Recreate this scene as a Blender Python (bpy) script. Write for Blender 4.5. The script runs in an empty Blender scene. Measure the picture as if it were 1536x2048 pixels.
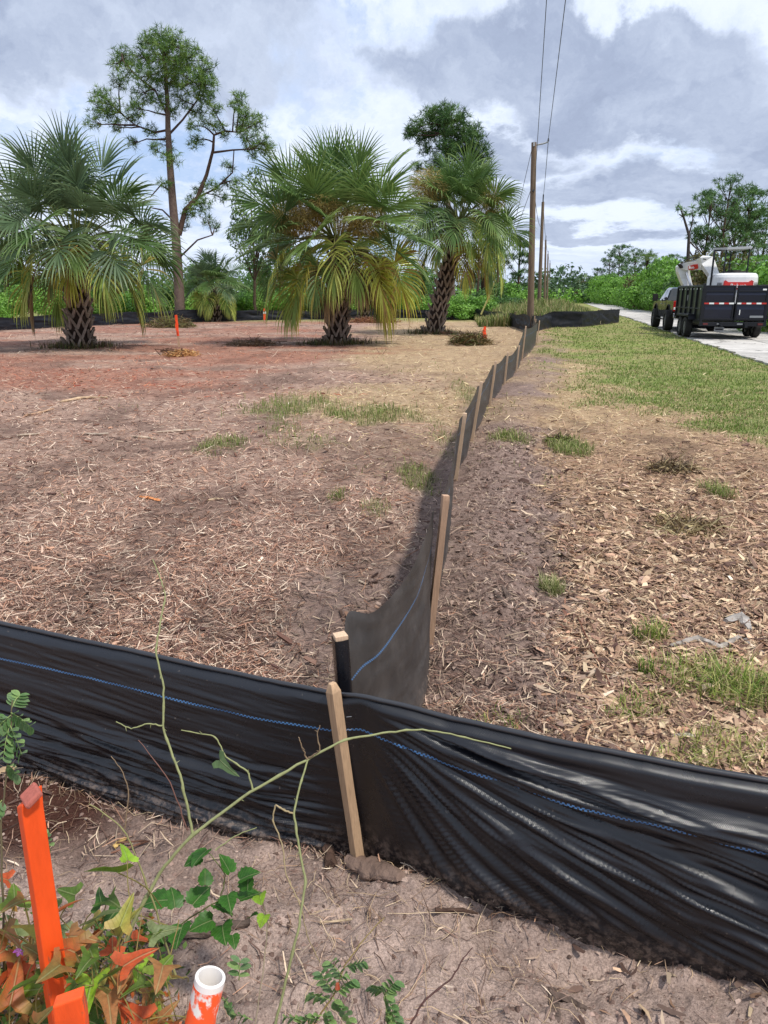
import bpy, math, random, time
import numpy as np
from mathutils import Vector, Matrix
T0 = time.time()
random.seed(7)
rng = np.random.default_rng(7)
scene = bpy.context.scene
COL = scene.collection
R = math.radians

# ------------------------------------------------------------------ camera
F_PX, CX, CY, HOR = 1450.0, 768.0, 1024.0, 590.0
CAM_H = 1.6
PITCH = math.atan((CY - HOR) / F_PX)
SP, CP = math.sin(PITCH), math.cos(PITCH)
cam_d = bpy.data.cameras.new('camera'); cam = bpy.data.objects.new('camera', cam_d); COL.objects.link(cam)
cam.location = (0, 0, CAM_H); cam.rotation_euler = (math.pi / 2 - PITCH, 0, 0)
cam_d.sensor_fit = 'VERTICAL'; cam_d.sensor_height = 36; cam_d.lens = 36 * F_PX / 2048
cam_d.clip_start = 0.05; cam_d.clip_end = 4000
scene.camera = cam
scene.render.resolution_x = 768; scene.render.resolution_y = 1024
scene.view_settings.view_transform = 'Standard'; scene.view_settings.look = 'None'
scene.view_settings.gamma = 1.0; scene.view_settings.use_curve_mapping = False
scene.view_settings.exposure = 0.25

# ------------------------------------------------------------------ sun
SUN_DIR = Vector((0.40, -0.28, 0.87)).normalized()
sd = bpy.data.lights.new('sun', 'SUN'); sd.energy = 3.4; sd.angle = R(5); sd.color = (1.0, 0.95, 0.87)
so = bpy.data.objects.new('sun', sd); COL.objects.link(so)
so.rotation_euler = SUN_DIR.to_track_quat('Z', 'Y').to_euler()
so.location = (0, 0, 30)

# ------------------------------------------------------------------ world: sky with broken cloud
def ray(px, py):
    x = (px - CX) / F_PX; y = -(py - CY) / F_PX
    return np.array([x, CP + y * SP, -SP + y * CP])
world = bpy.data.worlds.new('World'); scene.world = world; world.use_nodes = True
nt = world.node_tree; nt.nodes.clear()
class NB:
    """tiny node-building helper"""
    def __init__(s, nt): s.nt = nt
    def n(s, typ, **kw):
        nd = s.nt.nodes.new(typ)
        for k, v in kw.items():
            setattr(nd, k, v)
        return nd
    def l(s, a, b): s.nt.links.new(a, b)
    def val(s, sock, v):
        if hasattr(v, 'is_output') or isinstance(v, bpy.types.NodeSocket): s.l(v, sock)
        else: sock.default_value = v
    def math(s, op, a, b=None, c=None, clamp=False):
        nd = s.n('ShaderNodeMath', operation=op); nd.use_clamp = clamp
        s.val(nd.inputs[0], a)
        if b is not None: s.val(nd.inputs[1], b)
        if c is not None: s.val(nd.inputs[2], c)
        return nd.outputs[0]
    def vmath(s, op, a, b=None, scale=None):
        nd = s.n('ShaderNodeVectorMath', operation=op)
        s.val(nd.inputs[0], a)
        if b is not None: s.val(nd.inputs[1], b)
        if scale is not None: s.val(nd.inputs['Scale'], scale)
        return nd
    def noise(s, vec, scale, detail=6, rough=0.55, dist=0.0, out='Fac'):
        nd = s.n('ShaderNodeTexNoise')
        if vec is not None: s.l(vec, nd.inputs['Vector'])
        nd.inputs['Scale'].default_value = scale; nd.inputs['Detail'].default_value = detail
        nd.inputs['Roughness'].default_value = rough; nd.inputs['Distortion'].default_value = dist
        return nd.outputs[out]
    def sstep(s, v, a, b, lo=0.0, hi=1.0):
        nd = s.n('ShaderNodeMapRange', interpolation_type='SMOOTHSTEP')
        s.val(nd.inputs[0], v); nd.inputs[1].default_value = a; nd.inputs[2].default_value = b
        nd.inputs[3].default_value = lo; nd.inputs[4].default_value = hi
        return nd.outputs[0]
    def mix(s, f, a, b, typ='MIX'):
        nd = s.n('ShaderNodeMix', data_type='RGBA', blend_type=typ)
        s.val(nd.inputs[0], f); s.val(nd.inputs[6], a); s.val(nd.inputs[7], b)
        return nd.outputs[2]
W = NB(nt)
def lin(r, g, b, k=1.0):
    f = lambda c: ((c / 255 + 0.055) / 1.055) ** 2.4 if c > 10 else c / 255 / 12.92
    return (f(r) * k, f(g) * k, f(b) * k, 1.0)
sky = W.n('ShaderNodeTexSky', sky_type='NISHITA'); sky.sun_disc = False
sky.sun_elevation = math.asin(SUN_DIR.z); sky.sun_rotation = math.atan2(SUN_DIR.x, SUN_DIR.y)
sky.air_density = 1.0; sky.dust_density = 1.5
tc = W.n('ShaderNodeTexCoord')
sep = W.n('ShaderNodeSeparateXYZ'); W.l(tc.outputs['Generated'], sep.inputs[0])
zc = W.math('MAXIMUM', sep.outputs[2], 0.0)
vv = W.math('DIVIDE', zc, W.math('ADD', zc, 0.16))
comb = W.n('ShaderNodeCombineXYZ')
W.l(sep.outputs[0], comb.inputs[0]); W.l(sep.outputs[1], comb.inputs[1]); W.l(W.math('MULTIPLY', vv, 1.25), comb.inputs[2])
Pv = comb.outputs[0]
warp = W.noise(Pv, 5.5, 9, 0.62, 0, 'Color')
wv = W.vmath('SCALE', W.vmath('SUBTRACT', warp, (0.5, 0.5, 0.5)).outputs[0], scale=0.30).outputs[0]
Pw = W.vmath('ADD', Pv, wv).outputs[0]
def pdir(px, py):
    d = ray(px, py); d = d / np.linalg.norm(d); z = max(d[2], 0)
    return (float(d[0]), float(d[1]), float(z / (z + 0.16) * 1.25))
def blob(px, py, rx, rz, soft=0.45):
    c = pdir(px, py)
    q = W.vmath('SUBTRACT', Pw, c).outputs[0]
    q = W.vmath('MULTIPLY', q, (1 / rx, 1 / rx, 1 / rz)).outputs[0]
    d = W.vmath('LENGTH', q).outputs['Value']
    return W.sstep(d, 1.0 - soft * .62, 1.0 + soft * .55, 1.0, 0.0)
dark = None
for b in ((1130, 175, .25, .070, .40), (1330, 215, .20, .075, .40), (1240, 120, .12, .06, .3), (900, 190, .09, .055, .35), (1530, 250, .10, .10, .4),
          (290, 70, .22, .11, .5), (60, 20, .16, .10, .6), (1200, 395, .22, .05, .6), (1450, 360, .18, .05, .6), (990, 330, .1, .04, .5), (1130, 470, .20, .028, .6)):
    o = blob(*b)
    dark = o if dark is None else W.math('MAXIMUM', dark, o)
big = W.noise(Pw, 2.6, 7, 0.58)
fine = W.noise(Pw, 9.0, 8, 0.6)
strk_c = W.n('ShaderNodeVectorMath', operation='MULTIPLY'); W.l(Pw, strk_c.inputs[0]); strk_c.inputs[1].default_value = (1, 1, 5.0)
streak = W.noise(strk_c.outputs[0], 2.4, 6, 0.55)
shade = W.math('ADD', W.math('MULTIPLY', dark, 0.60), W.math('MULTIPLY', W.sstep(big, .45, .70), 0.16))
low = W.sstep(zc, .17, .03)
shade = W.math('ADD', shade, W.math('MULTIPLY', W.math('MULTIPLY', W.sstep(streak, .40, .62), low), 0.30))
shade = W.math('ADD', shade, W.math('MULTIPLY', W.math('SUBTRACT', fine, 0.5), 1.0), clamp=True)
rmp = W.n('ShaderNodeValToRGB'); W.l(shade, rmp.inputs[0])
e = rmp.color_ramp.elements
e[0].position = 0.0; e[0].color = lin(218, 227, 243, 10)
e[1].position = 1.0; e[1].color = lin(138, 149, 174, 10)
for p_, c_ in ((.20, lin(205, 216, 238, 10)), (.46, lin(186, 197, 217, 10)), (.75, lin(158, 170, 194, 10))):
    q = e.new(p_); q.color = c_
gap = W.math('MULTIPLY', W.sstep(W.noise(Pw, 3.6, 6, 0.55), .50, .66), W.math('SUBTRACT', 1.0, dark))
bluesky = W.mix(0.6, sky.outputs[0], lin(160, 190, 238, 10))
final = W.mix(W.math('MULTIPLY', gap, 0.85), rmp.outputs[0], bluesky)
hz = W.sstep(zc, .05, .0)
final = W.mix(W.math('MULTIPLY', hz, .7), final, lin(196, 210, 230, 10))
bgd = W.n('ShaderNodeBackground'); bgd.inputs['Strength'].default_value = 0.108
W.l(final, bgd.inputs['Color'])
wo = W.n('ShaderNodeOutputWorld'); W.l(bgd.outputs[0], wo.inputs['Surface'])

# ------------------------------------------------------------------ placing helpers
def G(px, py, z=0.0):
    d = ray(px, py); t = (CAM_H - z) / -d[2]
    return np.array([d[0] * t, d[1] * t, z])
def RY(px, py, Y):
    d = ray(px, py); t = Y / d[1]
    return np.array([d[0] * t, Y, CAM_H + d[2] * t])
def RD(px, py, depth):
    d = ray(px, py)
    return np.array([d[0] * depth, d[1] * depth, CAM_H + d[2] * depth])
def sm(v, a, b):
    t = np.clip((v - a) / (b - a), 0, 1); return t * t * (3 - 2 * t)

def _hash(ix, iy, s):
    h = (ix * 374761393 + iy * 668265263 + s * 1442695041) & 0xFFFFFFFF
    h = ((h ^ (h >> 13)) * 1274126177) & 0xFFFFFFFF
    h = h ^ (h >> 16)
    return (h & 0xFFFFFF) / float(0xFFFFFF)
def vnoise(x, y, s=0):
    x = np.asarray(x, float); y = np.asarray(y, float)
    xi = np.floor(x).astype(np.int64); yi = np.floor(y).astype(np.int64)
    fx = x - xi; fy = y - yi; fx = fx * fx * (3 - 2 * fx); fy = fy * fy * (3 - 2 * fy)
    a = _hash(xi, yi, s); b = _hash(xi + 1, yi, s); c = _hash(xi, yi + 1, s); d = _hash(xi + 1, yi + 1, s)
    return (a * (1 - fx) + b * fx) * (1 - fy) + (c * (1 - fx) + d * fx) * fy
def fbm(x, y, s=0, o=4):
    r = 0; a = 0.5; t = 0
    x = np.asarray(x, float); y = np.asarray(y, float)
    for i in range(o):
        r = r + a * vnoise(x, y, s + i * 17); t += a; a *= .5; x = x * 2.03 + 11.3; y = y * 2.03 + 5.7
    return r / t

# ------------------------------------------------------------------ mesh accumulation
STUFFY = {'branches', 'stems', 'twigs', 'sticks', 'leaf_stalks', 'thorns', 'limbs'}
class Acc:
    def __init__(s): s.v = []; s.c = []; s.f = {}; s.n = 0; s.uv = []
    def add(s, v, faces, col=(1, 1, 1)):
        v = np.asarray(v, float).reshape(-1, 3); m = len(v)
        c = np.asarray(col, float)
        if c.ndim == 1: c = np.tile(c[:3], (m, 1))
        s.v.append(v); s.c.append(c[:, :3])
        faces = np.asarray(faces, np.int64)
        s.f.setdefault(faces.shape[1], []).append(faces + s.n)
        s.n += m
        return s
    def strips(s, paths, width, side, col):
        """paths (N,K,3), width (N,K), side (N,3) or (N,K,3), col (N,3)|(N,K,3)"""
        N, K = paths.shape[:2]
        if side.ndim == 2: side = side[:, None, :]
        off = side * width[..., None] * .5
        V = np.stack([paths - off, paths + off], axis=2).reshape(-1, 3)
        c = np.asarray(col, float)
        if c.ndim == 1: c = np.tile(c, (N, 1))
        if c.ndim == 2: c = np.repeat(c[:, None, :], K, axis=1)
        c = np.repeat(c[:, :, None, :], 2, axis=2).reshape(-1, 3)
        b = (np.arange(N) * K * 2)[:, None] + (np.arange(K - 1) * 2)[None, :]
        b = b.reshape(-1)
        s.add(V, np.stack([b, b + 1, b + 3, b + 2], 1), c)
        return s
    def tube(s, path, radii, seg=8, col=(1, 1, 1), cap=True):
        p = np.asarray(path, float); k = len(p)
        r = np.broadcast_to(np.asarray(radii, float), (k,))
        t = np.gradient(p, axis=0); t /= np.linalg.norm(t, axis=1)[:, None] + 1e-9
        ref = np.array([0.31, 0.95, 0.05]) if abs(t[0][2]) > .7 else np.array([0, 0, 1.])
        u = np.cross(t, ref); u /= np.linalg.norm(u, axis=1)[:, None] + 1e-9
        w = np.cross(t, u)
        a = np.linspace(0, 2 * math.pi, seg, endpoint=False)
        V = p[:, None] + r[:, None, None] * (u[:, None] * np.cos(a)[None, :, None] + w[:, None] * np.sin(a)[None, :, None])
        i = np.arange(k - 1)[:, None] * seg; j = np.arange(seg)[None, :]; j2 = (j + 1) % seg
        F = np.stack([i + j, i + seg + j, i + seg + j2, i + j2], -1).reshape(-1, 4)
        c = np.asarray(col, float)
        if c.ndim == 2: c = np.repeat(c, seg, axis=0)
        s.add(V.reshape(-1, 3), F, c)
        if cap:
            for e_, ii in ((0, 0), (k - 1, k - 1)):
                cc = c if c.ndim == 1 else np.tile(c[ii * seg], (seg, 1))
                s.add(V[ii], np.arange(seg)[None, ::(1 if e_ else -1)].copy(), cc)
        return s
    def box(s, c, size, rot=None, col=(1, 1, 1), taper=(1, 1)):
        x, y, z = np.array(size) / 2
        v = np.array([[-x, -y, -z], [x, -y, -z], [x, y, -z], [-x, y, -z], [-x * taper[0], -y * taper[1], z], [x * taper[0], -y * taper[1], z], [x * taper[0], y * taper[1], z], [-x * taper[0], y * taper[1], z]])
        if rot is not None: v = v @ np.array(rot).T
        s.add(v + np.array(c), [[0, 3, 2, 1], [4, 5, 6, 7], [0, 1, 5, 4], [1, 2, 6, 5], [2, 3, 7, 6], [3, 0, 4, 7]], col)
        return s
    def cyl(s, c, axis, r, h, seg=24, r2=None, col=(1, 1, 1)):
        c = np.array(c, float); a = np.array(axis, float); a /= np.linalg.norm(a)
        return s.tube([c - a * h / 2, c + a * h / 2], [r, r if r2 is None else r2], seg, col)
    def prism(s, poly, axis_vec, col=(1, 1, 1)):
        """poly (N,3) planar outline, extruded by axis_vec"""
        p = np.asarray(poly, float); n = len(p); q = p + np.asarray(axis_vec, float)
        s.add(np.vstack([p, q]), np.array([[i, (i + 1) % n, n + (i + 1) % n, n + i] for i in range(n)]), col)
        s.add(p, [list(range(n))[::-1]], col); s.add(q, [list(range(n))], col)
        return s
    def mesh(s, name, mat, smooth=False):
        me = bpy.data.meshes.new(name)
        V = np.vstack(s.v); C = np.vstack(s.c)
        me.vertices.add(len(V)); me.vertices.foreach_set('co', V.ravel().astype(np.float32))
        loops = []; starts = []; pos = 0
        for w_, L in s.f.items():
            A = np.vstack(L); loops.append(A.ravel()); starts.append(pos + np.arange(len(A)) * w_); pos += A.size
        loops = np.concatenate(loops); starts = np.concatenate(starts)
        me.loops.add(len(loops)); me.loops.foreach_set('vertex_index', loops.astype(np.int32))
        me.polygons.add(len(starts)); me.polygons.foreach_set('loop_start', starts.astype(np.int32))
        if smooth is not None: me.polygons.foreach_set('use_smooth', np.full(len(starts), bool(smooth)))
        ca = me.color_attributes.new('col', 'FLOAT_COLOR', 'POINT')
        ca.data.foreach_set('color', np.hstack([C, np.ones((len(C), 1))]).ravel().astype(np.float32))
        me.update(calc_edges=True); me.validate()
        if mat is not None: me.materials.append(mat)
        return me
    def obj(s, name, mat, parent=None, smooth=False, bevel=0):
        o = bpy.data.objects.new(name, s.mesh(name, mat, smooth)); COL.objects.link(o)
        if parent is not None: o.parent = parent
        if name in STUFFY: o['kind'] = 'stuff'
        if bevel:
            m = o.modifiers.new('bevel', 'BEVEL'); m.width = bevel; m.segments = 2; m.limit_method = 'ANGLE'
        return o
def empty(name, loc=(0, 0, 0), rz=0.0):
    o = bpy.data.objects.new(name, None); COL.objects.link(o); o.location = tuple(loc); o.rotation_euler = (0, 0, rz)
    o.empty_display_size = .2
    return o
def tag(o, label=None, cat=None, group=None, kind=None):
    if label: o['label'] = label
    if label and len(label.split()) > 16: print('LONG', label)
    if cat: o['category'] = cat
    if group: o['group'] = group
    if kind: o['kind'] = kind
    return o
def copy_tree(o, parent=None):
    c = o.copy(); COL.objects.link(c)
    if parent is not None: c.parent = parent
    for ch in [k for k in bpy.data.objects if k.parent == o]:
        copy_tree(ch, c)
    return c

# ------------------------------------------------------------------ materials
def mat(name, base=(.5, .5, .5), rough=.8, spec=.5, metal=0, attr=False, var=0.0, vscale=30, bump=0.0, bscale=60,
        trans=0.0, coat=0.0, stretch=None, dist=.01, detail=5):
    m = bpy.data.materials.new(name); m.use_nodes = True
    t = m.node_tree; t.nodes.clear(); B = NB(t)
    out = B.n('ShaderNodeOutputMaterial'); p = B.n('ShaderNodeBsdfPrincipled')
    p.inputs['Roughness'].default_value = rough; p.inputs['Specular IOR Level'].default_value = spec
    p.inputs['Metallic'].default_value = metal; p.inputs['Coat Weight'].default_value = coat
    geo = B.n('ShaderNodeTexCoord'); vec = geo.outputs['Object']
    if stretch is not None: vec = B.vmath('MULTIPLY', vec, stretch).outputs[0]
    if attr:
        a = B.n('ShaderNodeAttribute', attribute_name='col'); colr = a.outputs['Color']
        if tuple(base[:3]) != (1, 1, 1) and tuple(base[:3]) != (.5, .5, .5):
            colr = B.mix(1.0, colr, tuple(base[:3]) + (1,), 'MULTIPLY')
    else:
        rgb = B.n('ShaderNodeRGB'); rgb.outputs[0].default_value = tuple(base[:3]) + (1,); colr = rgb.outputs[0]
    if var:
        f = B.noise(vec, vscale, detail, .6)
        k = B.n('ShaderNodeMapRange'); B.l(f, k.inputs[0]); k.inputs[1].default_value = .25; k.inputs[2].default_value = .75
        k.inputs[3].default_value = 1 - var; k.inputs[4].default_value = 1 + var
        colr = B.vmath('SCALE', colr, scale=k.outputs[0]).outputs[0]
    B.l(colr, p.inputs['Base Color'])
    if bump:
        bn = B.n('ShaderNodeBump'); bn.inputs['Strength'].default_value = bump; bn.inputs['Distance'].default_value = dist
        B.l(B.noise(vec, bscale, 6, .65), bn.inputs['Height']); B.l(bn.outputs[0], p.inputs['Normal'])
    if trans:
        tr = B.n('ShaderNodeBsdfTranslucent'); B.l(colr, tr.inputs['Color'])
        mx = B.n('ShaderNodeMixShader'); mx.inputs[0].default_value = trans
        B.l(p.outputs[0], mx.inputs[1]); B.l(tr.outputs[0], mx.inputs[2]); B.l(mx.outputs[0], out.inputs[0])
    else:
        B.l(p.outputs[0], out.inputs[0])
    return m
K = 0.70   # photograph tone -> surface colour for sunlit things
def C3(r, g, b, k=None): return np.array(lin(r, g, b, K if k is None else k)[:3])
M = {}
M['leaf'] = mat('leaf', base=(1.16, 1.26, .98), attr=True, rough=.5, spec=.35, trans=.28, var=.12, vscale=9)
M['needle'] = mat('needle', base=(1.2, 1.32, 1.0), attr=True, rough=.6, spec=.25, trans=.2)
M['blade'] = mat('grass_blade', attr=True, rough=.6, spec=.25, trans=.3)
M['bark'] = mat('bark', attr=True, rough=.95, spec=.15, var=.35, vscale=7, bump=.7, bscale=16, dist=.03)
M['boot'] = mat('palm_boot', attr=True, rough=.9, spec=.15, var=.35, vscale=22, bump=.6, bscale=60, dist=.01)
M['chip'] = mat('wood_chip', attr=True, rough=.85, spec=.2, var=.12, vscale=60)
M['stem'] = mat('plant_stem', attr=True, rough=.6, spec=.3, var=.2, vscale=90, bump=.3, bscale=200, dist=.002)
M['stakewood'] = mat('stake_wood', attr=True, rough=.8, spec=.2, var=.22, vscale=14, stretch=(14, 14, 1), bump=.5, bscale=24, dist=.002)
M['black_metal'] = mat('black_painted_metal', (.008, .009, .013), .4, .25, coat=.08, var=.2, vscale=4)
M['dark_panel'] = mat('dark_panel_metal', (.007, .009, .022), .3, .3, coat=.15, var=.2, vscale=3)
M['truck_paint'] = mat('black_truck_paint', (.010, .011, .010), .12, .5, coat=1.0)
M['glass'] = mat('dark_glass', (.012, .016, .018), .06, .6, coat=.6)
M['rubber'] = mat('tyre_rubber', (.022, .021, .02), .85, .3, var=.3, vscale=12, bump=.4, bscale=40)
M['rim'] = mat('grey_rim', (.20, .20, .21), .45, .5, metal=.6)
M['chrome'] = mat('chrome', (.6, .6, .62), .18, .5, metal=1)
M['white_paint'] = mat('white_paint', (.74, .74, .73), .35, .5, coat=.3, var=.06, vscale=3)
M['grey_paint'] = mat('grey_paint', (.22, .23, .24), .5, .4)
M['red_paint'] = mat('red_paint', (.55, .025, .02), .35, .5, coat=.3)
M['red_light'] = mat('red_lens', (.45, .02, .015), .2, .6)
M['dim_red'] = mat('dim_red_lens', (.10, .010, .010), .3, .5)
M['white_tape'] = mat('white_tape', (.8, .8, .78), .4)
def scuffed(name, paint, under, k0, k1):
    m = mat(name, paint, .5, .35, var=.14, vscale=10, stretch=(5, 5, 1), bump=.35, bscale=50, dist=.002)
    t = m.node_tree; B = NB(t); p = [n for n in t.nodes if n.type == 'BSDF_PRINCIPLED'][0]
    src = p.inputs['Base Color'].links[0].from_socket
    co = B.n('ShaderNodeTexCoord').outputs['Object']; v = B.vmath('MULTIPLY', co, (1, 1, .25)).outputs[0]
    f = B.sstep(B.noise(v, 46, 7, .72), k0, k1)
    B.l(B.mix(B.math('MULTIPLY', f, .85), src, tuple(under) + (1,)), p.inputs['Base Color'])
    return m
M['orange_paint'] = scuffed('orange_paint', (.80, .085, .012), (.22, .09, .05), .60, .70)
M['orange_far'] = mat('orange_flagging', (.85, .08, .02), .6, .3)
M['wire'] = mat('wire', (.05, .05, .055), .5, .4)
M['pole'] = mat('pole_wood', (.16, .115, .08), .9, .2, var=.35, vscale=3, stretch=(6, 6, .5), bump=.5, bscale=10, dist=.02)
M['galv'] = mat('galvanised', (.35, .36, .37), .45, .4, metal=.6)
# ------------------------------------------------------------------ layout lines
# near fence line (A) and receding fence line (B), worked out on the flat ground
A_line = np.array([[-5.0, 3.38], [-2.6, 2.60], [-1.34, 2.17], [-.07, 1.755], [.42, 1.565], [1.0, 1.36], [1.7, 1.08], [3.2, .5]])
B_st = [np.array([-.10, 1.92, 0]), np.array([.20, 3.10, 0])] + [G(*p) for p in ((904, 957), (938, 880), (975, 809), (1005, 769), (1029, 745), (1041, 721))] + \
       [np.array([5.0, 24.5, 0]), np.array([5.75, 28.8, 0]), np.array([6.55, 33.0, 0])]
B_line = np.array([[p[0], p[1]] for p in B_st])
def xB(y): return np.interp(y, B_line[:, 1], B_line[:, 0])
def yA(x): return np.interp(x, A_line[:, 0], A_line[:, 1])
ROAD0, ROADK = 11.2, 0.232
def road_cx(y): return ROAD0 + ROADK * (y - 17.3) - 0.9 * np.exp(-((y - 20) / 9.0) ** 2) * 0 + 0.00035 * np.maximum(y - 60, 0) ** 2 * 0
def road_hw(y): return 2.05 + 0 * y

PATCH = []   # x, y, rx, ry, strength, kind
def patch(px, py, rx, ry, s=1.0, kind='g'):
    c = G(px, py); t = c[1] / ray(px, py)[1]
    a = G(px, py - ry)[1] - c[1]; b = c[1] - G(px, py + ry)[1]
    PATCH.append((c[0], c[1], rx * t / F_PX, (a + b) / 2, s, kind))
for q in ((585, 815, 95, 22, 1, 'g'), (740, 832, 95, 17, .95, 'g'), (455, 890, 42, 20, .6, 'g'), (610, 888, 75, 20, .4, 'g'), (835, 950, 40, 28, .6, 'g'),
          (750, 1012, 45, 20, .45, 'p'), (680, 985, 28, 14, .6, 'g'), (1018, 880, 36, 12, .6, 'g'), (1142, 898, 38, 17, .9, 'g'),
          (1440, 985, 30, 14, .6, 'g'), (1100, 1185, 22, 14, .7, 'p'), (560, 860, 60, 14, .35, 'g'), (890, 870, 30, 30, .35, 'p'), (935, 790, 30, 30, .5, 'p'), (410, 905, 30, 12, .25, 'p')):
    patch(*q)
def patches(x, y, kinds='gp'):
    r = np.zeros_like(x)
    for (cx, cy, rx, ry, s, k) in PATCH:
        if k in kinds:
            d = np.sqrt(((x - cx) / rx) ** 2 + ((y - cy) / ry) ** 2)
            d = d + (fbm(x * 4, y * 2.5, 5) - .5) * 2.2
            r = np.maximum(r, s * sm(d, 1.3, .35))
    return r
def zones(x, y):
    """weights: soil, lawn, red, chips(tan), straw(tan), darkmulch, patchgrass"""
    n1 = fbm(x * .9, y * .9, 1); n2 = fbm(x * 2.5, y * 2.5, 2); n3 = fbm(x * .35, y * .35, 3)
    dB = x - xB(y)
    south = sm(yA(x) - y, -.02, .05)
    bw = .50 + .022 * y
    soil = sm(dB + (n2 - .5) * .5, -.42 - .01 * y, -.10) * sm(dB + (n2 - .5) * .7, bw + .35, bw - .05) * sm(y, 40, 16)
    soil = soil * (1 - .6 * sm(y, 6, 10) * sm(n1, .35, .6)) * np.where(y < 2.6, sm(x, -1.1, -.3) * .65, 1)
    # soil in the dip along the left of the fence B, lower left of it
    soil = np.maximum(soil, .9 * sm(np.hypot((x + .12) / .55, (y - 3.4) / .9) + (n2 - .5) * .6, 1.1, .5))
    soil = np.maximum(soil * (1 - south), south)
    bx = np.interp(y, [6.5, 8, 9.3, 14, 20, 34, 60], [7.0, 4.6, 3.9, 4.0, 5.0, 7.9, 12])
    lawn = sm(x - bx + (n1 - .5) * 2.6 + (n2 - .5) * 1.0, -.9, .9) * sm(y, 6.6, 8.6) * (1 - south)
    lawn = np.maximum(lawn, sm(y, 44, 52) * sm(dB, -60, -50))
    red = sm(fbm(x * .30, y * .75, 9) + .30 * sm(x, 1.0, -4.0) - .10 * sm(y, 20, 26) + .22 * (fbm(x * 1.6, y * 2.2, 10) - .5), .56, .86) * sm(y, 10, 14) * sm(dB, -1.5, -4) * .72
    side = sm(dB, .3, .8)
    strawL = sm(x + (n3 - .5) * 5 + (n1 - .5) * 2, -1.6, 1.0) * sm(y, 5.0, 10.0) * (1 - side)
    darkm = sm(fbm(x * 1.3, y * .9, 21), .52, .68) * .8
    pg = patches(x, y)
    return soil, lawn, red, side, strawL, darkm, pg, south, n1, n2

def height(x, y):
    soil, lawn, red, side, strawL, darkm, pg, south, n1, n2 = zones(x, y)
    far = sm(y, 60, 20)
    h = (fbm(x * .5, y * .5, 31) - .5) * .10 * sm(y, 2.5, 7) * far
    h += (fbm(x * 4, y * 4, 32) - .5) * .035 * far
    dB = x - xB(y)
    # spoil ridge to the right of fence B, little trench at its left
    inB = sm(y, 2.3, 3.2) * sm(y, 36, 28)
    h += .055 * np.exp(-((dB - .34 - .01 * y) / (.22 + .01 * y)) ** 2) * inB * (.4 + 1.2 * n2)
    h -= .04 * np.exp(-((dB + .18) / .16) ** 2) * inB
    near = sm(y, 9, 4)
    cl = fbm(x * 11, y * 11, 33, 4) - .5
    cl2 = fbm(x * 38, y * 38, 34, 3) - .5
    h += soil * (cl * .060 + cl2 * .024) * (.35 + .65 * near)
    h += (1 - soil) * (cl * .022 + cl2 * .012) * near
    # mounds and hollow on the camera side of fence A
    def g(cx, cy, rx, ry, a): return a * np.exp(-(((x - cx) / rx) ** 2 + ((y - cy) / ry) ** 2))
    h += g(.04, 1.62, .13, .09, .055) + g(-1.22, 1.98, .27, .13, .075) + g(-.55, 1.84, .18, .08, .02)
    h += g(.50, 1.42, .26, .10, -.055) + g(.93, 1.30, .15, .05, .0) + g(.05, 1.35, .3, .2, .02) + g(1.1, 1.1, .4, .25, -.02)
    # lowered bed beneath the road
    h = np.where(np.abs(x - road_cx(y)) < road_hw(y) + .25, np.minimum(h, -.03), h) * 1.0
    h = h * sm(np.abs(y), 220, 120)
    return h

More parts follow.
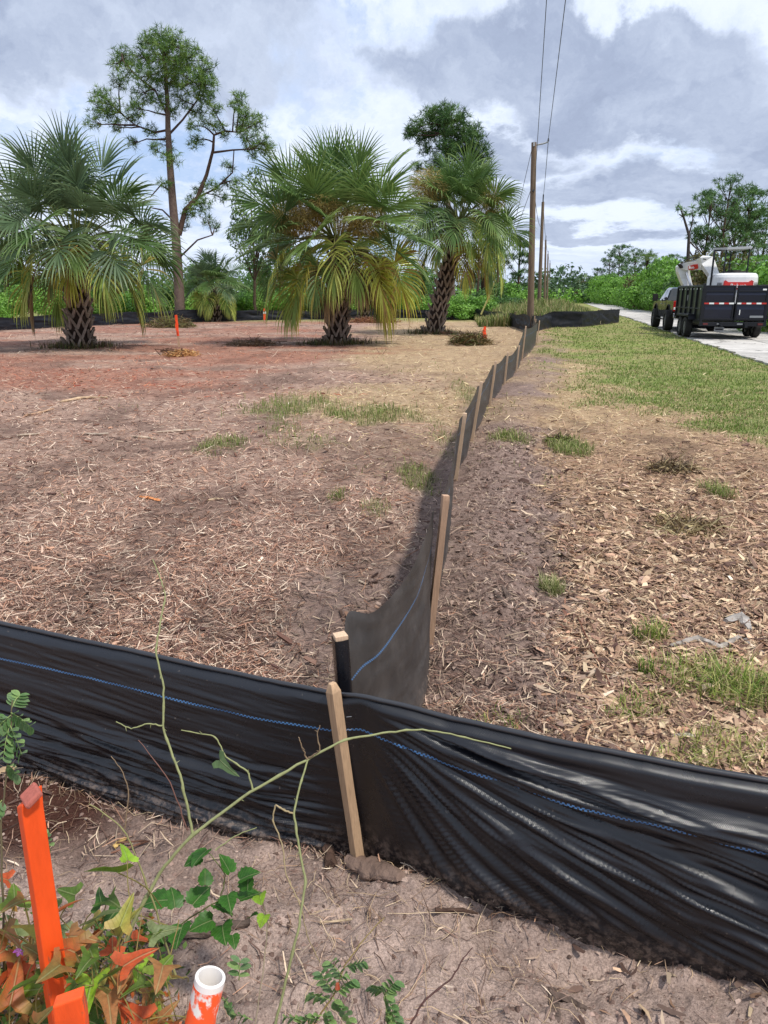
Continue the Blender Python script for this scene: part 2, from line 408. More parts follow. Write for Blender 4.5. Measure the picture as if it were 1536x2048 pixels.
# ------------------------------------------------------------------ ground sheet
rows = [-60, -20, -6, -2, -.6, 0, .3, .55]
yy = .72
while yy < 70: rows.append(yy); yy *= 1.0103
while yy < 2500: rows.append(yy); yy *= 1.07
rows = np.array(rows)
sc = np.linspace(-1, 1, 350) * .85
ext = .85 * np.power(1.12, np.arange(1, 30))
sc = np.concatenate([-ext[::-1], sc, ext])
wd = np.abs(rows) + .35
Xg = sc[None, :] * wd[:, None]; Yg = np.repeat(rows[:, None], len(sc), 1)
def soil_col(n): return n
def ground_color(x, y):
    soil, lawn, red, side, strawL, darkm, pg, south, n1, n2 = zones(x, y)
    f = fbm(x * 9, y * 9, 41)[..., None]
    mul = C3(142, 114, 102) * (1 - f) + C3(186, 158, 140) * f
    chips = C3(142, 112, 92) * (1 - f) + C3(190, 160, 128) * f
    c = mul * (1 - side[..., None]) + chips * side[..., None]
    straw = C3(165, 138, 108) * (1 - f) + C3(196, 172, 134) * f
    c = c * (1 - strawL[..., None] * .8) + straw * strawL[..., None] * .8
    farstraw = (side * sm(y, 6, 12))[..., None] * .8
    c = c * (1 - farstraw) + straw * farstraw
    rd = C3(136, 82, 66) * (1 - f) + C3(178, 122, 98) * f
    c = c * (1 - red[..., None] * .85) + rd * red[..., None] * .85
    dk = (darkm * (1 - strawL * .6) * (1 - red * .4))[..., None] * .55
    c = c * (1 - dk) + C3(84, 62, 56) * dk
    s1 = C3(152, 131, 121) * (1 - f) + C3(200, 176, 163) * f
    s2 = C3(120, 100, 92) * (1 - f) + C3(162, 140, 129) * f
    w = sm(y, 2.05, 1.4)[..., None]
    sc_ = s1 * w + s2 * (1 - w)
    # dark leaf mould on the left mound
    lm = (sm(np.hypot((x + 1.15) / .42, (y - 2.0) / .3) + (n2 - .5) * .5, 1.1, .6) * south)[..., None]
    sc_ = sc_ * (1 - lm) + C3(78, 52, 44) * lm
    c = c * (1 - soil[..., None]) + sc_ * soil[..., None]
    gfar = sm(y, 8, 30)[..., None]
    gr = C3(112, 122, 66) * (1 - f) + C3(150, 160, 94) * f
    gr = gr * (1 - gfar) + (C3(116, 130, 66) * (1 - f) + C3(142, 152, 84) * f) * gfar
    mix_s = sm(n2, .62, .38)[..., None] * .5
    gr = gr * (1 - mix_s) + straw * .85 * mix_s
    c = c * (1 - lawn[..., None]) + gr * lawn[..., None]
    c = c * (1 - pg[..., None] * .5) + C3(112, 120, 66) * pg[..., None] * .5
    return c
Zg = height(Xg, Yg)
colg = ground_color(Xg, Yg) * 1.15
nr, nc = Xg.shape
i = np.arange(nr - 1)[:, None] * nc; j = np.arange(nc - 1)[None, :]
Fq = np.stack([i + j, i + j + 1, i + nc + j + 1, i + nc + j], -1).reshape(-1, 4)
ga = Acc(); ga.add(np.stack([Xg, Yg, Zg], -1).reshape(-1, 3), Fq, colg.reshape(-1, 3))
gm = bpy.data.materials.new('ground_soil_and_mulch'); gm.use_nodes = True
t = gm.node_tree; t.nodes.clear(); B = NB(t)
out = B.n('ShaderNodeOutputMaterial'); p = B.n('ShaderNodeBsdfPrincipled'); p.inputs['Roughness'].default_value = .95
p.inputs['Specular IOR Level'].default_value = .12
co = B.n('ShaderNodeTexCoord').outputs['Object']
at = B.n('ShaderNodeAttribute', attribute_name='col').outputs['Color']
nA = B.noise(co, 140, 5, .7); nB_ = B.noise(co, 22, 6, .7); nC = B.noise(co, 3.2, 6, .7)
def rng_(v, a, b, lo, hi):
    k = B.n('ShaderNodeMapRange'); B.l(v, k.inputs[0]); k.inputs[1].default_value = a; k.inputs[2].default_value = b; k.inputs[3].default_value = lo; k.inputs[4].default_value = hi
    return k.outputs[0]
kk = B.math('MULTIPLY', rng_(nA, .28, .72, .50, 1.45), B.math('MULTIPLY', rng_(nB_, .25, .75, .70, 1.30), rng_(nC, .3, .7, .82, 1.18)))
B.l(B.vmath('SCALE', at, scale=kk).outputs[0], p.inputs['Base Color'])
bn = B.n('ShaderNodeBump'); bn.inputs['Strength'].default_value = .85; bn.inputs['Distance'].default_value = .006
B.l(nA, bn.inputs['Height'])
bn2 = B.n('ShaderNodeBump'); bn2.inputs['Strength'].default_value = .7; bn2.inputs['Distance'].default_value = .03
B.l(nB_, bn2.inputs['Height']); B.l(bn.outputs[0], bn2.inputs['Normal'])
B.l(bn2.outputs[0], p.inputs['Normal']); B.l(p.outputs[0], out.inputs[0])
ground = ga.obj('ground', gm, smooth=True); ground['kind'] = 'structure'
print('ground', time.time() - T0)

# ------------------------------------------------------------------ road of weathered concrete slabs
rm = bpy.data.materials.new('weathered_concrete'); rm.use_nodes = True
t = rm.node_tree; t.nodes.clear(); B = NB(t)
out = B.n('ShaderNodeOutputMaterial'); p = B.n('ShaderNodeBsdfPrincipled'); p.inputs['Roughness'].default_value = .9
p.inputs['Specular IOR Level'].default_value = .2
at = B.n('ShaderNodeAttribute', attribute_name='col').outputs['Color']
tg = B.n('ShaderNodeTexCoord').outputs['Object']; tgy = B.vmath('MULTIPLY', tg, (1, .6, 1)).outputs[0]
k1 = rng_(B.noise(tg, .9, 7, .7), .35, .65, .78, 1.12); k2 = rng_(B.noise(tg, 14, 6, .7), .3, .7, .85, 1.12)
cr = B.n('ShaderNodeTexVoronoi', feature='DISTANCE_TO_EDGE'); B.l(B.vmath('ADD', tgy, B.vmath('SCALE', B.noise(tg, 1.7, 5, .6, 0, 'Color'), scale=1.2).outputs[0]).outputs[0], cr.inputs['Vector']); cr.inputs['Scale'].default_value = .45
crk = B.sstep(cr.outputs['Distance'], .004, .02, .35, 1.0)
B.l(B.vmath('SCALE', at, scale=B.math('MULTIPLY', crk, B.math('MULTIPLY', k1, k2))).outputs[0], p.inputs['Base Color'])
B.l(p.outputs[0], out.inputs[0])
def rowx(y, off): return road_cx(y) + off * math.sqrt(1 + ROADK ** 2)
bed = Acc()
ys = np.concatenate([np.arange(8, 80, 2.0), np.arange(80, 600, 20)])
edge = .18
L = np.stack([rowx(ys, -road_hw(ys) + .05), ys, np.full_like(ys, -.004)], 1); Rr = np.stack([rowx(ys, road_hw(ys) - .05), ys, np.full_like(ys, -.004)], 1)
V = np.stack([L, Rr], 1).reshape(-1, 3); b = np.arange(len(ys) - 1) * 2
bed.add(V, np.stack([b, b + 1, b + 3, b + 2], 1), np.repeat(np.where(ys[:, None] < 80, C3(150, 140, 125)[None], np.array([[.46, .44, .40]])), 2, 0))
road = bed.obj('road', rm); road['kind'] = 'structure'
yq = 9.0; k_ = 0
rr = random.Random(4)
while yq < 78:
    Ls = 3.0 if yq < 48 else 5.0
    for side_ in (0, 1):
        x0, x1 = (-road_hw(0), -.02) if side_ == 0 else (.02, road_hw(0))
        n = 7
        a0 = yq + .025; a1 = yq + Ls - .025
        tone = rr.uniform(.86, 1.06)
        P = []
        for q in range(n + 1):      # broken outer edge
            u = q / n; y_ = a0 + (a1 - a0) * u
            jit = (rr.uniform(-.10, .16) if 0 < q < n else rr.uniform(-.05, .1))
            P.append((x0 + (jit if side_ == 0 else 0), y_))
        Q = []
        for q in range(n, -1, -1):
            u = q / n; y_ = a0 + (a1 - a0) * u
            jit = rr.uniform(-.16, .10)
            Q.append((x1 + (jit if side_ == 1 else 0), y_))
        zt = .022 + rr.uniform(-.006, .008)
        pts = [(rowx(y_, x_), y_ , zt) for x_, y_ in P + Q]
        tl = rr.uniform(-.008, .008)
        s = Acc(); s.prism([(a_, b_, c_) for a_, b_, c_ in pts][::1], (0, 0, -.05), np.array([.50, .475, .44]) * tone)
        # keep the top up: prism extrudes downward
        o = s.obj('slab', rm, road); o['kind'] = 'structure'
        k_ += 1
    yq += Ls
    if k_ > 60: break

# ------------------------------------------------------------------ mulch, straw, chips
def screen_points(n, y0, y1, x0=-420, x1=1950, zfun=True):
    px = rng.uniform(x0, x1, n); py = rng.uniform(y0, y1, n)
    x = (px - CX) / F_PX; yv = -(py - CY) / F_PX
    Yd = CP + yv * SP; Zd = -SP + yv * CP; tt = CAM_H / -Zd
    return x * tt, Yd * tt
def pal(cols, n):
    A = np.array(cols); return A[rng.integers(0, len(A), n)]
def jitc(c, s=.18): return np.clip(c * (1 + rng.normal(0, s, (len(c), 1))), 0.004, .95)
MUL = [C3(70, 50, 44), C3(132, 94, 78), C3(176, 130, 106), C3(206, 174, 154), C3(182, 150, 132), C3(150, 118, 104), C3(226, 200, 176), C3(120, 90, 80), C3(196, 158, 134), C3(236, 214, 190), C3(98, 72, 66), C3(188, 146, 120)]
CHP = [C3(206, 178, 146), C3(186, 156, 126), C3(158, 124, 100), C3(218, 194, 160), C3(134, 104, 88), C3(106, 82, 72), C3(178, 144, 120), C3(198, 166, 138), C3(150, 122, 104)]
RED = [C3(188, 104, 74), C3(164, 86, 62), C3(208, 128, 92), C3(140, 74, 58), C3(196, 148, 118), C3(120, 72, 60)]
STR = [C3(218, 196, 150), C3(196, 170, 128), C3(232, 212, 170), C3(172, 144, 110), C3(150, 122, 96)]
SOI = [C3(140, 116, 104), C3(112, 90, 80), C3(170, 146, 128), C3(88, 68, 60), C3(194, 172, 148)]
def litter(n, y0, y1, wmul, lmul, acc, boxy=False, chipbias=0.0, curl=.3):
    x, y = screen_points(n, y0, y1)
    soil, lawn, red, side, strawL, darkm, pg, south, n1, n2 = zones(x, y)
    keep = rng.random(n) < np.clip((1 - soil * np.where(south > .5, .975, .72)) * (1 - lawn * .9) * (1 - pg * .6) * (1 - darkm * .45), .04, 1)
    keep &= np.abs(x - road_cx(y)) > road_hw(y) + .05
    x = x[keep]; y = y[keep]
    soil, lawn, red, side, strawL, darkm, pg, south = [q[keep] for q in (soil, lawn, red, side, strawL, darkm, pg, south)]
    n = len(x)
    c = pal(MUL, n); u = rng.random(n)
    def over(mask, P):
        nonlocal c
        c = np.where(mask[:, None], pal(P, n), c)
    over(u < side * .95, CHP)
    over(rng.random(n) < strawL * .8, STR)
    over(rng.random(n) < side * sm(y, 7, 12) * .8, STR)
    over(rng.random(n) < red * .85, RED)
    over(rng.random(n) < soil * .8, SOI)
    c = jitc(np.minimum(c * 1.22, .8))
    c *= (1 - .4 * (rng.random(n) < darkm))[:, None]
    ischip = rng.random(n) < (np.clip(side * .42 * sm(y, 10, 3.5) + chipbias, 0, .9))
    Lh = np.where(ischip, rng.gamma(4, .010, n) + .012, rng.gamma(3, .020, n) + .02) * lmul * (1 + y / 12)
    Wh = np.where(ischip, Lh * rng.uniform(.18, .40, n), rng.uniform(.0018, .0045, n) * wmul * (1 + y / 6))
    Wh = np.minimum(Wh, .03 + y * .001)
    z = height(x, y)
    yaw = rng.uniform(0, 2 * math.pi, n); tilt = rng.normal(0, .16, n); tilt = np.where(rng.random(n) < .06, rng.uniform(.2, .7, n), tilt)
    d = np.stack([np.cos(yaw) * np.cos(tilt), np.sin(yaw) * np.cos(tilt), np.sin(tilt)], 1)
    s = np.stack([-np.sin(yaw), np.cos(yaw), np.zeros(n)], 1)
    roll = rng.normal(0, .35, n)
    up = np.cross(d, s)
    s = s * np.cos(roll)[:, None] + up * np.sin(roll)[:, None]
    base = np.stack([x, y, z + .003 + np.abs(np.sin(tilt)) * Lh * .45 + rng.uniform(0, .010, n)], 1)
    if boxy:
        th = Wh * rng.uniform(.2, .5, n)
        nrm = np.cross(d, s)
        K8 = []
        for a in (-1, 1):
            for b_ in (-1, 1):
                for cc in (-1, 1):
                    tp = np.where(b_ * cc > 0, 1, .75)
                    K8.append(base + d * (Lh * .5 * a)[:, None] * tp + s * (Wh * .5 * b_ * (1 - .25 * (a > 0)))[:, None] + nrm * (th * .5 * cc)[:, None])
        V = np.stack(K8, 1).reshape(-1, 3)
        f = np.array([[0, 1, 3, 2], [4, 6, 7, 5], [0, 4, 5, 1], [2, 3, 7, 6], [0, 2, 6, 4], [1, 5, 7, 3]])
        F_ = (np.arange(n) * 8)[:, None, None] + f[None]
        acc.add(V, F_.reshape(-1, 4), np.repeat(c, 8, axis=0))
    else:
        cur = rng.normal(0, curl, n)
        bend = np.stack([-np.sin(yaw), np.cos(yaw), np.zeros(n)], 1) * (cur * Lh * .5)[:, None] + np.array([0, 0, 1.]) * (rng.normal(0, .12, n) * Lh)[:, None]
        P = np.stack([base - d * (Lh * .5)[:, None], base + bend * .6, base + d * (Lh * .5)[:, None]], 1)
        Wd = np.stack([Wh * .6, Wh, Wh * .35], 1)
        acc.strips(P, Wd, s, c)
LF = 1.0
a = Acc(); litter(int(210000 * LF), 640, 1700, .72, .72, a)
litter(int(36000 * LF), 1500, 2300, .8, .6, a)
tag(a.obj('straw_mulch', M['chip']), 'shredded brown straw mulch strewn over the bare ground', 'mulch', kind='stuff')
a = Acc(); litter(int(30000 * LF), 740, 1620, 1.0, .60, a, boxy=True, chipbias=.16)
tag(a.obj('wood_chips', M['chip']), 'tan wood chips scattered among the mulch', 'wood chips', kind='stuff')
print('litter', time.time() - T0)

# ------------------------------------------------------------------ grass
GRN = [C3(124, 142, 70), C3(146, 162, 84), C3(104, 124, 58), C3(164, 174, 104), C3(182, 180, 124), C3(136, 152, 74), C3(190, 176, 132)]
LWN = [C3(134, 158, 76), C3(150, 172, 90), C3(110, 136, 60), C3(168, 180, 108), C3(190, 186, 130), C3(140, 158, 82), C3(120, 148, 62)]
PAL_ = [C3(176, 178, 120), C3(196, 190, 140), C3(140, 150, 84), C3(206, 196, 150), C3(120, 140, 66)]
def blades(acc, x, y, h, w, cols, lean=.5, z=None, droop=.35):
    n = len(x); z = height(x, y) if z is None else z
    yaw = rng.uniform(0, 2 * math.pi, n); ln = np.abs(rng.normal(0, lean, n))
    dx, dy = np.cos(yaw), np.sin(yaw)
    b0 = np.stack([x, y, z - .003], 1)
    m = b0 + np.stack([dx * np.sin(ln) * h * .5, dy * np.sin(ln) * h * .5, np.cos(ln) * h * .58], 1)
    ln2 = np.minimum(ln + droop + rng.uniform(0, .5, n), 2.1)
    t_ = m + np.stack([dx * np.sin(ln2) * h * .5, dy * np.sin(ln2) * h * .5, np.cos(ln2) * h * .5], 1)
    s = np.stack([-dy, dx, np.zeros(n)], 1)
    P = np.stack([b0, m, t_], 1); Wd = np.stack([w * .9, w * .8, w * .08], 1)
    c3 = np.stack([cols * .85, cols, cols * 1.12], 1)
    acc.strips(P, Wd, s, c3)
# lawn on the right
a = Acc()
x, y = screen_points(150000, 612, 960, 1000, 2100)
soil, lawn, *_r = zones(x, y)
k = (rng.random(len(x)) < lawn * (.45 + .9 * sm(fbm(x * 1.1, y * 1.1, 78), .3, .62))) & (np.abs(x - road_cx(y)) > road_hw(y) - .12 * rng.random(len(x))) & (y < 60)
x = x[k]; y = y[k]; n = len(x)
blades(a, x, y, rng.uniform(.02, .062, n) * (1 + y / 50), .003 + y * .0009, jitc(pal(LWN, n), .14), .7)
# sparse grass in the left field and straw area beyond
x, y = screen_points(60000, 640, 1000)
soil, lawn, red, side, strawL, darkm, pg, south, n1, n2 = zones(x, y)
w_ = sm(fbm(x * .8, y * .8, 77), .52, .72) * (.12 + .5 * strawL + .45 * side) * (1 - red) * (1 - soil * .8)
w_ = np.maximum(w_, .5 * sm(lawn, .02, .3)) * sm(y, 4, 8)
k = rng.random(len(x)) < w_ * .55
k &= np.abs(x - road_cx(y)) > road_hw(y)
x = x[k]; y = y[k]; n = len(x)
blades(a, x, y, rng.uniform(.03, .08, n) * (1 + y / 60), .003 + y * .0007, jitc(pal(PAL_ + GRN, n), .14), .7)
tag(a.obj('lawn_grass', M['blade']), 'short mown green grass along the roadside', 'grass', kind='stuff')
# grass patches
a = Acc()
for (cx, cy, rx, ry, s_, kd) in PATCH:
    n = int(1500 * s_ + 500 * rx * ry)
    r_ = np.sqrt(rng.random(n)) * rng.uniform(.8, 1.6, n); th = rng.uniform(0, 2 * math.pi, n)
    x = cx + np.cos(th) * r_ * rx; y = cy + np.sin(th) * r_ * ry
    k = rng.random(n) < np.clip(patches(x, y) * 1.15, 0, 1); x = x[k]; y = y[k]; n = len(x)
    hh = .045 + .06 * s_
    blades(a, x, y, rng.uniform(.3, 1.5, n) * hh, .0022 + .0006 * y, jitc(pal(GRN if kd == 'g' else PAL_, n), .15), .45)
tag(a.obj('grass_patches', M['blade']), 'small patches of fresh green grass growing through the mulch', 'grass', kind='stuff')
# long clumps at right
def tuft(px, py, r, n, h, cols, name, label, lean=.55, w=.0045):
    c = G(px, py); a = Acc()
    th = rng.uniform(0, 2 * math.pi, n); q = np.sqrt(rng.random(n)) * r
    x = c[0] + np.cos(th) * q * 1.4; y = c[1] + np.sin(th) * q
    blades(a, x, y, rng.uniform(.5, 1.25, n) * h, np.full(n, w), jitc(pal(cols, n), .15), lean, droop=.5)
    return tag(a.obj(name, M['blade']), label, 'grass tuft', 'grass tufts in the wood chips')
BR = [C3(120, 150, 60), C3(146, 172, 78), C3(96, 130, 50)]
YL = [C3(190, 192, 110), C3(168, 176, 90), C3(210, 206, 136), C3(142, 160, 74), C3(206, 190, 140)]
tuft(1300, 1280, .06, 110, .11, BR + YL[:2], 'grass_tuft', 'bright green upright grass tuft above the long grass, right of the fence', .4)
tuft(1290, 1352, .03, 30, .12, BR, 'grass_tuft', 'thin dark green grass sprig in wood chips below the bright tuft', .2)
tuft(1290, 1415, .09, 160, .08, YL + BR, 'grass_tuft', 'low yellowish green grass tuft left of the long grass clump', .8)
tuft(1410, 1370, .16, 480, .13, YL + BR[:1], 'grass_tuft', 'wide pale clump of long grass beside the grey driftwood', .8)
tuft(1510, 1400, .14, 420, .16, YL + BR, 'grass_tuft', 'long bright grass clump at the right edge of the photo', .75)
tuft(1440, 1510, .12, 300, .09, YL, 'grass_tuft', 'yellow green grass clump just behind the near fence, right end', .7)
tuft(1340, 1530, .07, 120, .07, YL, 'grass_tuft', 'small yellow grass clump behind the near fence, left of the larger one', .7)
tuft(1000, 1450, .07, 90, .05, YL + BR, 'grass_tuft', 'short sparse grass tuft touching the near fence top, right of the corner', .6)
tuft(1245, 1430, .05, 60, .06, BR + YL, 'grass_tuft', 'sparse little grass sprigs left of the yellowish tuft', .5)
# tall roadside weeds beyond the far fence
a = Acc()
n = 26000
y = rng.uniform(39, 80, n); x = rng.uniform(0, 1, n)
xl = xB(33) + (y - 33) * .10 - 2.2; xr = road_cx(y) - road_hw(y) - 2.2 - 2.0 * sm(y, 60, 40)
x = xl + (xr - xl) * x
k = fbm(x * .7, y * .4, 50) > .30; x = x[k]; y = y[k]; xl = xl[k]; xr = xr[k]; n = len(x)
hh = rng.uniform(.5, 1.15, n) * (.35 + .65 * sm(np.minimum(x - xl, xr - x) + .3, 0, 3.2)) * (.5 + fbm(x * .5, y * .3, 51))
TW = [C3(150, 156, 92), C3(176, 168, 112), C3(116, 132, 70), C3(192, 178, 130), C3(106, 128, 64), C3(132, 148, 76)]
blades(a, x, y, hh, .05 + .0005 * y, jitc(pal(TW, n), .15), .18, z=np.zeros(n), droop=.15)
tag(a.obj('tall_weeds', M['blade']), 'tall yellowish green weeds beyond the far black fence beside the road', 'weeds', kind='stuff')
print('grass', time.time() - T0)

# ------------------------------------------------------------------ silt fence fabric
def fabric_mat(name, dust, stripe_v, base=(.006, .0065, .009), rlo=.24, rhi=.38, bst=.30, spc=.75):
    m = bpy.data.materials.new(name); m.use_nodes = True
    t = m.node_tree; t.nodes.clear(); B = NB(t)
    out = B.n('ShaderNodeOutputMaterial'); p = B.n('ShaderNodeBsdfPrincipled')
    p.inputs['Roughness'].default_value = .36; p.inputs['Specular IOR Level'].default_value = spc
    uv = B.n('ShaderNodeUVMap'); sp = B.n('ShaderNodeSeparateXYZ'); B.l(uv.outputs[0], sp.inputs[0])
    u, v = sp.outputs[0], sp.outputs[1]       # metres along, metres up from ground
    # woven tape: two sine families
    wx = B.math('SINE', B.math('MULTIPLY', u, 2 * math.pi / .0048)); wy = B.math('SINE', B.math('MULTIPLY', v, 2 * math.pi / .0036))
    weave = B.math('MULTIPLY', wx, wy)
    c = B.n('ShaderNodeTexCoord').outputs['Object']
    n1 = B.noise(c, 5, 6, .65); n2 = B.noise(c, 120, 3, .6)
    d = B.math('MULTIPLY', B.sstep(n1, .35, .7), dust)
    col = B.mix(d, base + (1,), (.085, .070, .062, 1))
    foot = B.math('MULTIPLY', B.sstep(B.math('ADD', v, B.math('MULTIPLY', n1, -.16)), .07, -.05), B.sstep(B.noise(c, 46, 7, .75), .44, .60))
    col = B.mix(B.math('MULTIPLY', foot, .75), col, (.17, .125, .10, 1))
    spk = B.sstep(B.noise(c, 75, 3, .5), .70, .76)
    col = B.mix(B.math('MULTIPLY', spk, .35), col, (.20, .16, .13, 1))
    # blue tracer thread: short dashes in a narrow band
    band = B.math('LESS_THAN', B.math('ABSOLUTE', B.math('SUBTRACT', v, stripe_v)), .0034)
    dash = B.math('GREATER_THAN', B.math('SINE', B.math('ADD', B.math('MULTIPLY', u, 2 * math.pi / .012), B.math('MULTIPLY', B.math('GREATER_THAN', B.math('SUBTRACT', v, stripe_v), 0), math.pi))), -.25)
    col = B.mix(B.math('MULTIPLY', band, dash), col, (.055, .16, .34, 1))
    B.l(col, p.inputs['Base Color'])
    bn = B.n('ShaderNodeBump'); bn.inputs['Strength'].default_value = bst; bn.inputs['Distance'].default_value = .0010
    B.l(B.math('ADD', weave, B.math('MULTIPLY', n2, .8)), bn.inputs['Height'])
    B.l(bn.outputs[0], p.inputs['Normal'])
    rg = B.n('ShaderNodeMapRange'); B.l(n1, rg.inputs[0]); rg.inputs[1].default_value = .3; rg.inputs[2].default_value = .7; rg.inputs[3].default_value = rlo; rg.inputs[4].default_value = rhi
    B.l(rg.outputs[0], p.inputs['Roughness'])
    B.l(p.outputs[0], out.inputs[0])
    return m
def fabric(name, P, UV, m, parent, thick=.0012):
    """P (nu,nv,3) grid, UV (nu,nv,2)"""
    nu, nv = P.shape[:2]; a = Acc()
    i = np.arange(nu - 1)[:, None] * nv; j = np.arange(nv - 1)[None, :]
    Fq = np.stack([i + j, i + nv + j, i + nv + j + 1, i + j + 1], -1).reshape(-1, 4)
    a.add(P.reshape(-1, 3), Fq)
    o = a.obj(name, m, parent, smooth=True)
    me = o.data; uvl = me.uv_layers.new(name='UVMap')
    vi = np.zeros(len(me.loops), np.int32); me.loops.foreach_get('vertex_index', vi)
    uvl.data.foreach_set('uv', UV.reshape(-1, 2)[vi].ravel().astype(np.float32))
    return o
def stake_mesh(base, top, w=.036, d=.032, yaw=0.0, col=(190, 158, 120), point=True, below=.12, k=K):
    """square timber from base to top (world points)"""
    b0 = np.array(base, float); t0 = np.array(top, float); ax = t0 - b0; L = np.linalg.norm(ax); ax /= L
    b0 = b0 - ax * below
    u = np.array([math.cos(yaw), math.sin(yaw), 0]); u -= ax * u.dot(ax); u /= np.linalg.norm(u); v = np.cross(ax, u)
    pr = []
    hs = np.linspace(0, 1, 7)
    c = C3(*col, k)
    a = Acc(); ring = []
    H = L + below
    levels = [(h * (H - .025), 1.0) for h in hs] + [(H, .55 if point else .98)]
    V = []
    for li, (h, s_) in enumerate(levels):
        wob = .0012
        for (q, r_) in ((-1, -1), (1, -1), (1, 1), (-1, 1)):
            V.append(b0 + ax * h + u * (q * w / 2 * s_ + random.uniform(-wob, wob)) + v * (r_ * d / 2 * s_ + random.uniform(-wob, wob)))
    n = len(levels); F_ = []
    for li in range(n - 1):
        for q in range(4):
            F_.append([li * 4 + q, li * 4 + (q + 1) % 4, (li + 1) * 4 + (q + 1) % 4, (li + 1) * 4 + q])
    F_.append([(n - 1) * 4 + q for q in range(4)]); F_.append([3, 2, 1, 0])
    Cc = np.tile(c, (len(V), 1)); Cc[-4:] = np.minimum(c * 1.35, .8)
    a.add(V, F_, Cc)
    return a
FAB_A = fabric_mat('black_woven_fabric', .0, .435, (.0045, .005, .0078), .22, .34, .26, .55)
FAB_B = fabric_mat('black_woven_fabric_dusty', .45, .42, (.018, .016, .016), .45, .6)
FAB_F = fabric_mat('black_woven_fabric_far', .12, .9, (.007, .009, .015), .5, .65, .3, .25)

# --- near fence across the foreground
fa = empty('silt_fence', (-.07, 1.76, 0)); FA0 = np.array([-.07, 1.76, 0])
tag(fa, 'black woven silt fence running across the foreground, wrinkled and tied to a wooden stake', 'fence', 'black silt fences')
nu, nv = 440, 215
xs_ = np.interp(np.linspace(0, 1, nu), [0, .25, 1], [-3.0, -1.5, 2.0])
ln_y = np.interp(xs_, A_line[:, 0], A_line[:, 1])
kern = np.ones(25) / 25; ln_y = np.convolve(np.pad(ln_y, 12, 'edge'), kern, 'valid')
sx = np.concatenate([[0], np.cumsum(np.hypot(np.diff(xs_), np.diff(ln_y)))])
s0 = np.interp(-.07, xs_, sx); S = sx - s0                     # metres from the stake
topz = np.interp(S, [-3, -1.35, -.75, -.35, -.08, .0, .06, .25, .55, .9, 1.2, 2.2], [.60, .575, .556, .538, .535, .55, .543, .53, .525, .528, .535, .56])
vgrid = np.linspace(0, 1, nv)
SS, VV = np.meshgrid(S, vgrid, indexing='ij')
bot = -.16
Zf = bot + (topz[:, None] - bot) * VV
tx = np.gradient(xs_, sx); ty = np.gradient(ln_y, sx)
Nn = np.stack([ty, -tx], 1)                                     # towards the camera
# folds. right of the stake they fan out from the tie; left they run along, low down
rr_ = np.maximum(SS - .0, 1e-3); hh_ = topz[:, None] - .02 - Zf
phi = np.arctan2(hh_ - .00, rr_ + .10)
lenr = np.hypot(rr_, hh_)
amp = .026 * sm(lenr, .02, .45) * (.55 + .9 * fbm(SS * 1.3, VV * 2.0, 61)) * sm(SS, .0, .12)
rdg = .55 * (1 - np.abs(np.sin(phi * 15 + 1.5 * fbm(SS * 1.2, phi * 4, 72) * 3))) ** 2 * 1.1 + (1 - np.abs(np.sin(phi * 37 + 4 * fbm(SS * 1.8, phi * 6, 73)))) ** 2 * .55
foldR = rdg + .6 * np.sin(phi * 34 + 2.0 * fbm(SS * 1.6, phi * 5, 62) * 3) * .55 + np.sin(phi * 71 + 5 * fbm(SS * 2.2, phi * 8, 63)) * .28 + (fbm(SS * 2.2, phi * 26, 64, 4) - .5) * 1.5
env = sm(phi, .02, .10) * sm(phi, 1.25, .55)
dR = amp * foldR * env * sm(Zf, -.04, .10) + (fbm(SS * 3, phi * 110, 69, 2) - .5) * .024 * sm(SS, .22, .60) * sm(Zf, -.02, .08) * sm(phi, .03, .12)
low_ = sm(Zf, .38, .16)
slope = Zf + SS * .11
foldL = (fbm(SS * 2.4, slope * 34, 65, 4) - .5) * .062 + (fbm(SS * 5, slope * 95, 66, 3) - .5) * .026
dL = foldL * (.16 + .84 * low_) * sm(-SS, .0, .25) * sm(Zf, -.1, .05)
broad = (fbm(SS * 1.1, Zf * 1.5, 67) - .5) * .05 * sm(np.abs(SS), 0, .4)
# belly: the cloth bulges towards the camera at the foot
belly = .035 * np.sin(np.clip((Zf - bot) / (topz[:, None] - bot), 0, 1) * math.pi) * sm(np.abs(SS), 0, .35)
gath = -.01 * np.exp(-(SS / .05) ** 2)
off = dR + dL + broad * .6 + belly + gath
# top hem rolled over
roll = sm(VV, .955, 1.0); off = off - roll * .030 * (1 - .6 * np.exp(-(SS / .06) ** 2)); 
Zf2 = Zf - roll * roll * .006 + (fbm(SS * 9, SS * 0, 68) - .5) * .006 * VV
P = np.zeros((nu, nv, 3))
P[..., 0] = xs_[:, None] + Nn[:, None, 0] * off; P[..., 1] = ln_y[:, None] + Nn[:, None, 1] * off; P[..., 2] = Zf2
UV = np.stack([SS + 3.5, np.clip(Zf, -1, 1) + .0 * SS], -1)
UV[..., 1] = Zf - (topz[:, None] - .545)
# the stripe sags away from the tie on the right like the folds
UV[..., 1] += .045 * sm(SS, .0, 1.0)
fabric('fabric', P - FA0, UV, FAB_A, fa)
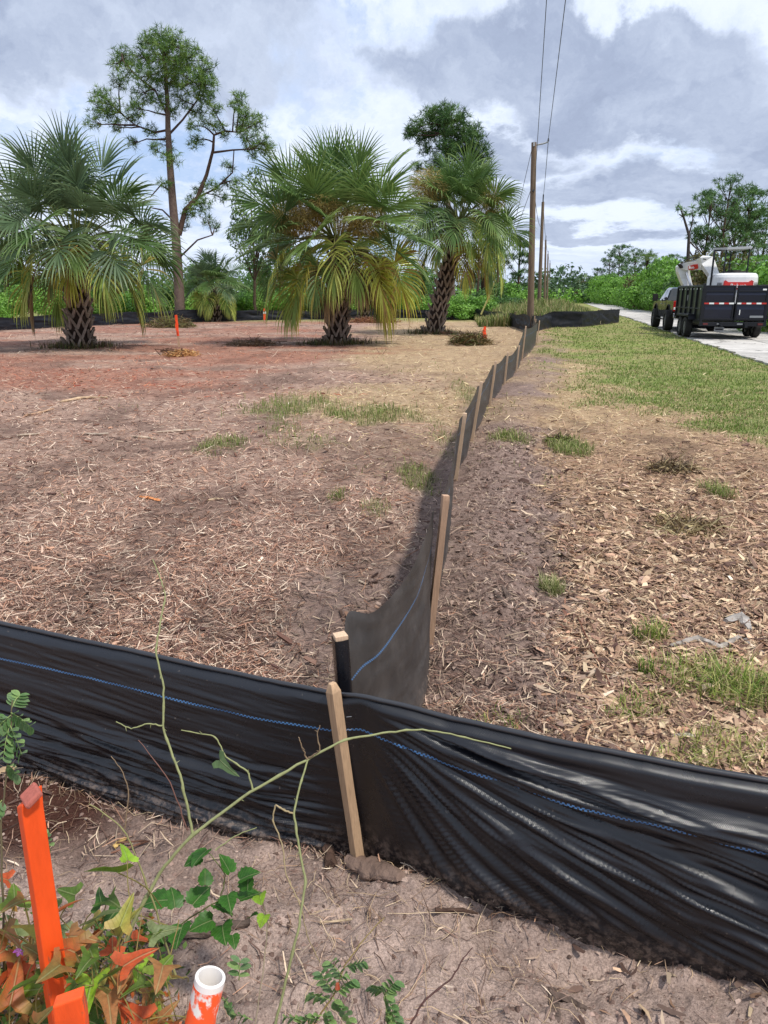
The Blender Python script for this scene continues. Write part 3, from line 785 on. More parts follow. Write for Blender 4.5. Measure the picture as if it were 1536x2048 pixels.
# rolled hem that catches the light
hem = Acc()
hp = P[:, -1] + np.stack([Nn[:, 0] * .004, Nn[:, 1] * .004, np.full(nu, -.002)], 1)
hem.tube((hp - FA0)[::3], .0065 + .003 * fbm(S[::3] * 3, S[::3] * 0, 70), 8, (1, 1, 1))
hemm = mat('hem_fabric', (.013, .013, .016), .33, .8, bump=.35, bscale=320, dist=.001)
hem.obj('hem', hemm, fa, smooth=True)
b = G(715, 1712, .03); tpt = RY(664, 1366, b[1] + .035)
st = stake_mesh(b - FA0, tpt - FA0, .031, .027, yaw=.80, col=(190, 158, 126))
st.obj('stake', M['stakewood'], fa, bevel=.0015)
stp = Acc()
for hh in (.50, .46): stp.tube(np.array([[.008, -.03, hh], [.022, -.034, hh + .004]]) + [-.04, .0, 0], .0008, 5)
stp.obj('staple', M['galv'], fa)
lb = RY(-300, 1480, 2.75); 

# --- receding fence
fb = empty('silt_fence', B_st[0]); FB0 = np.array(B_st[0])
tag(fb, 'black silt fence on wooden stakes running away from the corner up the middle', 'fence', 'black silt fences')
tops = [RY(680, 1268, 1.935), RY(886, 990, 3.12), RY(922, 826, B_st[2][1]), RY(957, 763, B_st[3][1]), RY(987, 722, B_st[4][1]), RY(1012, 704, B_st[5][1]), RY(1035, 691, B_st[6][1]),
        RY(1049, 652, B_st[7][1]), np.array([5.05, 24.5, .80]), np.array([5.8, 28.8, .72]), np.array([6.6, 33.0, .72])]
nseg = len(B_st) - 1
Pall = []; UVall = []; s_acc = 0
for q in range(nseg):
    b0, b1 = np.array(B_st[q]), np.array(B_st[q + 1]); t0, t1 = tops[q].copy(), tops[q + 1].copy()
    L = np.linalg.norm(b1 - b0); nuq = 110 if q == 0 else (70 if q < 3 else 30); nvq = 60 if q < 2 else 30
    d0 = .00 if q == 0 else .06; d1 = .06
    t0[2] -= d0; t1[2] -= d1
    u = np.linspace(0, 1, nuq); v = np.linspace(0, 1, nvq)
    U, Vv = np.meshgrid(u, v, indexing='ij')
    bb = b0[None] * (1 - u)[:, None] + b1[None] * u[:, None]; tt_ = t0[None] * (1 - u)[:, None] + t1[None] * u[:, None]
    tan = (b1 - b0)[:2] / np.linalg.norm((b1 - b0)[:2]); nrm = np.array([tan[1], -tan[0], 0])
    if q == 0:
        tt_[:, 2] -= .09 * np.sin(math.pi * np.clip(u, 0, 1)) ** .8 * (1 - .3 * u) 
        tt_[:, :2] += nrm[None, :2] * (.045 * np.sin(math.pi * u) - .03 * np.sin(math.pi * u * .5))[:, None]
        bb[:, :2] += nrm[None, :2] * (.115 * np.sin(math.pi * u) ** .8 * (1 - .3 * u) + .02)[:, None]
        # little crumple next to the wrapped stake
    else:
        tt_[:, 2] -= (.05 + .02 * (q % 2)) * np.sin(math.pi * u)
        bb[:, :2] += nrm[None, :2] * (.05 * np.sin(math.pi * u))[:, None]
    bb[:, 2] = -.14
    Pq = bb[:, None] * (1 - Vv)[..., None] + tt_[:, None] * Vv[..., None]
    su = (s_acc + u * L)[:, None] + 0 * Vv
    wr = (fbm(su * 1.6, Vv * 9 + su * 2.0, 80 + q) - .5) * (.028 if q else .022) + (fbm(su * 4, Vv * 26 + su * 5, 90 + q) - .5) * .010 * (1 if q else .8)
    wr *= np.sin(math.pi * np.clip(U * .96 + .02, 0, 1)) ** .5
    Pq += nrm[None, None] * wr[..., None]
    Pq += nrm[None, None] * (-.012)
    if q == 0:
        Pq[..., 2] -= (.05 * np.exp(-((U - .02) / .035) ** 2) - .035 * np.exp(-((U - .13) / .05) ** 2)) * Vv ** 7
        Pq[..., :2] -= nrm[None, None, :2] * (.030 * np.exp(-((U - .12) / .06) ** 2) * Vv ** 7)[..., None]
    Pall.append(Pq); 
    hgt = np.linalg.norm(Pq - Pq[:, :1], axis=-1) - .14
    stripe = Vv * .0
    vv_ = .42 + (Vv - (.78 + .03 * np.sin(math.pi * U))) * .62
    UVq = np.stack([su, vv_], -1)
    fabric('fabric_panel', Pq - FB0, UVq, FAB_B, fb)
    s_acc += L
CW = (214, 184, 154)
for q in range(1, nseg + 1):
    wdt = .038 if q < 8 else .05
    tn = (B_line[min(q + 1, nseg)] - B_line[q - 1]); yw = math.atan2(tn[1], tn[0])
    nr_ = np.array([tn[1], -tn[0], 0]) / np.linalg.norm(tn)
    nudge = nr_ * (.036 if q > 1 else .012)
    stake_mesh(B_st[q] - FB0 + nudge, tops[q] - FB0 + nudge, wdt if q > 1 else .031, .032 if q > 1 else .028, yw if q > 1 else .25, col=CW if q != 1 else (186, 152, 126), point=False).obj('stake', M['stakewood'], fb, bevel=.0015)
# wrapped corner stake
cs = stake_mesh(np.array([0, .0, 0]), tops[0] - FB0, .038, .036, .35, col=(206, 176, 148), point=False)
cs.obj('stake', M['stakewood'], fb, bevel=.0015)
wrap = Acc(); ax = tops[0] - FB0
ang = np.linspace(0, 2 * math.pi, 33)[:-1]; zz = np.linspace(-.15, .982, 60)
V = []
for z_ in zz:
    for a_ in ang:
        cx_, cy_ = math.cos(a_), math.sin(a_)
        r_ = .0225 / max(abs(math.cos(a_ - .35)), abs(math.sin(a_ - .35))) ** .75 + .0035 * (vnoise(a_ * 1.6, z_ * 7, 3) - .5)
        V.append(ax * z_ + np.array([cx_ * r_, cy_ * r_, 0]))
V = np.array(V).reshape(60, 32, 3)
UVw = np.zeros((60, 33, 2)); V = np.concatenate([V, V[:, :1]], 1)
UVw[..., 0] = np.linspace(0, .16, 33)[None]; UVw[..., 1] = np.linspace(-.10, .62, 60)[:, None]
fabric('wrapped_fabric', V, UVw, FAB_A, fb)

# --- the fence along the back of the plot and along the road end
def far_fence(name, pts, hts, label, base_z=-.08, seed=0, stakes=()):
    e = empty(name, (pts[0][0], pts[0][1], 0)); O = np.array([pts[0][0], pts[0][1], 0])
    tag(e, label, 'fence', 'black silt fences')
    pts = np.array(pts); d = np.concatenate([[0], np.cumsum(np.hypot(*np.diff(pts, axis=0).T))])
    n = int(d[-1] / .12); s = np.linspace(0, d[-1], n)
    X = np.interp(s, d, pts[:, 0]); Y = np.interp(s, d, pts[:, 1]); H = np.interp(s, d, hts)
    v = np.linspace(0, 1, 16); Sx, Vx = np.meshgrid(s, v, indexing='ij')
    tn = np.stack([np.gradient(X, s), np.gradient(Y, s)], 1); nrm = np.stack([tn[:, 1], -tn[:, 0]], 1)
    sag = .10 * (fbm(s * .45, s * 0, seed) - .5) * 2
    Z = base_z + (H + sag - base_z)[:, None] * Vx
    off = (fbm(Sx * .8, Vx * 3 + Sx * .5, seed + 5) - .5) * .16 + (fbm(Sx * 2.2, Vx * 9 + Sx, seed + 6) - .5) * .08
    off = off * np.sin(math.pi * Vx) ** .6 + .05 * (fbm(Sx * 1.2, Vx * 0, seed + 9) - .5)
    P = np.stack([X[:, None] + nrm[:, :1] * off, Y[:, None] + nrm[:, 1:] * off, Z], -1)
    UV = np.stack([Sx, np.clip(Vx * .7, 0, 1)], -1)
    fabric('fabric', P - O, UV, FAB_F, e)
    for k_, sv in enumerate(np.arange(.05, d[-1] + .01, 2.6)):
        x_, y_ = np.interp(sv, d, pts[:, 0]), np.interp(sv, d, pts[:, 1]); h_ = np.interp(sv, d, hts)
        tn_ = np.array([np.interp(sv, s, nrm[:, 0]), np.interp(sv, s, nrm[:, 1])])
        bb = np.array([x_ - tn_[0] * .09, y_ - tn_[1] * .09, 0]) - O
        stake_mesh(bb, bb + [random.uniform(-.04, .04), 0, h_ + random.uniform(-.02, .10)], .05, .035, 0, col=(110, 96, 84), point=False).obj('stake', M['stakewood'], e)
    return e
cor = [6.55, 33.0]
back_px = [(1035, 652, .72), (1000, 647, .60), (950, 640, .60), (850, 636.5, .55), (760, 636, .55), (600, 639.5, .55), (500, 641, .58), (360, 645, .62), (220, 650, .62), (100, 656, .62), (0, 661, .58), (-250, 672, .55)]
pts = [cor]; hts = [.72]
for x_, y_, h_ in back_px[1:]:
    g_ = G(x_, y_); pts.append([g_[0], g_[1]]); hts.append(h_ * (1.12 if g_[1] > 44 else 1.05))
pts = np.array(pts)
far_fence('silt_fence', pts[::-1], hts[::-1], 'long black silt fence along the back of the cleared plot behind the palms', seed=11)
rf = [cor, [8.6, 38.3], [10.2, 38.6], G(1238, 645.5)[:2]]
far_fence('silt_fence', rf, [.70, .78, .78, .82], 'short black silt fence stretching right from the first pole towards the road', seed=23)
print('fences', time.time() - T0)
# ------------------------------------------------------------------ cabbage palms
def nrmz(v): return v / (np.linalg.norm(v, axis=-1, keepdims=True) + 1e-9)
UPV = np.array([0, 0, 1.0])
def frond(acc_p, acc_b, org, az, el, pet, blade, grav, tone, seed, nseg=52, tipbrown=.3, droop=1.0, fold=.25, span=142):
    """petiole into acc_p, fan blade into acc_b"""
    r = np.random.default_rng(seed)
    d = np.array([math.cos(az) * math.cos(el), math.sin(az) * math.cos(el), math.sin(el)])
    P = [np.array(org, float)]; n = 9
    for k in range(n):
        d = d - UPV * (grav * .55 * pet / n * (.3 + k / n)); d /= np.linalg.norm(d); P.append(P[-1] + d * pet / n)
    acc_p.tube(P, np.linspace(.030, .013, n + 1) * (1.0 if pet > .9 else .8), 5, tone['pet'])
    H = P[-1]
    s = np.cross(d, UPV); s = s / (np.linalg.norm(s) + 1e-6); nn = np.cross(s, d)
    tw = r.normal(0, .45); s, nn = s * math.cos(tw) + nn * math.sin(tw), nn * math.cos(tw) - s * math.sin(tw)
    th = np.radians(np.linspace(-span, span, nseg)) + r.normal(0, .012, nseg)
    # costa runs on through the blade, curving down
    cl = .36 * blade
    cpos = np.cos(th) .clip(0, 1) ** 1.5 * cl
    dc = d - UPV * .35 * grav * .5; dc /= np.linalg.norm(dc)
    start = H + dc[None] * cpos[:, None] - UPV[None] * (cpos[:, None] ** 2) * .45 * grav
    dirs = np.cos(th)[:, None] * dc[None] + np.sin(th)[:, None] * s[None]
    dirs = nrmz(dirs + nn[None] * (fold * np.abs(np.sin(th))[:, None] - .02))
    Ls = blade * (.74 + .26 * np.cos(th / 1.25)) * r.uniform(.92, 1.06, nseg)
    Ls = Ls - cpos * .55
    KS = 7; pts = [start]; cur = start; dd = dirs.copy()
    for k in range(1, KS):
        t_ = k / (KS - 1)
        g_ = grav * droop * (.05 + 1.15 * max(0, t_ - .50) ** 1.1) * r.uniform(.6, 1.4, nseg)
        dd = nrmz(dd - UPV[None] * g_[:, None] + r.normal(0, .012, (nseg, 3)))
        cur = cur + dd * (Ls / (KS - 1))[:, None]; pts.append(cur)
    Pm = np.stack(pts, 1)
    sd = np.cross(dirs, nn[None] + 0 * dirs); sd = nrmz(sd)
    alt = np.where(np.arange(nseg) % 2 == 0, 1, -1) * .55
    sd = nrmz(sd * np.cos(alt)[:, None] + nn[None] * np.sin(alt)[:, None])
    tt_ = np.linspace(0, 1, KS)
    dth = math.radians(2 * span / nseg)
    wmax = np.minimum(Ls[:, None] * dth * 1.35 * np.minimum(tt_, .42)[None] + .010, .058)
    W_ = wmax * np.where(tt_ < .42, 1, np.clip((1 - tt_) / .58, 0.03, 1) ** .75)[None]
    base = np.array(tone['a']); tip = np.array(tone['b'])
    gr = (sm(tt_, .45, 1.0) * tipbrown)[None, :, None]
    c = base[None, None] * (1 - gr) + tip[None, None] * gr
    c = c * (1 + r.normal(0, .13, (nseg, 1, 1)))
    yb = (r.random(nseg) < tone.get('mixp', 0))[:, None, None]
    c = np.where(yb, np.array(tone.get('c', tip))[None, None] * (1 + r.normal(0, .12, (nseg, 1, 1))), c)
    acc_b.strips(Pm, W_, sd, np.clip(c, .004, .9))
def TONE(a, b, pet=(120, 130, 70), c=None, mixp=0): return dict(a=C3(*a), b=C3(*b), pet=C3(*pet), c=C3(*(c or b)), mixp=mixp)
T_UP = TONE((82, 108, 62), (166, 182, 122)); T_UP2 = TONE((106, 130, 76), (184, 192, 132)); T_BL = TONE((92, 112, 88), (172, 186, 150))
T_LOW = TONE((134, 152, 78), (206, 198, 112), (176, 178, 92), (196, 196, 110), .40)
T_YEL = TONE((182, 178, 76), (222, 192, 100), (190, 186, 86), (168, 132, 76), .25)
T_DRY = TONE((150, 116, 88), (190, 158, 126), (120, 92, 66), (92, 66, 48), .4)
T_MIX = TONE((92, 112, 62), (170, 164, 92), (140, 140, 74), (150, 134, 72), .3)

def trunk_xyz(base, top, lean, t):
    b = np.array(base, float); e = np.array(top, float)
    return b + (e - b) * t + np.array(lean) * math.sin(math.pi * t)
def make_palm(loc, H, rt, top_off, specs, label, seed=0, boots=True, group='cabbage palms', cat='palm tree', nb=(9, 11), stalks=(), skirt=0, scale=1.0, boot_from=0.0):
    r = np.random.default_rng(seed)
    e = empty('cabbage_palm', (loc[0], loc[1], 0)); tag(e, label, cat, group)
    top = np.array([top_off[0], top_off[1], H])
    t_ = np.linspace(0, 1, 16)
    path = np.stack([trunk_xyz((0, 0, -.1), top, (0, 0, 0), q) for q in t_])
    rad = rt * (1.08 - .32 * t_) * (1 + r.normal(0, .03, 16)); rad[0] *= 1.15
    a = Acc(); a.tube(path, rad, 14, C3(58, 46, 40)); a.obj('trunk', M['bark'], e, smooth=True)
    if boots:
        # old leaf bases, criss-crossed up the trunk
        bm_ = Acc()
        bw, bl, bt = .145, .34, .05
        for sgn in (-1, 1):
            prof = [(sgn * .0, -.05), (sgn * .03, -.05), (sgn * .155, .25), (sgn * .105, .275), (sgn * .0, .05)]
            pts_ = np.array([[0.0 + .09 * (z_ + .05) / .33 - .02, x_, z_] for x_, z_ in prof])
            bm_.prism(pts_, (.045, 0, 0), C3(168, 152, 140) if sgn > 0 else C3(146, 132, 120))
        me = bm_.mesh('leaf_base', M['boot'])
        k = 0; rows_ = int(H * nb[1] / 3.2)
        for q in range(rows_):
            tq = (q + .35) / rows_
            if tq < boot_from: continue
            c = trunk_xyz((0, 0, 0), top, (0, 0, 0), tq); rr0 = np.interp(tq, t_, rad)
            m_ = nb[0]
            for j in range(m_):
                az = 2 * math.pi * (j + .5 * (q % 2)) / m_ + r.normal(0, .05)
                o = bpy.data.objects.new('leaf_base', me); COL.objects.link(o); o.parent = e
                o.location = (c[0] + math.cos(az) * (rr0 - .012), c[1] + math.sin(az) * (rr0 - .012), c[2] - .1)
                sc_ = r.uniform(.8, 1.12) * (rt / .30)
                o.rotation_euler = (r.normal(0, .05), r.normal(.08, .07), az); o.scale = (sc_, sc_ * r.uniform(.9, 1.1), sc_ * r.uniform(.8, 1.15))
                k += 1
    for si, s in enumerate(specs):
        az, el, pet, bl, gv, tone = s[:6]; kw = s[6] if len(s) > 6 else {}
        h = kw.get('h', None)
        org = trunk_xyz((0, 0, 0), top, (0, 0, 0), 1.0 if h is None else h) + np.array([math.cos(az), math.sin(az), 0]) * (rt * .5)
        ap, ab = Acc(), Acc()
        frond(ap, ab, org, az, el, pet, bl, gv, tone, seed * 1000 + si, nseg=kw.get('n', 52), tipbrown=kw.get('tb', .5), droop=kw.get('dr', 1.0), fold=kw.get('fold', .25), span=kw.get('span', 142))
        ab.obj('frond', M['leaf'], e)
        ap.obj('leaf_stalk', M['stem'], e, smooth=True)
    for (cx_, cy_, cz_, rx_, rz_, n_, cols_) in stalks:
        a = Acc(); n_ = int(n_)
        v = nrmz(r.normal(0, 1, (n_, 3))) * (r.random(n_) ** .45)[:, None] * np.array([rx_, rx_ * .8, rz_])
        p0 = np.array([cx_, cy_, cz_]) + v
        dv = nrmz(r.normal(0, 1, (n_, 3)) + v * 2 - UPV * .5)
        L_ = r.uniform(.10, .26, n_)
        pm = p0 + dv * L_[:, None] * .5; pe = pm + nrmz(dv - UPV * .6) * L_[:, None] * .5
        sd = nrmz(np.cross(dv, r.normal(0, 1, (n_, 3))))
        A_ = np.array([C3(*q) for q in cols_])[r.integers(0, len(cols_), n_)] * (1 + r.normal(0, .2, (n_, 1)))
        a.strips(np.stack([p0, pm, pe], 1), np.tile([.012, .010, .006], (n_, 1)), sd, np.clip(A_, .003, .9))
        a.obj('seed_cluster', M['leaf'], e)
    return e
def crown(seed, n_up, n_mid, n_low, pet, bl, stiff=.75, up=T_UP, up2=T_UP2, low=(T_LOW, T_YEL, T_DRY), lowlist=None):
    r = np.random.default_rng(seed + 500); S_ = []
    ga_ = 2.399963
    for k in range(n_up):
        el = R(87 - 52 * (k / n_up) ** .72); S_.append((k * ga_ + r.normal(0, .2), el, pet * r.uniform(.75, 1.0), bl * r.uniform(.9, 1.05), stiff * r.uniform(.6, .95), up if r.random() < .6 else up2, dict(tb=.35)))
    for k in range(n_mid):
        el = R(38 - 40 * (k / n_mid)); S_.append((k * ga_ + r.normal(0, .25) + 1.0, el, pet * r.uniform(.9, 1.12), bl * r.uniform(.9, 1.08), stiff * r.uniform(1.0, 1.5), up2 if r.random() < .6 else up, dict(tb=.5)))
    if lowlist is None:
        for k in range(n_low):
            el = R(-8 - 32 * r.random()); q = low[int(r.integers(0, len(low)))]
            S_.append((k * 2 * math.pi / n_low + r.normal(0, .2), el, pet * r.uniform(.8, 1.0), bl * r.uniform(.9, 1.05), stiff * r.uniform(2.2, 3.0), q, dict(tb=.8)))
    return S_
A90 = -math.pi / 2      # towards the camera
g1 = G(160, 695)
sp = crown(1, 19, 18, 0, 2.0, 1.50, .55, T_BL, T_UP)
sp += [(A90 + .15, R(5), .95, 1.25, 3.0, T_YEL, dict(tb=.5)), (A90 - .75, R(12), 1.25, 1.5, 2.6, T_LOW, dict(tb=.6)), (A90 - 1.35, R(5), 1.7, 1.35, 2.4, T_LOW, {}), (math.pi + .1, R(-5), 1.9, 1.2, 2.8, T_DRY, dict(tb=.7)),
       (A90 + .75, R(15), 1.5, 1.6, 2.1, T_LOW, {}), (A90 + 1.15, R(12), 1.9, 1.5, 1.9, T_LOW, {}), (.05, R(8), 2.0, 1.5, 1.5, T_MIX, {}), (.5, R(-5), 1.8, 1.4, 2.4, T_MIX, {}), (2.5, R(-10), 1.6, 1.4, 2.5, T_LOW, {}),
       (A90 - .35, R(0), 1.0, 1.2, 3.0, T_MIX, {}), (1.5, R(0), 1.6, 1.3, 2.4, T_MIX, {}), (A90 + .35, R(28), 1.5, 1.3, 1.8, T_UP2, {}), (A90 - 1.1, R(25), 1.7, 1.4, 1.8, T_UP, {}), (.25, R(30), 2.0, 1.5, 1.3, T_UP, {})]
make_palm(g1, 3.15, .34, (.25, 0), sp, 'large blue green cabbage palm with a short fat trunk at the left photo edge', 1, stalks=[(1.05, -.2, 3.0, .45, .55, 900, ((70, 60, 45), (96, 80, 50), (56, 50, 40)))])
g2 = G(674, 688)
sp = crown(2, 21, 17, 0, 2.0, 1.50, .42, T_UP, T_UP2)
sp += [(A90 - 1.1, R(-12), 1.9, 1.5, 2.2, T_LOW, {}), (A90 + 1.2, R(-15), 1.9, 1.5, 2.2, T_YEL, {}), (math.pi - .2, R(-8), 2.0, 1.5, 2.0, T_LOW, {}), (-.1, R(-12), 1.9, 1.5, 2.2, T_YEL, {}), (A90 - .3, R(-30), 1.4, 1.3, 2.4, T_DRY, {}), (A90 - .05, R(22), 1.15, 1.5, 3.2, T_LOW, dict(tb=.9)), (A90 + .45, R(18), 1.2, 1.5, 3.0, T_LOW, dict(tb=.6)), (A90 - .9, R(-8), 1.7, 1.5, 2.4, T_YEL, dict(tb=.7)), (A90 - 1.25, R(8), 2.0, 1.6, 1.7, T_LOW, {}),
       (math.pi + .1, R(12), 2.1, 1.5, 1.6, T_MIX, {}), (A90 + .95, R(2), 1.8, 1.5, 2.2, T_YEL, {}), (A90 + 1.35, R(8), 2.0, 1.6, 1.7, T_YEL, {}), (.15, R(10), 2.1, 1.4, 1.6, T_LOW, {}), (.6, R(-10), 1.8, 1.4, 2.4, T_MIX, {}),
       (A90 + .65, R(0), 1.05, 1.3, 3.4, T_DRY, dict(tb=.8)), (2.6, R(-5), 1.8, 1.4, 2.2, T_YEL, {}), (1.6, R(-10), 1.6, 1.3, 2.2, T_DRY, {}), (A90 - .5, R(-5), 1.5, 1.3, 2.6, T_MIX, {}), (A90 + 1.0, R(-20), 1.2, 1.2, 2.6, T_DRY, {})]
SC = ((182, 154, 96), (154, 126, 80), (206, 178, 118), (126, 112, 72))
make_palm(g2, 3.35, .33, (.10, 0), sp, 'tallest cabbage palm, in the middle, with brown seed clusters and drooping yellow fronds', 2,
          stalks=[(-1.15, -.9, 3.95, .95, .48, 4200, SC), (.9, -.8, 3.8, .85, .5, 3400, SC), (-.2, -1.0, 4.2, .6, .4, 2000, SC), (-1.0, .8, 3.8, .8, .4, 900, SC)])
g3 = G(865, 668)
sp = crown(3, 20, 18, 0, 1.6, 1.40, 1.0, T_UP2, T_UP)
sp += [(A90 - 1.0, R(-15), 1.15, 1.1, 3.0, T_YEL, dict(tb=.5)), (A90 + .3, R(10), 1.1, 1.3, 3.0, T_LOW, dict(tb=.5)), (A90 + .2, R(-35), 1.6, 1.4, 2.4, T_YEL, {}), (A90 + .95, R(-8), 1.8, 1.5, 2.6, T_MIX, {}), (A90 + 1.2, R(-25), 1.8, 1.4, 2.6, T_YEL, {}),
       (A90 + 1.5, R(0), 2.0, 1.4, 2.4, T_LOW, {}), (.4, R(-15), 1.7, 1.4, 2.6, T_YEL, {}), (1.5, R(-10), 1.6, 1.3, 2.4, T_MIX, {}), (2.8, R(-5), 1.4, 1.3, 2.4, T_MIX, {}), (A90 + .7, R(-55), 1.5, 1.1, 2.4, T_DRY, {}), (A90 + .75, R(15), 1.5, 1.4, 2.6, T_LOW, {})]
make_palm(g3, 4.55, .33, (1.0, 0), sp, 'cabbage palm leaning right on a long boot-covered trunk, third palm from the left', 3, nb=(9, 10),
          stalks=[(-.35, -.8, 5.75, .8, .6, 2800, SC), (2.1, -.7, 5.2, .6, .6, 1800, SC), (.2, -.3, 4.5, .55, .8, 1200, ((66, 54, 42), (92, 76, 52), (48, 42, 34)))])
g4 = G(430, 643)
make_palm(g4, 2.2, .30, (.05, 0), crown(4, 12, 10, 8, 1.2, 1.15, .9, T_BL, T_UP, (T_LOW, T_LOW, T_MIX)), 'small pale green cabbage palm standing before the back fence beside the pine trunk', 4, nb=(7, 9))
g5 = G(728, 640)
make_palm(g5, 3.0, .32, (.0, 0), crown(5, 6, 6, 0, 1.2, 1.1, 1.0, T_UP, T_MIX) + [(k * .9, R(-15 - 10 * (k % 3)), 1.0, 1.25, 3.2, T_DRY, dict(tb=.6)) for k in range(7)],
          'old cabbage palm with a skirt of dead brown fronds behind the middle palm', 5, nb=(7, 9))
print('palms', time.time() - T0)

# ------------------------------------------------------------------ pines
def needles(acc, cen, n_each, L, w, cols, seed, up=.35):
    """cen (N,3): one burst of needles at each point"""
    r = np.random.default_rng(seed); N = len(cen)
    c0 = np.repeat(cen, n_each, axis=0); n = len(c0)
    d = nrmz(r.normal(0, 1, (n, 3)) + UPV * up)
    Ln = L * r.uniform(.6, 1.15, n)
    mid = c0 + d * (Ln * .55)[:, None]; end = mid + nrmz(d - UPV * .25) * (Ln * .45)[:, None]
    sd = nrmz(np.cross(d, r.normal(0, 1, (n, 3))))
    ct = np.array([C3(*q) for q in cols]); base = ct[r.integers(0, len(ct), N)]
    cc = np.repeat(base, n_each, axis=0) * (1 + r.normal(0, .18, (n, 1)))
    acc.strips(np.stack([c0, mid, end], 1), np.tile([w, w * .8, w * .15], (n, 1)), sd, np.clip(cc, .003, .9))
PN = ((88, 118, 62), (110, 138, 72), (72, 100, 54), (130, 150, 84))
PND = ((72, 102, 62), (90, 120, 72), (60, 88, 56), (106, 132, 80))
def limb_path(a, b, sag, r, n=6, wig=.1):
    a = np.array(a, float); b = np.array(b, float); t_ = np.linspace(0, 1, n)
    P = a + (b - a) * t_[:, None]; P[:, 2] += -sag * np.sin(math.pi * t_)
    L = np.linalg.norm(b - a)
    P[1:-1] += r.normal(0, wig * L * .35 / n ** .5, (n - 2, 3)) * .6
    return P
def make_pine(base, trunk_pts, rad0, clumps, label, seed, Y, limbs=(), cols=PN, nl=.32, nw=.021, group='slash pines', dens=1.0, per=14):
    """trunk_pts px points; clumps: (px,py,r_px,depth offset) — each converted into metres at distance Y"""
    r = np.random.default_rng(seed)
    e = empty('pine_tree', (base[0], base[1], 0)); O = np.array([base[0], base[1], 0]); tag(e, label, 'pine tree', group)
    T = np.array([RY(x_, y_, Y) for x_, y_ in trunk_pts]) - O; T[0][2] = -.1
    n = len(T); a = Acc(); rads = np.linspace(rad0, .05, n)
    tt_ = np.linspace(0, n - 1, (n - 1) * 4 + 1); TT = np.stack([np.interp(tt_, range(n), T[:, k]) for k in range(3)], 1); RRd = np.interp(tt_, range(n), rads)
    a.tube(TT, RRd, 10, C3(120, 104, 94)); a.obj('trunk', M['bark'], e, smooth=True)
    joints = list(TT[len(TT) // 5:]); br = Acc()
    for Lp in limbs:
        P = np.array([RY(x_, y_, Y + dz) for x_, y_, dz in Lp[0]]) - O
        k_ = len(P); ti = np.linspace(0, k_ - 1, (k_ - 1) * 4 + 1); P = np.stack([np.interp(ti, range(k_), P[:, q]) for q in range(3)], 1)
        l_ = Acc(); l_.tube(P, np.linspace(Lp[1], .03, len(P)), 7, C3(92, 74, 64)); l_.obj('limb', M['bark'], e, smooth=True); joints += list(P[3:])
    J = np.array(joints)
    for ci, (x_, y_, rp, dz) in enumerate(clumps):
        c = RY(x_, y_, Y + dz) - O; rc = rp / F_PX * Y * 1.6
        # bough from the nearest wood below
        dd = np.linalg.norm((J - c) * [1, 1, 1.4], axis=1) + np.where(J[:, 2] > c[2] + .1, 3, 0)
        j = J[np.argmin(dd)]
        P = limb_path(j, c, -.12 * np.linalg.norm(c - j) * r.uniform(-.3, 1.5), r)
        br.tube(P, np.linspace(.035 + .012 * np.linalg.norm(c - j), .018, len(P)), 5, C3(84, 68, 60))
        nt_ = max(4, int(dens * 24 * (rc / .5) ** 2.0))
        v = nrmz(r.normal(0, 1, (nt_, 3))) * (r.random(nt_) ** .4)[:, None] * rc * np.array([1, 1, .8])
        cen = c + v
        for q in cen[: max(3, nt_ // 3)]:
            br.tube(limb_path(P[-2], q, 0, r, 3), [.016, .012, .007], 4, C3(84, 68, 60), cap=False)
        na = Acc(); needles(na, cen, per, nl, nw, cols, seed * 100 + ci)
        na.obj('needle_clump', M['needle'], e)
    br.obj('branches', M['bark'], e, smooth=True)
    return e
b = G(360, 642)
Yp = 46.0
cl = []
for (x_, y_, r_, d_) in ((322, 78, 17, 0), (295, 88, 15, .5), (350, 92, 20, -.5), (380, 115, 20, .3), (408, 140, 17, 0), (412, 170, 15, -.4), (330, 115, 22, -.6), (288, 125, 20, .5), (300, 150, 18, -.4),
        (355, 140, 22, .6), (380, 165, 20, -.3), (340, 165, 18, 0), (245, 112, 15, .3), (255, 145, 12, -.3), (238, 165, 12, .6), (232, 128, 10, 0), (285, 190, 15, .2), (270, 215, 13, -.5), (262, 235, 12, .5),
        (200, 190, 12, .5), (218, 205, 15, -.4), (198, 220, 14, .2), (225, 230, 12, .6), (185, 245, 10, 0), (235, 255, 10, .4), (410, 195, 14, .4), (425, 215, 12, -.3), (420, 245, 12, .2), (395, 225, 12, .5), (385, 255, 10, -.4),
        (390, 285, 12, .4), (300, 262, 10, .2), (265, 285, 9, .5), (310, 300, 9, -.3), (345, 318, 12, -.5), (335, 290, 9, .4), (330, 368, 9, -.4), (365, 200, 14, .5), (345, 222, 11, .3), (320, 205, 12, -.3),
        (480, 200, 12, .2), (495, 230, 13, -.3), (515, 245, 13, .3), (485, 250, 12, .4), (492, 275, 14, -.2), (525, 285, 14, .2), (505, 300, 12, .5), (470, 215, 9, 0), (535, 305, 11, .4), (450, 270, 8, .3), (445, 255, 8, 0),
        (455, 335, 9, .2), (430, 372, 11, 0), (455, 368, 9, .5), (475, 362, 9, -.2), (398, 378, 9, .3), (385, 400, 10, .3), (410, 405, 11, -.4), (440, 395, 9, .3), (375, 430, 11, .2), (395, 420, 10, -.2), (430, 455, 8, .3), (415, 440, 9, 0), (365, 455, 9, .3)):
    cl.append((x_, y_, r_, d_ * 2.2))
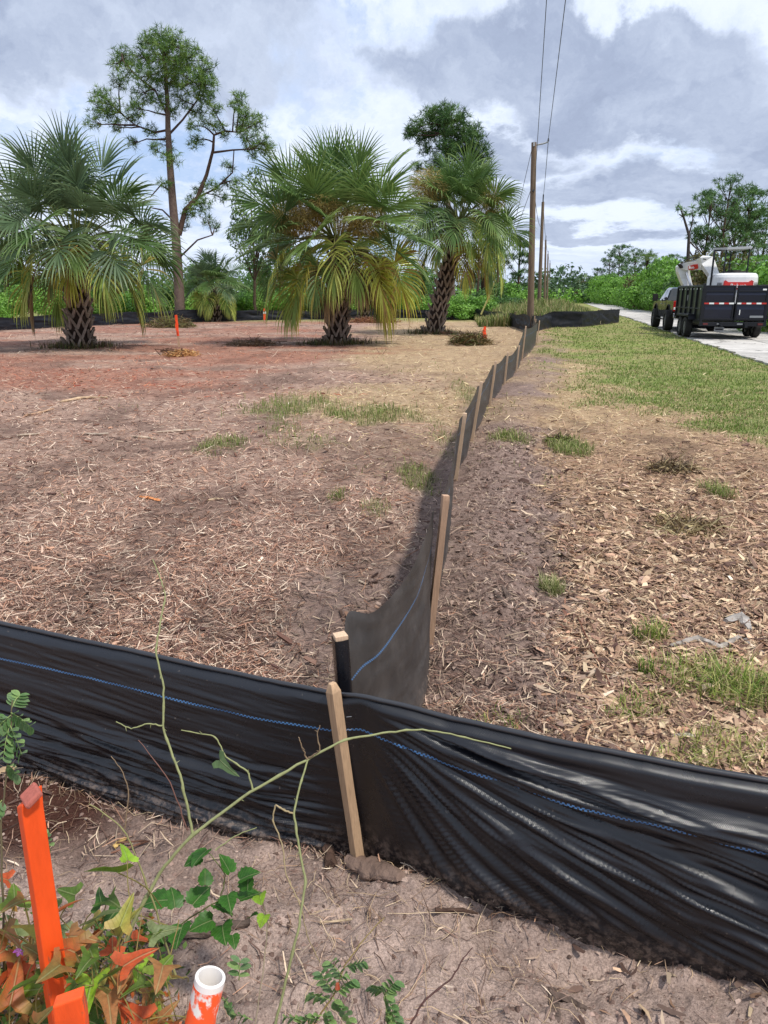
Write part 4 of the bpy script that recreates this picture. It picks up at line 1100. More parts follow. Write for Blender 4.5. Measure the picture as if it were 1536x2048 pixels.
make_pine(G(360, 641), [(361, 641), (357, 560), (352, 480), (345, 400), (340, 330), (336, 260), (335, 200), (330, 140), (324, 90)], .33, cl,
          'tall slash pine with dense top and bare curved side limb behind the left palm', 11, Yp,
          limbs=[([(358, 470, 0), (370, 420, .2), (395, 395, .3), (413, 350, .5), (426, 300, .6), (428, 270, .6), (450, 262, .5), (480, 265, .4)], .16),
                 ([(426, 305, .6), (465, 300, .4), (505, 298, .2)], .07), ([(385, 400, .3), (430, 378, .2), (465, 345, .2), (468, 300, .3)], .06),
                 ([(354, 520, 0), (395, 480, -.3), (425, 470, -.4)], .06), ([(336, 260, 0), (310, 265, .5), (270, 250, .8), (240, 225, 1)], .07), ([(334, 230, 0), (310, 180, -.4), (270, 150, -.7), (245, 120, -.6)], .06),
                 ([(344, 385, 0), (322, 370, -.6), (300, 395, -.8)], .05), ([(350, 445, 0), (325, 420, .5), (300, 415, .8)], .06), ([(335, 230, 0), (330, 170, .3), (345, 130, .4)], .08), ([(337, 270, 0), (365, 240, .5), (395, 200, .8), (405, 160, .6)], .07)])
cl = [(x_, y_, r_, d_ * 2) for x_, y_, r_, d_ in ((885, 228, 16, 0), (862, 235, 14, .5), (910, 240, 18, -.5), (835, 255, 13, .2), (850, 275, 13, .6), (880, 262, 18, .4), (915, 272, 20, 0), (945, 265, 14, .5), (955, 290, 16, 0), (925, 302, 18, .6), (890, 300, 16, -.4),
     (965, 315, 14, .3), (940, 335, 16, .4), (822, 262, 8, 0), (850, 300, 9, .4), (835, 335, 8, .3), (870, 330, 12, .4), (815, 270, 7, 0), (900, 345, 14, 0), (960, 350, 14, .3))]
make_pine(RY(900, 620, 58), [(905, 620), (900, 500), (896, 400), (892, 300), (888, 235)], .32, cl, 'dense topped slash pine rising behind the third palm', 12, 58.0, cols=PND, nl=.42, nw=.03, dens=.9)

# ------------------------------------------------------------------ leafy trees and bushes
LFG = ((108, 150, 60), (126, 170, 72), (84, 122, 52), (146, 186, 88), (114, 154, 68))
LFD = ((80, 112, 64), (96, 130, 74), (66, 96, 56), (112, 142, 84))
LFB = ((116, 96, 66), (96, 84, 58), (130, 112, 76), (82, 86, 50))
def leaf_cards(acc, cen, rad, n, size, cols, seed, flat=1.0, low=-1.0):
    r = np.random.default_rng(seed)
    cen = np.asarray(cen, float).reshape(-1, 3); m = len(cen); rad = np.broadcast_to(np.asarray(rad, float).reshape(-1, 1) if np.ndim(rad) < 2 else np.asarray(rad, float), (m, 3))
    w = rad[:, 0] ** 2; idx = r.choice(m, n, p=w / w.sum())
    v = nrmz(r.normal(0, 1, (n, 3))); v[:, 2] = np.where(v[:, 2] < low, -v[:, 2], v[:, 2])
    q = cen[idx] + v * rad[idx] * (1 - .42 * r.random(n) ** 1.8)[:, None]
    nrm = nrmz(v * .9 + r.normal(0, .7, (n, 3)) + UPV * .3)
    a = nrmz(np.cross(nrm, r.normal(0, 1, (n, 3)))); b = np.cross(nrm, a)
    s = size * r.uniform(.6, 1.3, n)
    a = a * s[:, None] * .5; b = b * s[:, None] * .30
    ct = np.array([C3(*c_) for c_ in cols]); tone = ct[r.integers(0, len(ct), m)][idx] * .5 + ct[r.integers(0, len(ct), n)] * .5
    tone = tone * (1 + r.normal(0, .16, (n, 1)))
    V = np.stack([q - a, q + b, q + a, q - b], 1).reshape(-1, 3)
    acc.add(V, np.arange(n * 4).reshape(-1, 4), np.clip(np.repeat(tone, 4, 0), .003, .9))
def bush_mesh(seed, w, h, n, size, cols, lobes=14):
    r = np.random.default_rng(seed); cen = []; rad = []
    for k in range(lobes):
        a_ = r.uniform(0, 2 * math.pi); q = math.sqrt(r.random()) * w * .36; zz = r.uniform(.18, .78) * h * (1 - .35 * (q / (w * .4)) ** 2)
        cen.append((math.cos(a_) * q, math.sin(a_) * q, zz)); s_ = r.uniform(.13, .24); rad.append((w * s_, w * s_, h * s_ * r.uniform(.8, 1.2)))
    A_ = Acc(); leaf_cards(A_, cen, np.array(rad), n, size, cols, seed)
    st_ = Acc()
    for c_ in cen[:9]:
        st_.tube(limb_path((r.normal(0, .12), r.normal(0, .12), -.05), c_, 0, r, 4), np.linspace(.035, .012, 4), 4, C3(84, 70, 56), cap=False)
    return A_.mesh('foliage', M['leaf']), st_.mesh('stems', M['bark'])
def place(name, label, cat, group, loc, meshes, rz, s):
    e = empty(name, (loc[0], loc[1], 0), rz); e.scale = s; tag(e, label, cat, group)
    for nm, me in meshes:
        o = bpy.data.objects.new(nm, me); COL.objects.link(o); o.parent = e
        if nm in STUFFY: o['kind'] = 'stuff'
    return e
BM = [bush_mesh(100 + k, 4.2, 3.0, 7500, .17, (LFG, LFG, LFG, LFD, LFB)[k], 18) for k in range(5)]
rb = random.Random(3)
# hedge along the right side of the road
ks = [0, 1, 0, 2, 1, 3, 0, 2, 4, 1, 0, 2, 3, 1, 0, 2, 1, 4, 3, 0, 1, 2]
desc = ['bright green leafy bush', 'fresh green rounded bush', 'dense green bush', 'dark green bush', 'brownish half dry bush']
def loc_word(px):
    return px
y = 23.0; n_ = 0
hedge = []
while y < 195:
    off = 3.7 + rb.uniform(-.3, .5) - 5.5 * max(0.0, (y - 120) / 75)
    if y < 31: off += 4.0 - (y - 23) * .4
    hedge.append((rowx(y, off), y, ks[n_ % len(ks)], rb.uniform(1.15, 1.4) * (1.0 + .0025 * y))); y += 2.2 + .035 * y; n_ += 1
hw_ = ['right photo edge beyond the trailer', 'right of the trailer tail', 'behind the right end of the trailer gate', 'behind the trailer gate', 'behind the excavator body', 'behind the excavator canopy',
       'behind the excavator boom', 'just left of the excavator arm', 'behind the pickup cab', 'beyond the pickup mirror', 'first clear of the pickup', 'second clear of the pickup',
       'third clear of the pickup', 'fourth clear of the pickup', 'fifth clear of the pickup']
for q, (x_, y_, k_, s_) in enumerate(hedge):
    if q < len(hw_): lb_ = desc[k_] + ' in the roadside hedge, ' + hw_[q]
    else: lb_ = 'distant ' + desc[k_] + ' at the far narrowing end of the roadside hedge'
    place('bush', lb_, 'bush', 'bushes along the road' if q < len(hw_) else 'distant %ses of the roadside hedge' % desc[k_], (x_, y_), (('foliage', BM[k_][0]), ('stems', BM[k_][1])), rb.uniform(0, 6), (s_, s_, s_ * rb.uniform(.9, 1.15) * (.95 if y_ < 60 else 1.05)))
# second row, taller, further right
for q, (y_, off, k_, s_) in enumerate(((32, 8.5, 2, 1.25), (38, 9, 1, 1.2), (44, 8.0, 4, 1.3), (51, 8.5, 3, 1.35), (59, 8, 3, 1.3), (67, 8.5, 4, 1.35), (76, 8.2, 3, 1.4), (86, 8.5, 2, 1.3))):
    place('bush', ('tall %s rising behind the front hedge, %s' % (desc[k_], ('at the right edge of the photo', 'just inside the right edge', 'behind the excavator, olive brown', 'behind the boom, darkest', 'left of the boom', 'brown one left of the boom', 'over the narrowing road', 'farthest one'))[0] if False else 'tall %s rising behind the front hedge, %s' % (desc[k_], ('at the right edge of the photo', 'just inside the right edge', 'directly behind the excavator', 'just left of the excavator boom', 'above the pickup cab', 'to the left of the pickup', 'where the hedge dips', 'farthest along the road')[q])),
          'bush', 'bushes along the road', (rowx(y_, off), y_), (('foliage', BM[k_][0]), ('stems', BM[k_][1])), rb.uniform(0, 6), (s_, s_, s_ * 1.15))
# undergrowth beyond the back fence (left)
bx_list = [(-60, 47, 1, .8, 'at the left edge of the photo'), (30, 52, 0, .9, 'left of the first palm trunk'), (110, 50, 1, .9, 'behind the first palm trunk'), (205, 50, 2, .8, 'right of the first palm trunk'), (270, 53, 0, .9, 'under the low fronds of the left palm'),
           (330, 56, 3, .95, 'left of the pine trunk'), (395, 55, 0, .85, 'right of the pine trunk'), (470, 57, 1, .8, 'right of the small palm'), (530, 60, 2, .85, 'beside the small orange stake'), (590, 62, 0, .9, 'left of the middle palm trunk'),
           (650, 60, 3, .9, 'behind the middle palm trunk'), (715, 62, 1, .75, 'behind the dead fronded palm'), (775, 62, 0, .7, 'right of the dead fronded palm'), (830, 60, 2, .75, 'left of the leaning palm trunk'), (905, 50, 0, .62, 'right of the leaning palm trunk'),
           (945, 52, 1, .75, 'behind the leaning bamboo pole'), (990, 60, 3, 1.0, 'left of the first utility pole'), (1020, 66, 2, 1.1, 'close to the first utility pole')]
for (px_, y_, k_, s_, w_) in bx_list:
    c = RY(px_, 600, y_)
    place('bush', desc[k_] + ' beyond the back fence, ' + w_, 'bush', 'bushes beyond the back fence', (c[0], y_), (('foliage', BM[k_][0]), ('stems', BM[k_][1])), rb.uniform(0, 6), (s_ * 1.2, s_ * 1.2, s_ * .92))

# generic trees: leafy, and open topped pine
def tree_mesh(seed, h, w, n, size, cols, base=.35, lobes=22, r0=.16):
    r = np.random.default_rng(seed); cen = []; rad = []
    for k in range(lobes):
        t_ = r.random(); zz = h * (base + (1 - base) * .93 * t_); wq = w * .5 * math.sin(math.pi * min(.97, .18 + .78 * t_)) ** .8
        a_ = r.uniform(0, 6.3); q = wq * math.sqrt(r.random()) * .8; s_ = r.uniform(.11, .20)
        cen.append((math.cos(a_) * q, math.sin(a_) * q, zz)); rad.append((w * s_, w * s_, w * s_ * .8))
    A_ = Acc(); leaf_cards(A_, cen, np.array(rad), n, size, cols, seed)
    tr = Acc(); tp = limb_path((0, 0, -.1), (r.normal(0, .3), r.normal(0, .3), h * .86), 0, r, 8, .05); tr.tube(tp, np.linspace(r0, .04, 8), 8, C3(96, 80, 68))
    lb_ = Acc()
    for c_ in cen:
        j = tp[max(1, min(6, int(7 * (c_[2] / h) * .75)))]
        lb_.tube(limb_path(j, c_, 0, r, 5), np.linspace(.06, .015, 5), 4, C3(90, 74, 62), cap=False)
    return [('crown', A_.mesh('crown', M['leaf'])), ('trunk', tr.mesh('trunk', M['bark'], True)), ('branches', lb_.mesh('branches', M['bark']))]
def pine_mesh(seed, h, w, ncl, cols, base=.5, per=14, nl=.5, nw=.05, r0=.2):
    r = np.random.default_rng(seed)
    tr = Acc(); tp = limb_path((0, 0, -.1), (r.normal(0, .4), r.normal(0, .4), h * .95), 0, r, 9, .05); tr.tube(tp, np.linspace(r0, .05, 9), 8, C3(112, 90, 78))
    cen = []; lb_ = Acc()
    for k in range(ncl):
        t_ = r.random() ** .8; zz = h * (base + (1 - base) * t_); wq = w * .5 * (math.sin(math.pi * (.22 + .70 * t_)) ** .7)
        a_ = r.uniform(0, 6.3); q = wq * r.uniform(.25, 1.0)
        c_ = np.array([math.cos(a_) * q, math.sin(a_) * q, zz]); j = tp[max(1, min(7, int(8 * (zz - q * .5) / h)))]
        lb_.tube(limb_path(j, c_, .1 * q, r, 5), np.linspace(.05, .018, 5), 4, C3(88, 72, 62), cap=False)
        m_ = int(r.integers(5, 11)); cen.append(c_ + nrmz(r.normal(0, 1, (m_, 3))) * (r.random((m_, 1)) ** .4) * w * .085 * np.array([1.2, 1.2, .7]))
    A_ = Acc(); needles(A_, np.vstack(cen), per, nl, nw, cols, seed)
    return [('crown', A_.mesh('crown', M['needle'])), ('trunk', tr.mesh('trunk', M['bark'], True)), ('branches', lb_.mesh('branches', M['bark']))]
PF = ((86, 116, 76), (102, 132, 84), (72, 100, 68), (116, 142, 96))
TP = [pine_mesh(201, 13, 6.5, 46, PF, .45), pine_mesh(202, 12, 5.0, 34, PF, .5), pine_mesh(203, 14, 8.0, 58, PF, .3), pine_mesh(204, 9, 4.0, 32, PF, .3)]
TL = [tree_mesh(211, 9, 6, 9000, .22, LFD), tree_mesh(212, 8, 4.2, 3800, .20, LFD, .3, 16), tree_mesh(213, 10, 5, 3400, .24, ((92, 116, 76), (76, 100, 62), (108, 130, 88)), .35, 18)]
def tree(px, Y, top_py, kind, label, cat='tree', wf=1.0, name=None, grp='background trees'):
    meshes, h0 = kind
    h = (HOR - top_py) / F_PX * Y * 1.0 + CAM_H; s = h / h0
    c = RY(px, 600, Y)
    return place(name or ('pine_tree' if cat == 'pine tree' else 'leafy_tree'), label, cat, grp, (c[0], Y), meshes, rb.uniform(0, 6), (s * wf, s * wf, s))
P0, P1, P2, P3 = (TP[0], 13), (TP[1], 12), (TP[2], 14), (TP[3], 9); L0, L1, L2 = (TL[0], 9), (TL[1], 8), (TL[2], 10)
tree(510, 56, 362, L2, 'thin airy tree with dark trunk between the tall pine and the middle palm', wf=.75)
tree(560, 66, 430, L1, 'low leafy tree showing left of the middle palm', wf=1.0)
tree(20, 62, 436, L0, 'dark rounded tree at the left edge behind the left palm')
tree(-70, 66, 450, L0, 'broad tree at the far left edge, partly outside the photo')
tree(130, 75, 500, L1, 'small tree behind the left palm trunk')
tree(240, 70, 500, L2, 'pale green tree behind the right half of the left palm')
tree(400, 64, 512, L1, 'low tree behind the small palm')
tree(620, 72, 500, L0, 'dark tree behind the middle palm', wf=.8)
tree(770, 75, 480, L2, 'leafy tree in the gap between the middle and leaning palms', wf=.8)
tree(845, 78, 520, L1, 'small dark tree left of the leaning palm trunk')
tree(1000, 68, 455, P1, 'dark pine just behind the leaning palm, left of the first utility pole', 'pine tree', 1.1)
tree(1035, 74, 478, P3, 'slim dark pine hugging the first utility pole on its left', 'pine tree', 1.0)
tree(955, 72, 450, P0, 'pine behind the right side of the leaning palm', 'pine tree')
# tall group at right
tree(1395, 88, 408, P1, 'slim pine at the left of the tall group on the right, above the boom', 'pine tree', 1.0)
tree(1430, 84, 384, P2, 'tallest pine of the group above the excavator', 'pine tree', 1.0)
tree(1478, 86, 404, P0, 'broad pine right of the tallest, above the excavator canopy', 'pine tree', 1.25)
tree(1515, 92, 432, P2, 'pine near the right edge of the tall group', 'pine tree', 1.1)
tree(1555, 80, 455, P0, 'lower pine cut by the right edge of the photo', 'pine tree', 1.2)
tree(1452, 98, 430, P0, 'pine half hidden behind the tallest one of the right group', 'pine tree', 1.2)
# mid-distance wood right of the road
for q, (px_, Y_, ty, kd, wf_, w_) in enumerate(((1120, 150, 540, P1, 1.3, 'right beside the far utility poles'), (1145, 155, 546, P0, 1.2, 'second from the far utility poles'), (1165, 140, 552, P2, 1.2, 'standing over the end of the road'),
        (1190, 125, 541, P0, 1.2, 'just right of the end of the road'), (1213, 112, 512, P2, 1.1, 'on the left shoulder of the rise'), (1235, 104, 500, P0, 1.3, 'highest of the rise over the hedge'), (1262, 100, 508, P2, 1.3, 'right of the highest one over the hedge'),
        (1290, 96, 516, P0, 1.2, 'in the middle over the brownish bushes'), (1315, 92, 524, P3, 1.5, 'short one left of the pickup'), (1340, 95, 518, P1, 1.4, 'above the pickup cab'), (1370, 100, 520, P0, 1.3, 'behind the excavator arm'))):
    Y_ = min(235.0, 17.5 / max(.02, (px_ - 768) / 1514 - .232))
    tree(px_, Y_, ty, kd, 'distant pine right of the road, ' + w_, 'pine tree', wf_)
# dead leaning snag in front of the right group
snag = empty('dead_tree', (RY(1378, 600, 70)[0], 70, 0)); tag(snag, 'leafless broken tree leaning over the excavator boom', 'dead tree')
O = np.array([snag.location.x, 70, 0]); a = Acc()
a.tube(np.array([RY(x_, y_, 70) for x_, y_ in ((1378, 600), (1376, 520), (1378, 470), (1366, 430), (1360, 415))]) - O, np.linspace(.20, .05, 5), 7, C3(84, 76, 72)); a.obj('trunk', M['bark'], snag, smooth=True)
a = Acc()
for L_ in (((1376, 480), (1395, 500), (1410, 525)), ((1378, 470), (1386, 440), (1384, 420)), ((1377, 500), (1390, 520), (1395, 545)), ((1368, 435), (1358, 428)), ((1392, 500), (1389, 530))):
    a.tube(np.array([RY(x_, y_, 70) for x_, y_ in L_]) - O, np.linspace(.08, .03, len(L_)), 5, C3(84, 76, 72))
a.obj('limbs', M['bark'], snag)
na = Acc(); needles(na, np.array([RY(x_, y_, 70) for x_, y_ in ((1358, 412), (1363, 418), (1368, 432), (1355, 420), (1384, 415), (1390, 425), (1372, 425))]) - O, 26, .55, .05, PF, 9); na.obj('needle_clump', M['needle'], snag)
# far wood closing the view
a = Acc(); r = np.random.default_rng(77)
cen = []; rad = []
for k in range(900):
    Y_ = r.uniform(150, 260); x_ = r.uniform(-230, 190); h_ = r.uniform(2, 8.5) * (1.25 if r.random() < .15 else 1) * (.9 if x_ > 20 else .8)
    cen.append((x_, Y_, h_ * .8)); rad.append((r.uniform(1.8, 3.6), 2.5, r.uniform(1.2, 2.4)))
    if h_ > 4: cen.append((x_ + r.normal(0, .8), Y_, h_ * .4)); rad.append((2.6, 2.2, 2.4))
leaf_cards(a, cen, np.array(rad), 62000, 1.0, ((78, 102, 72), (92, 116, 82), (66, 88, 64), (86, 108, 84)), 5)
leaf_cards(a, [(x_, 148 + (x_ % 7), 1.2) for x_ in np.arange(-220, 60, 3.0)], np.array([[2.6, 2, 1.8]]), 15000, .6, LFG, 6)
# thicket between hedge trees and background, left side
cc = [(x_, 84 + (x_ * 7 % 11), 1.6 + (x_ * 13 % 5) * .45) for x_ in np.arange(-62, 8, 2.2)]
leaf_cards(a, cc, np.array([[2.4, 2, 2.3]]), 24000, .38, LFD, 8)
tag(a.obj('far_woods', M['leaf']), 'distant belt of mixed green woods closing the horizon', 'woods', kind='stuff')
# understory palms in the wood
for (px_, Y_, h_, w_) in ((965, 74, 3.2, 'small dusty palm in the thicket left of the first utility pole'), (1288, 140, 7.6, 'wild palm poking out of the hedge above the brown bushes')):
    c = RY(px_, 600, Y_)
    make_palm(c, h_, .25, (0, 0), [(k * 2.4, R(85 - 75 * k / 15), 1.2, 1.2, 1.1, T_UP2 if k % 3 else T_UP, dict(n=22)) for k in range(15)], w_, 30 + px_, boots=False)
print('trees', time.time() - T0)
# ------------------------------------------------------------------ utility poles and wires
def pole(base, top, r0, r1, label, arm=False, ins=True):
    e = empty('utility_pole', (base[0], base[1], 0)); tag(e, label, 'utility pole', 'wooden utility poles in a row'); O = np.array([base[0], base[1], 0])
    a = Acc(); n = 9; tt_ = np.linspace(0, 1, n)[:, None]
    P = np.array([0, 0, -.2]) * (1 - tt_) + (np.array(top) - O) * tt_
    a.tube(P, np.linspace(r0, r1, n), 12); a.obj('shaft', M['pole'], e, smooth=True)
    tp = np.array(top) - O
    if arm:
        a = Acc(); a.tube([tp + [0, 0, -.12], tp + [.42, -.02, -.05], tp + [.66, -.03, .02]], .04, 6); a.obj('bracket', M['galv'], e, smooth=True)
        a = Acc()
        for k in range(3): a.cyl(tp + [.66, -.03, .06 + .045 * k], (0, 0, 1), .052 - .008 * k, .022, 12)
        a.obj('insulator', M['wire'], e, smooth=True)
        a = Acc(); a.cyl(tp + [.06, -r1 - .07, -2.1], (0, 1, 0), .05, .12, 10); a.obj('spool_insulator', M['wire'], e, smooth=True)
        a = Acc(); a.box(tp + [-.02, -r1 - .02, -.1], (.09, .04, .16)); a.obj('clamp', M['galv'], e)
    elif ins:
        a = Acc(); a.tube([tp + [0, 0, 0], tp + [.0, 0, .55]], .05, 6); a.obj('insulator', M['wire'], e)
    return e
p1b = RY(1061, 651, 37.5); p1b[2] = 0; p1t = RY(1068, 285, 37.5)
pole(p1b, p1t, .175, .12, 'nearest and tallest wooden utility pole with a metal side bracket at its top', arm=True)
pl = [(1079, 1086, 404, 62, 'second utility pole, just right of the nearest one'), (1090, 1091.5, 480, 102, 'third utility pole, thin and dark'), (1095, 1096, 508, 140, 'fourth utility pole along the row'), (1099, 1100, 526, 178, 'farthest utility pole of the row')]
tops_ = [p1t]
for (xb, xt, yt, Y_, lb_) in pl:
    b_ = RY(xb, 600, Y_); t_ = RY(xt, yt, Y_); pole(b_, t_, .17, .11, lb_); tops_.append(t_)
def wire(a_, b_, sag, r_, label, name='power_line', n=24):
    a_ = np.array(a_); b_ = np.array(b_); t_ = np.linspace(0, 1, n)[:, None]
    P = a_ + (b_ - a_) * t_; P[:, 2] -= (sag * 4 * t_ * (1 - t_))[:, 0]
    ac = Acc(); c = P.mean(0); ac.tube(P - c, r_, 5); o = ac.obj(name, M['wire']); o.location = c
    return tag(o, label, 'cable', 'overhead cables')
armt = p1t + np.array([.66, -.03, .16]); nt1 = p1t + np.array([.10, -.2, -2.1])
prevp = RY(1098, -60, 20.0); prevn = RY(1090, -60, 20.0)
dirp = (RY(1130, 0, 24.5) - armt); wire(armt, armt + dirp * 2.6, .25, .013, 'upper overhead cable from the bracket of the nearest pole towards the viewer')
dirn = (RY(1093, 0, 24.0) - nt1); wire(nt1, nt1 + dirn * 2.6, .25, .012, 'lower overhead cable left of the other one, running from the nearest pole towards the viewer')
wire(armt, tops_[1] + [0, 0, .55], .5, .016, 'upper cable between the nearest and second poles')
wire(nt1, tops_[1] + [0, 0, -1.8], .5, .014, 'lower cable between the nearest and second poles')
for k in range(1, 4):
    wire(tops_[k] + [0, 0, .5], tops_[k + 1] + [0, 0, .5], .7, .02, 'cable between the %s poles' % ('second and third', 'third and fourth', 'fourth and farthest')[k - 1])
gy1 = RY(1018, 500, 40.0); wire(p1t + [-.05, 0, -.1], p1t + (RY(1030, 440, 39.0) - p1t) * 2.15, .15, .012, 'long stay wire slanting down left from the top of the nearest pole', 'stay_wire')
wire(p1t + [-.05, 0, -2.1], p1t + [-.05, 0, -2.1] + (RY(1042, 430, 38.6) - p1t + [0.05, 0, 2.1]) * 2.6, .1, .012, 'shorter stay wire slanting down left from the middle of the nearest pole', 'stay_wire')
# pale leaning pole
a = Acc(); q0, q1 = RY(962, 629, 42), RY(991, 560, 42); c = q0.copy(); a.tube(np.array([q0, (q0 + q1) / 2 + [.03, 0, .03], q1]) - c, [.05, .045, .035], 8, C3(206, 196, 120)); o = a.obj('bamboo_pole', M['stem'], smooth=True); o.location = c
tag(o, 'pale yellow pole leaning across the back fence beside the third palm', 'pole')

# ------------------------------------------------------------------ orange survey markers
def marker(px, py0, py1, w, label, col='orange_far', plain=.35, lean=0, tapes=False):
    b_ = G(px, py0); t_ = RY(px + lean, py1, b_[1]); e = empty('survey_stake', b_); tag(e, label, 'survey stake', 'orange survey stakes'); L_ = t_ - b_
    s_ = stake_mesh([0, 0, 0], L_ * (plain + .02), w, w * .7, 0, col=(206, 170, 140), point=False); s_.obj('stake', M['stakewood'], e)
    s_ = stake_mesh(L_ * plain, L_, w * 1.15, w * .85, 0, point=False, below=0); s_.obj('painted_top', M[col], e)
    if tapes:
        a = Acc(); a.box(L_ * .72, (w * 1.4, w * 1.1, .13)); a.obj('tag_label', M['white_tape'], e)
        a = Acc(); a.box(L_ * .78 + [0, -w * .6, 0], (w * .8, .01, .05)); a.obj('tag_mark', M['rubber'], e)
    else:
        r = random.Random(px); a = Acc()
        for k in range(3):
            x_ = r.uniform(-.02, .02); z_ = L_[2] * r.uniform(.75, .95)
            a.strips(np.array([[[x_, -w * .7, z_], [x_ + r.uniform(-.03, .05), -w * .8, z_ - .13], [x_ + r.uniform(-.04, .08), -w * .9, z_ - .30]]]), np.array([[.05, .06, .05]]), np.array([[1., .1, 0]]), (1, 1, 1))
        a.obj('ribbon', M[col], e)
marker(358, 694, 630, .06, 'slim orange survey stake right of the left palm, out in the red mulch', lean=-6)
marker(967, 685, 653, .07, 'short bright orange survey stake beside the brown brush heap', lean=3, plain=.3)
marker(529, 645, 617, .11, 'orange survey stake with a white label before the back fence', tapes=True, plain=.2)
marker(758, 637, 622, .07, 'tiny pinkish orange survey stake near the back fence behind the leaning palm', plain=.1)

# ------------------------------------------------------------------ wheels
def wheel(parent, loc, r_, w_, rim_r, double=False):
    a = Acc(); x, y_, z = loc
    prof = [(-w_ / 2, r_ * .62), (-w_ / 2, r_ * .93), (-w_ * .36, r_), (w_ * .36, r_), (w_ / 2, r_ * .93), (w_ / 2, r_ * .62)]
    seg = 32; V = []
    for px_, pr in prof:
        for k in range(seg):
            g_ = (.985 if k % 2 and pr > r_ * .98 else 1); t_ = 2 * math.pi * k / seg; V.append((px_, math.cos(t_) * pr * g_, math.sin(t_) * pr * g_))
    F_ = [[i * seg + k, i * seg + (k + 1) % seg, (i + 1) * seg + (k + 1) % seg, (i + 1) * seg + k] for i in range(len(prof) - 1) for k in range(seg)]
    a.add(V, F_); o = a.obj('wheel', M['rubber'], parent); o.location = loc
    b_ = Acc(); b_.cyl((0, 0, 0), (1, 0, 0), r_ * .62, w_ * .80, 24); b_.cyl((-w_ * .42, 0, 0), (1, 0, 0), r_ * .16, w_ * .12, 12); b_.cyl((w_ * .42, 0, 0), (1, 0, 0), r_ * .16, w_ * .12, 12)
    for k in range(6):
        t_ = k * math.pi / 3
        for sx_ in (-1, 1): b_.cyl((sx_ * w_ * .41, math.cos(t_) * r_ * .36, math.sin(t_) * r_ * .36), (1, 0, 0), r_ * .10, w_ * .06, 8, col=(.2, .2, .2))
    b_.obj('rim', M['rim'], o)
    return o
# ------------------------------------------------------------------ dump trailer
TX, TY = RY(1470, 600, 27.6)[0], 27.6
tr = empty('dump_trailer', (TX, TY, .03), -math.atan(.17)); tag(tr, 'black dump trailer with closed double rear gates carrying a small excavator', 'trailer')
TW_, TL_, TB, TT = 2.22, 4.35, .66, 1.92
bl = M['black_metal']; dp = M['dark_panel']
grass_refl = mat('side_panel_grass_reflection', (.030, .034, .018), .38, .5, coat=.4, var=.25, vscale=3)  # olive tint paints the grass reflected in the trailer's dark side
a = Acc(); a.box((0, TL_ / 2, TB + .02), (TW_ - .06, TL_, .05)); a.obj('bed_floor', bl, tr)
for sx_ in (-1, 1):
    x_ = sx_ * (TW_ / 2 - .03)
    a = Acc(); a.box((x_, TL_ / 2, (TB + TT) / 2 - .02), (.035, TL_ - .02, TT - TB - .06)); a.obj('side_panel', grass_refl if sx_ < 0 else bl, tr)
    a = Acc(); a.box((x_ + sx_ * .035, TL_ / 2, TT - .03), (.085, TL_, .08)); a.obj('top_rail', bl, tr, bevel=.008)
    a = Acc(); a.box((x_ + sx_ * .035, TL_ / 2, TB + .42), (.07, TL_ - .04, .05)); a.obj('middle_rail', bl, tr, bevel=.006)
    a = Acc(); a.box((x_ + sx_ * .035, TL_ / 2, TB), (.09, TL_, .09)); a.obj('bottom_rail', bl, tr, bevel=.008)
    for k in range(6):
        yq_ = .05 + (TL_ - .1) * k / 5
        a = Acc(); a.box((x_ + sx_ * .042, yq_, (TB + TT) / 2), (.08, .09, TT - TB - .1)); a.obj('side_post', bl, tr, bevel=.008)
    if sx_ < 0:
        for k in range(8):
            a = Acc(); a.cyl((x_ - .082, .35 + k * .5, TT - .13), (1, 0, 0), .028, .012, 10); a.obj('tarp_hook', M['white_tape'], tr)
        a = Acc(); a.box((x_ - .03, 2.55, TB + .80), (.012, .30, .22)); a.obj('side_label', M['grey_paint'], tr)
    # fender over the tandem wheels, step plates
    xf = sx_ * (TW_ / 2 + .14)
    a = Acc(); a.box((xf, 1.85, .86), (.27, 2.05, .03)); a.box((xf, .80, .76), (.27, .22, .03), Matrix.Rotation(R(50), 3, 'X')); a.box((xf, 2.90, .76), (.27, .22, .03), Matrix.Rotation(R(-50), 3, 'X')); a.box((xf + sx_ * .13, 1.85, .82), (.02, 2.05, .07)); a.obj('fender', bl, tr, bevel=.005)
    for yw_ in (1.42, 2.28): wheel(tr, (xf, yw_, .385), .385, .24, .2)
    a = Acc(); a.box((sx_ * .42, TL_ / 2 - .2, .52), (.10, TL_ + .2, .17)); a.obj('frame_beam', bl, tr)
for yw_ in (1.42, 2.28):
    a = Acc(); a.cyl((0, yw_, .37), (1, 0, 0), .05, TW_ + .1, 10); a.obj('axle', bl, tr)
a = Acc(); a.box((0, TL_, (TB + TT) / 2), (TW_, .04, TT - TB)); a.obj('front_panel', bl, tr)
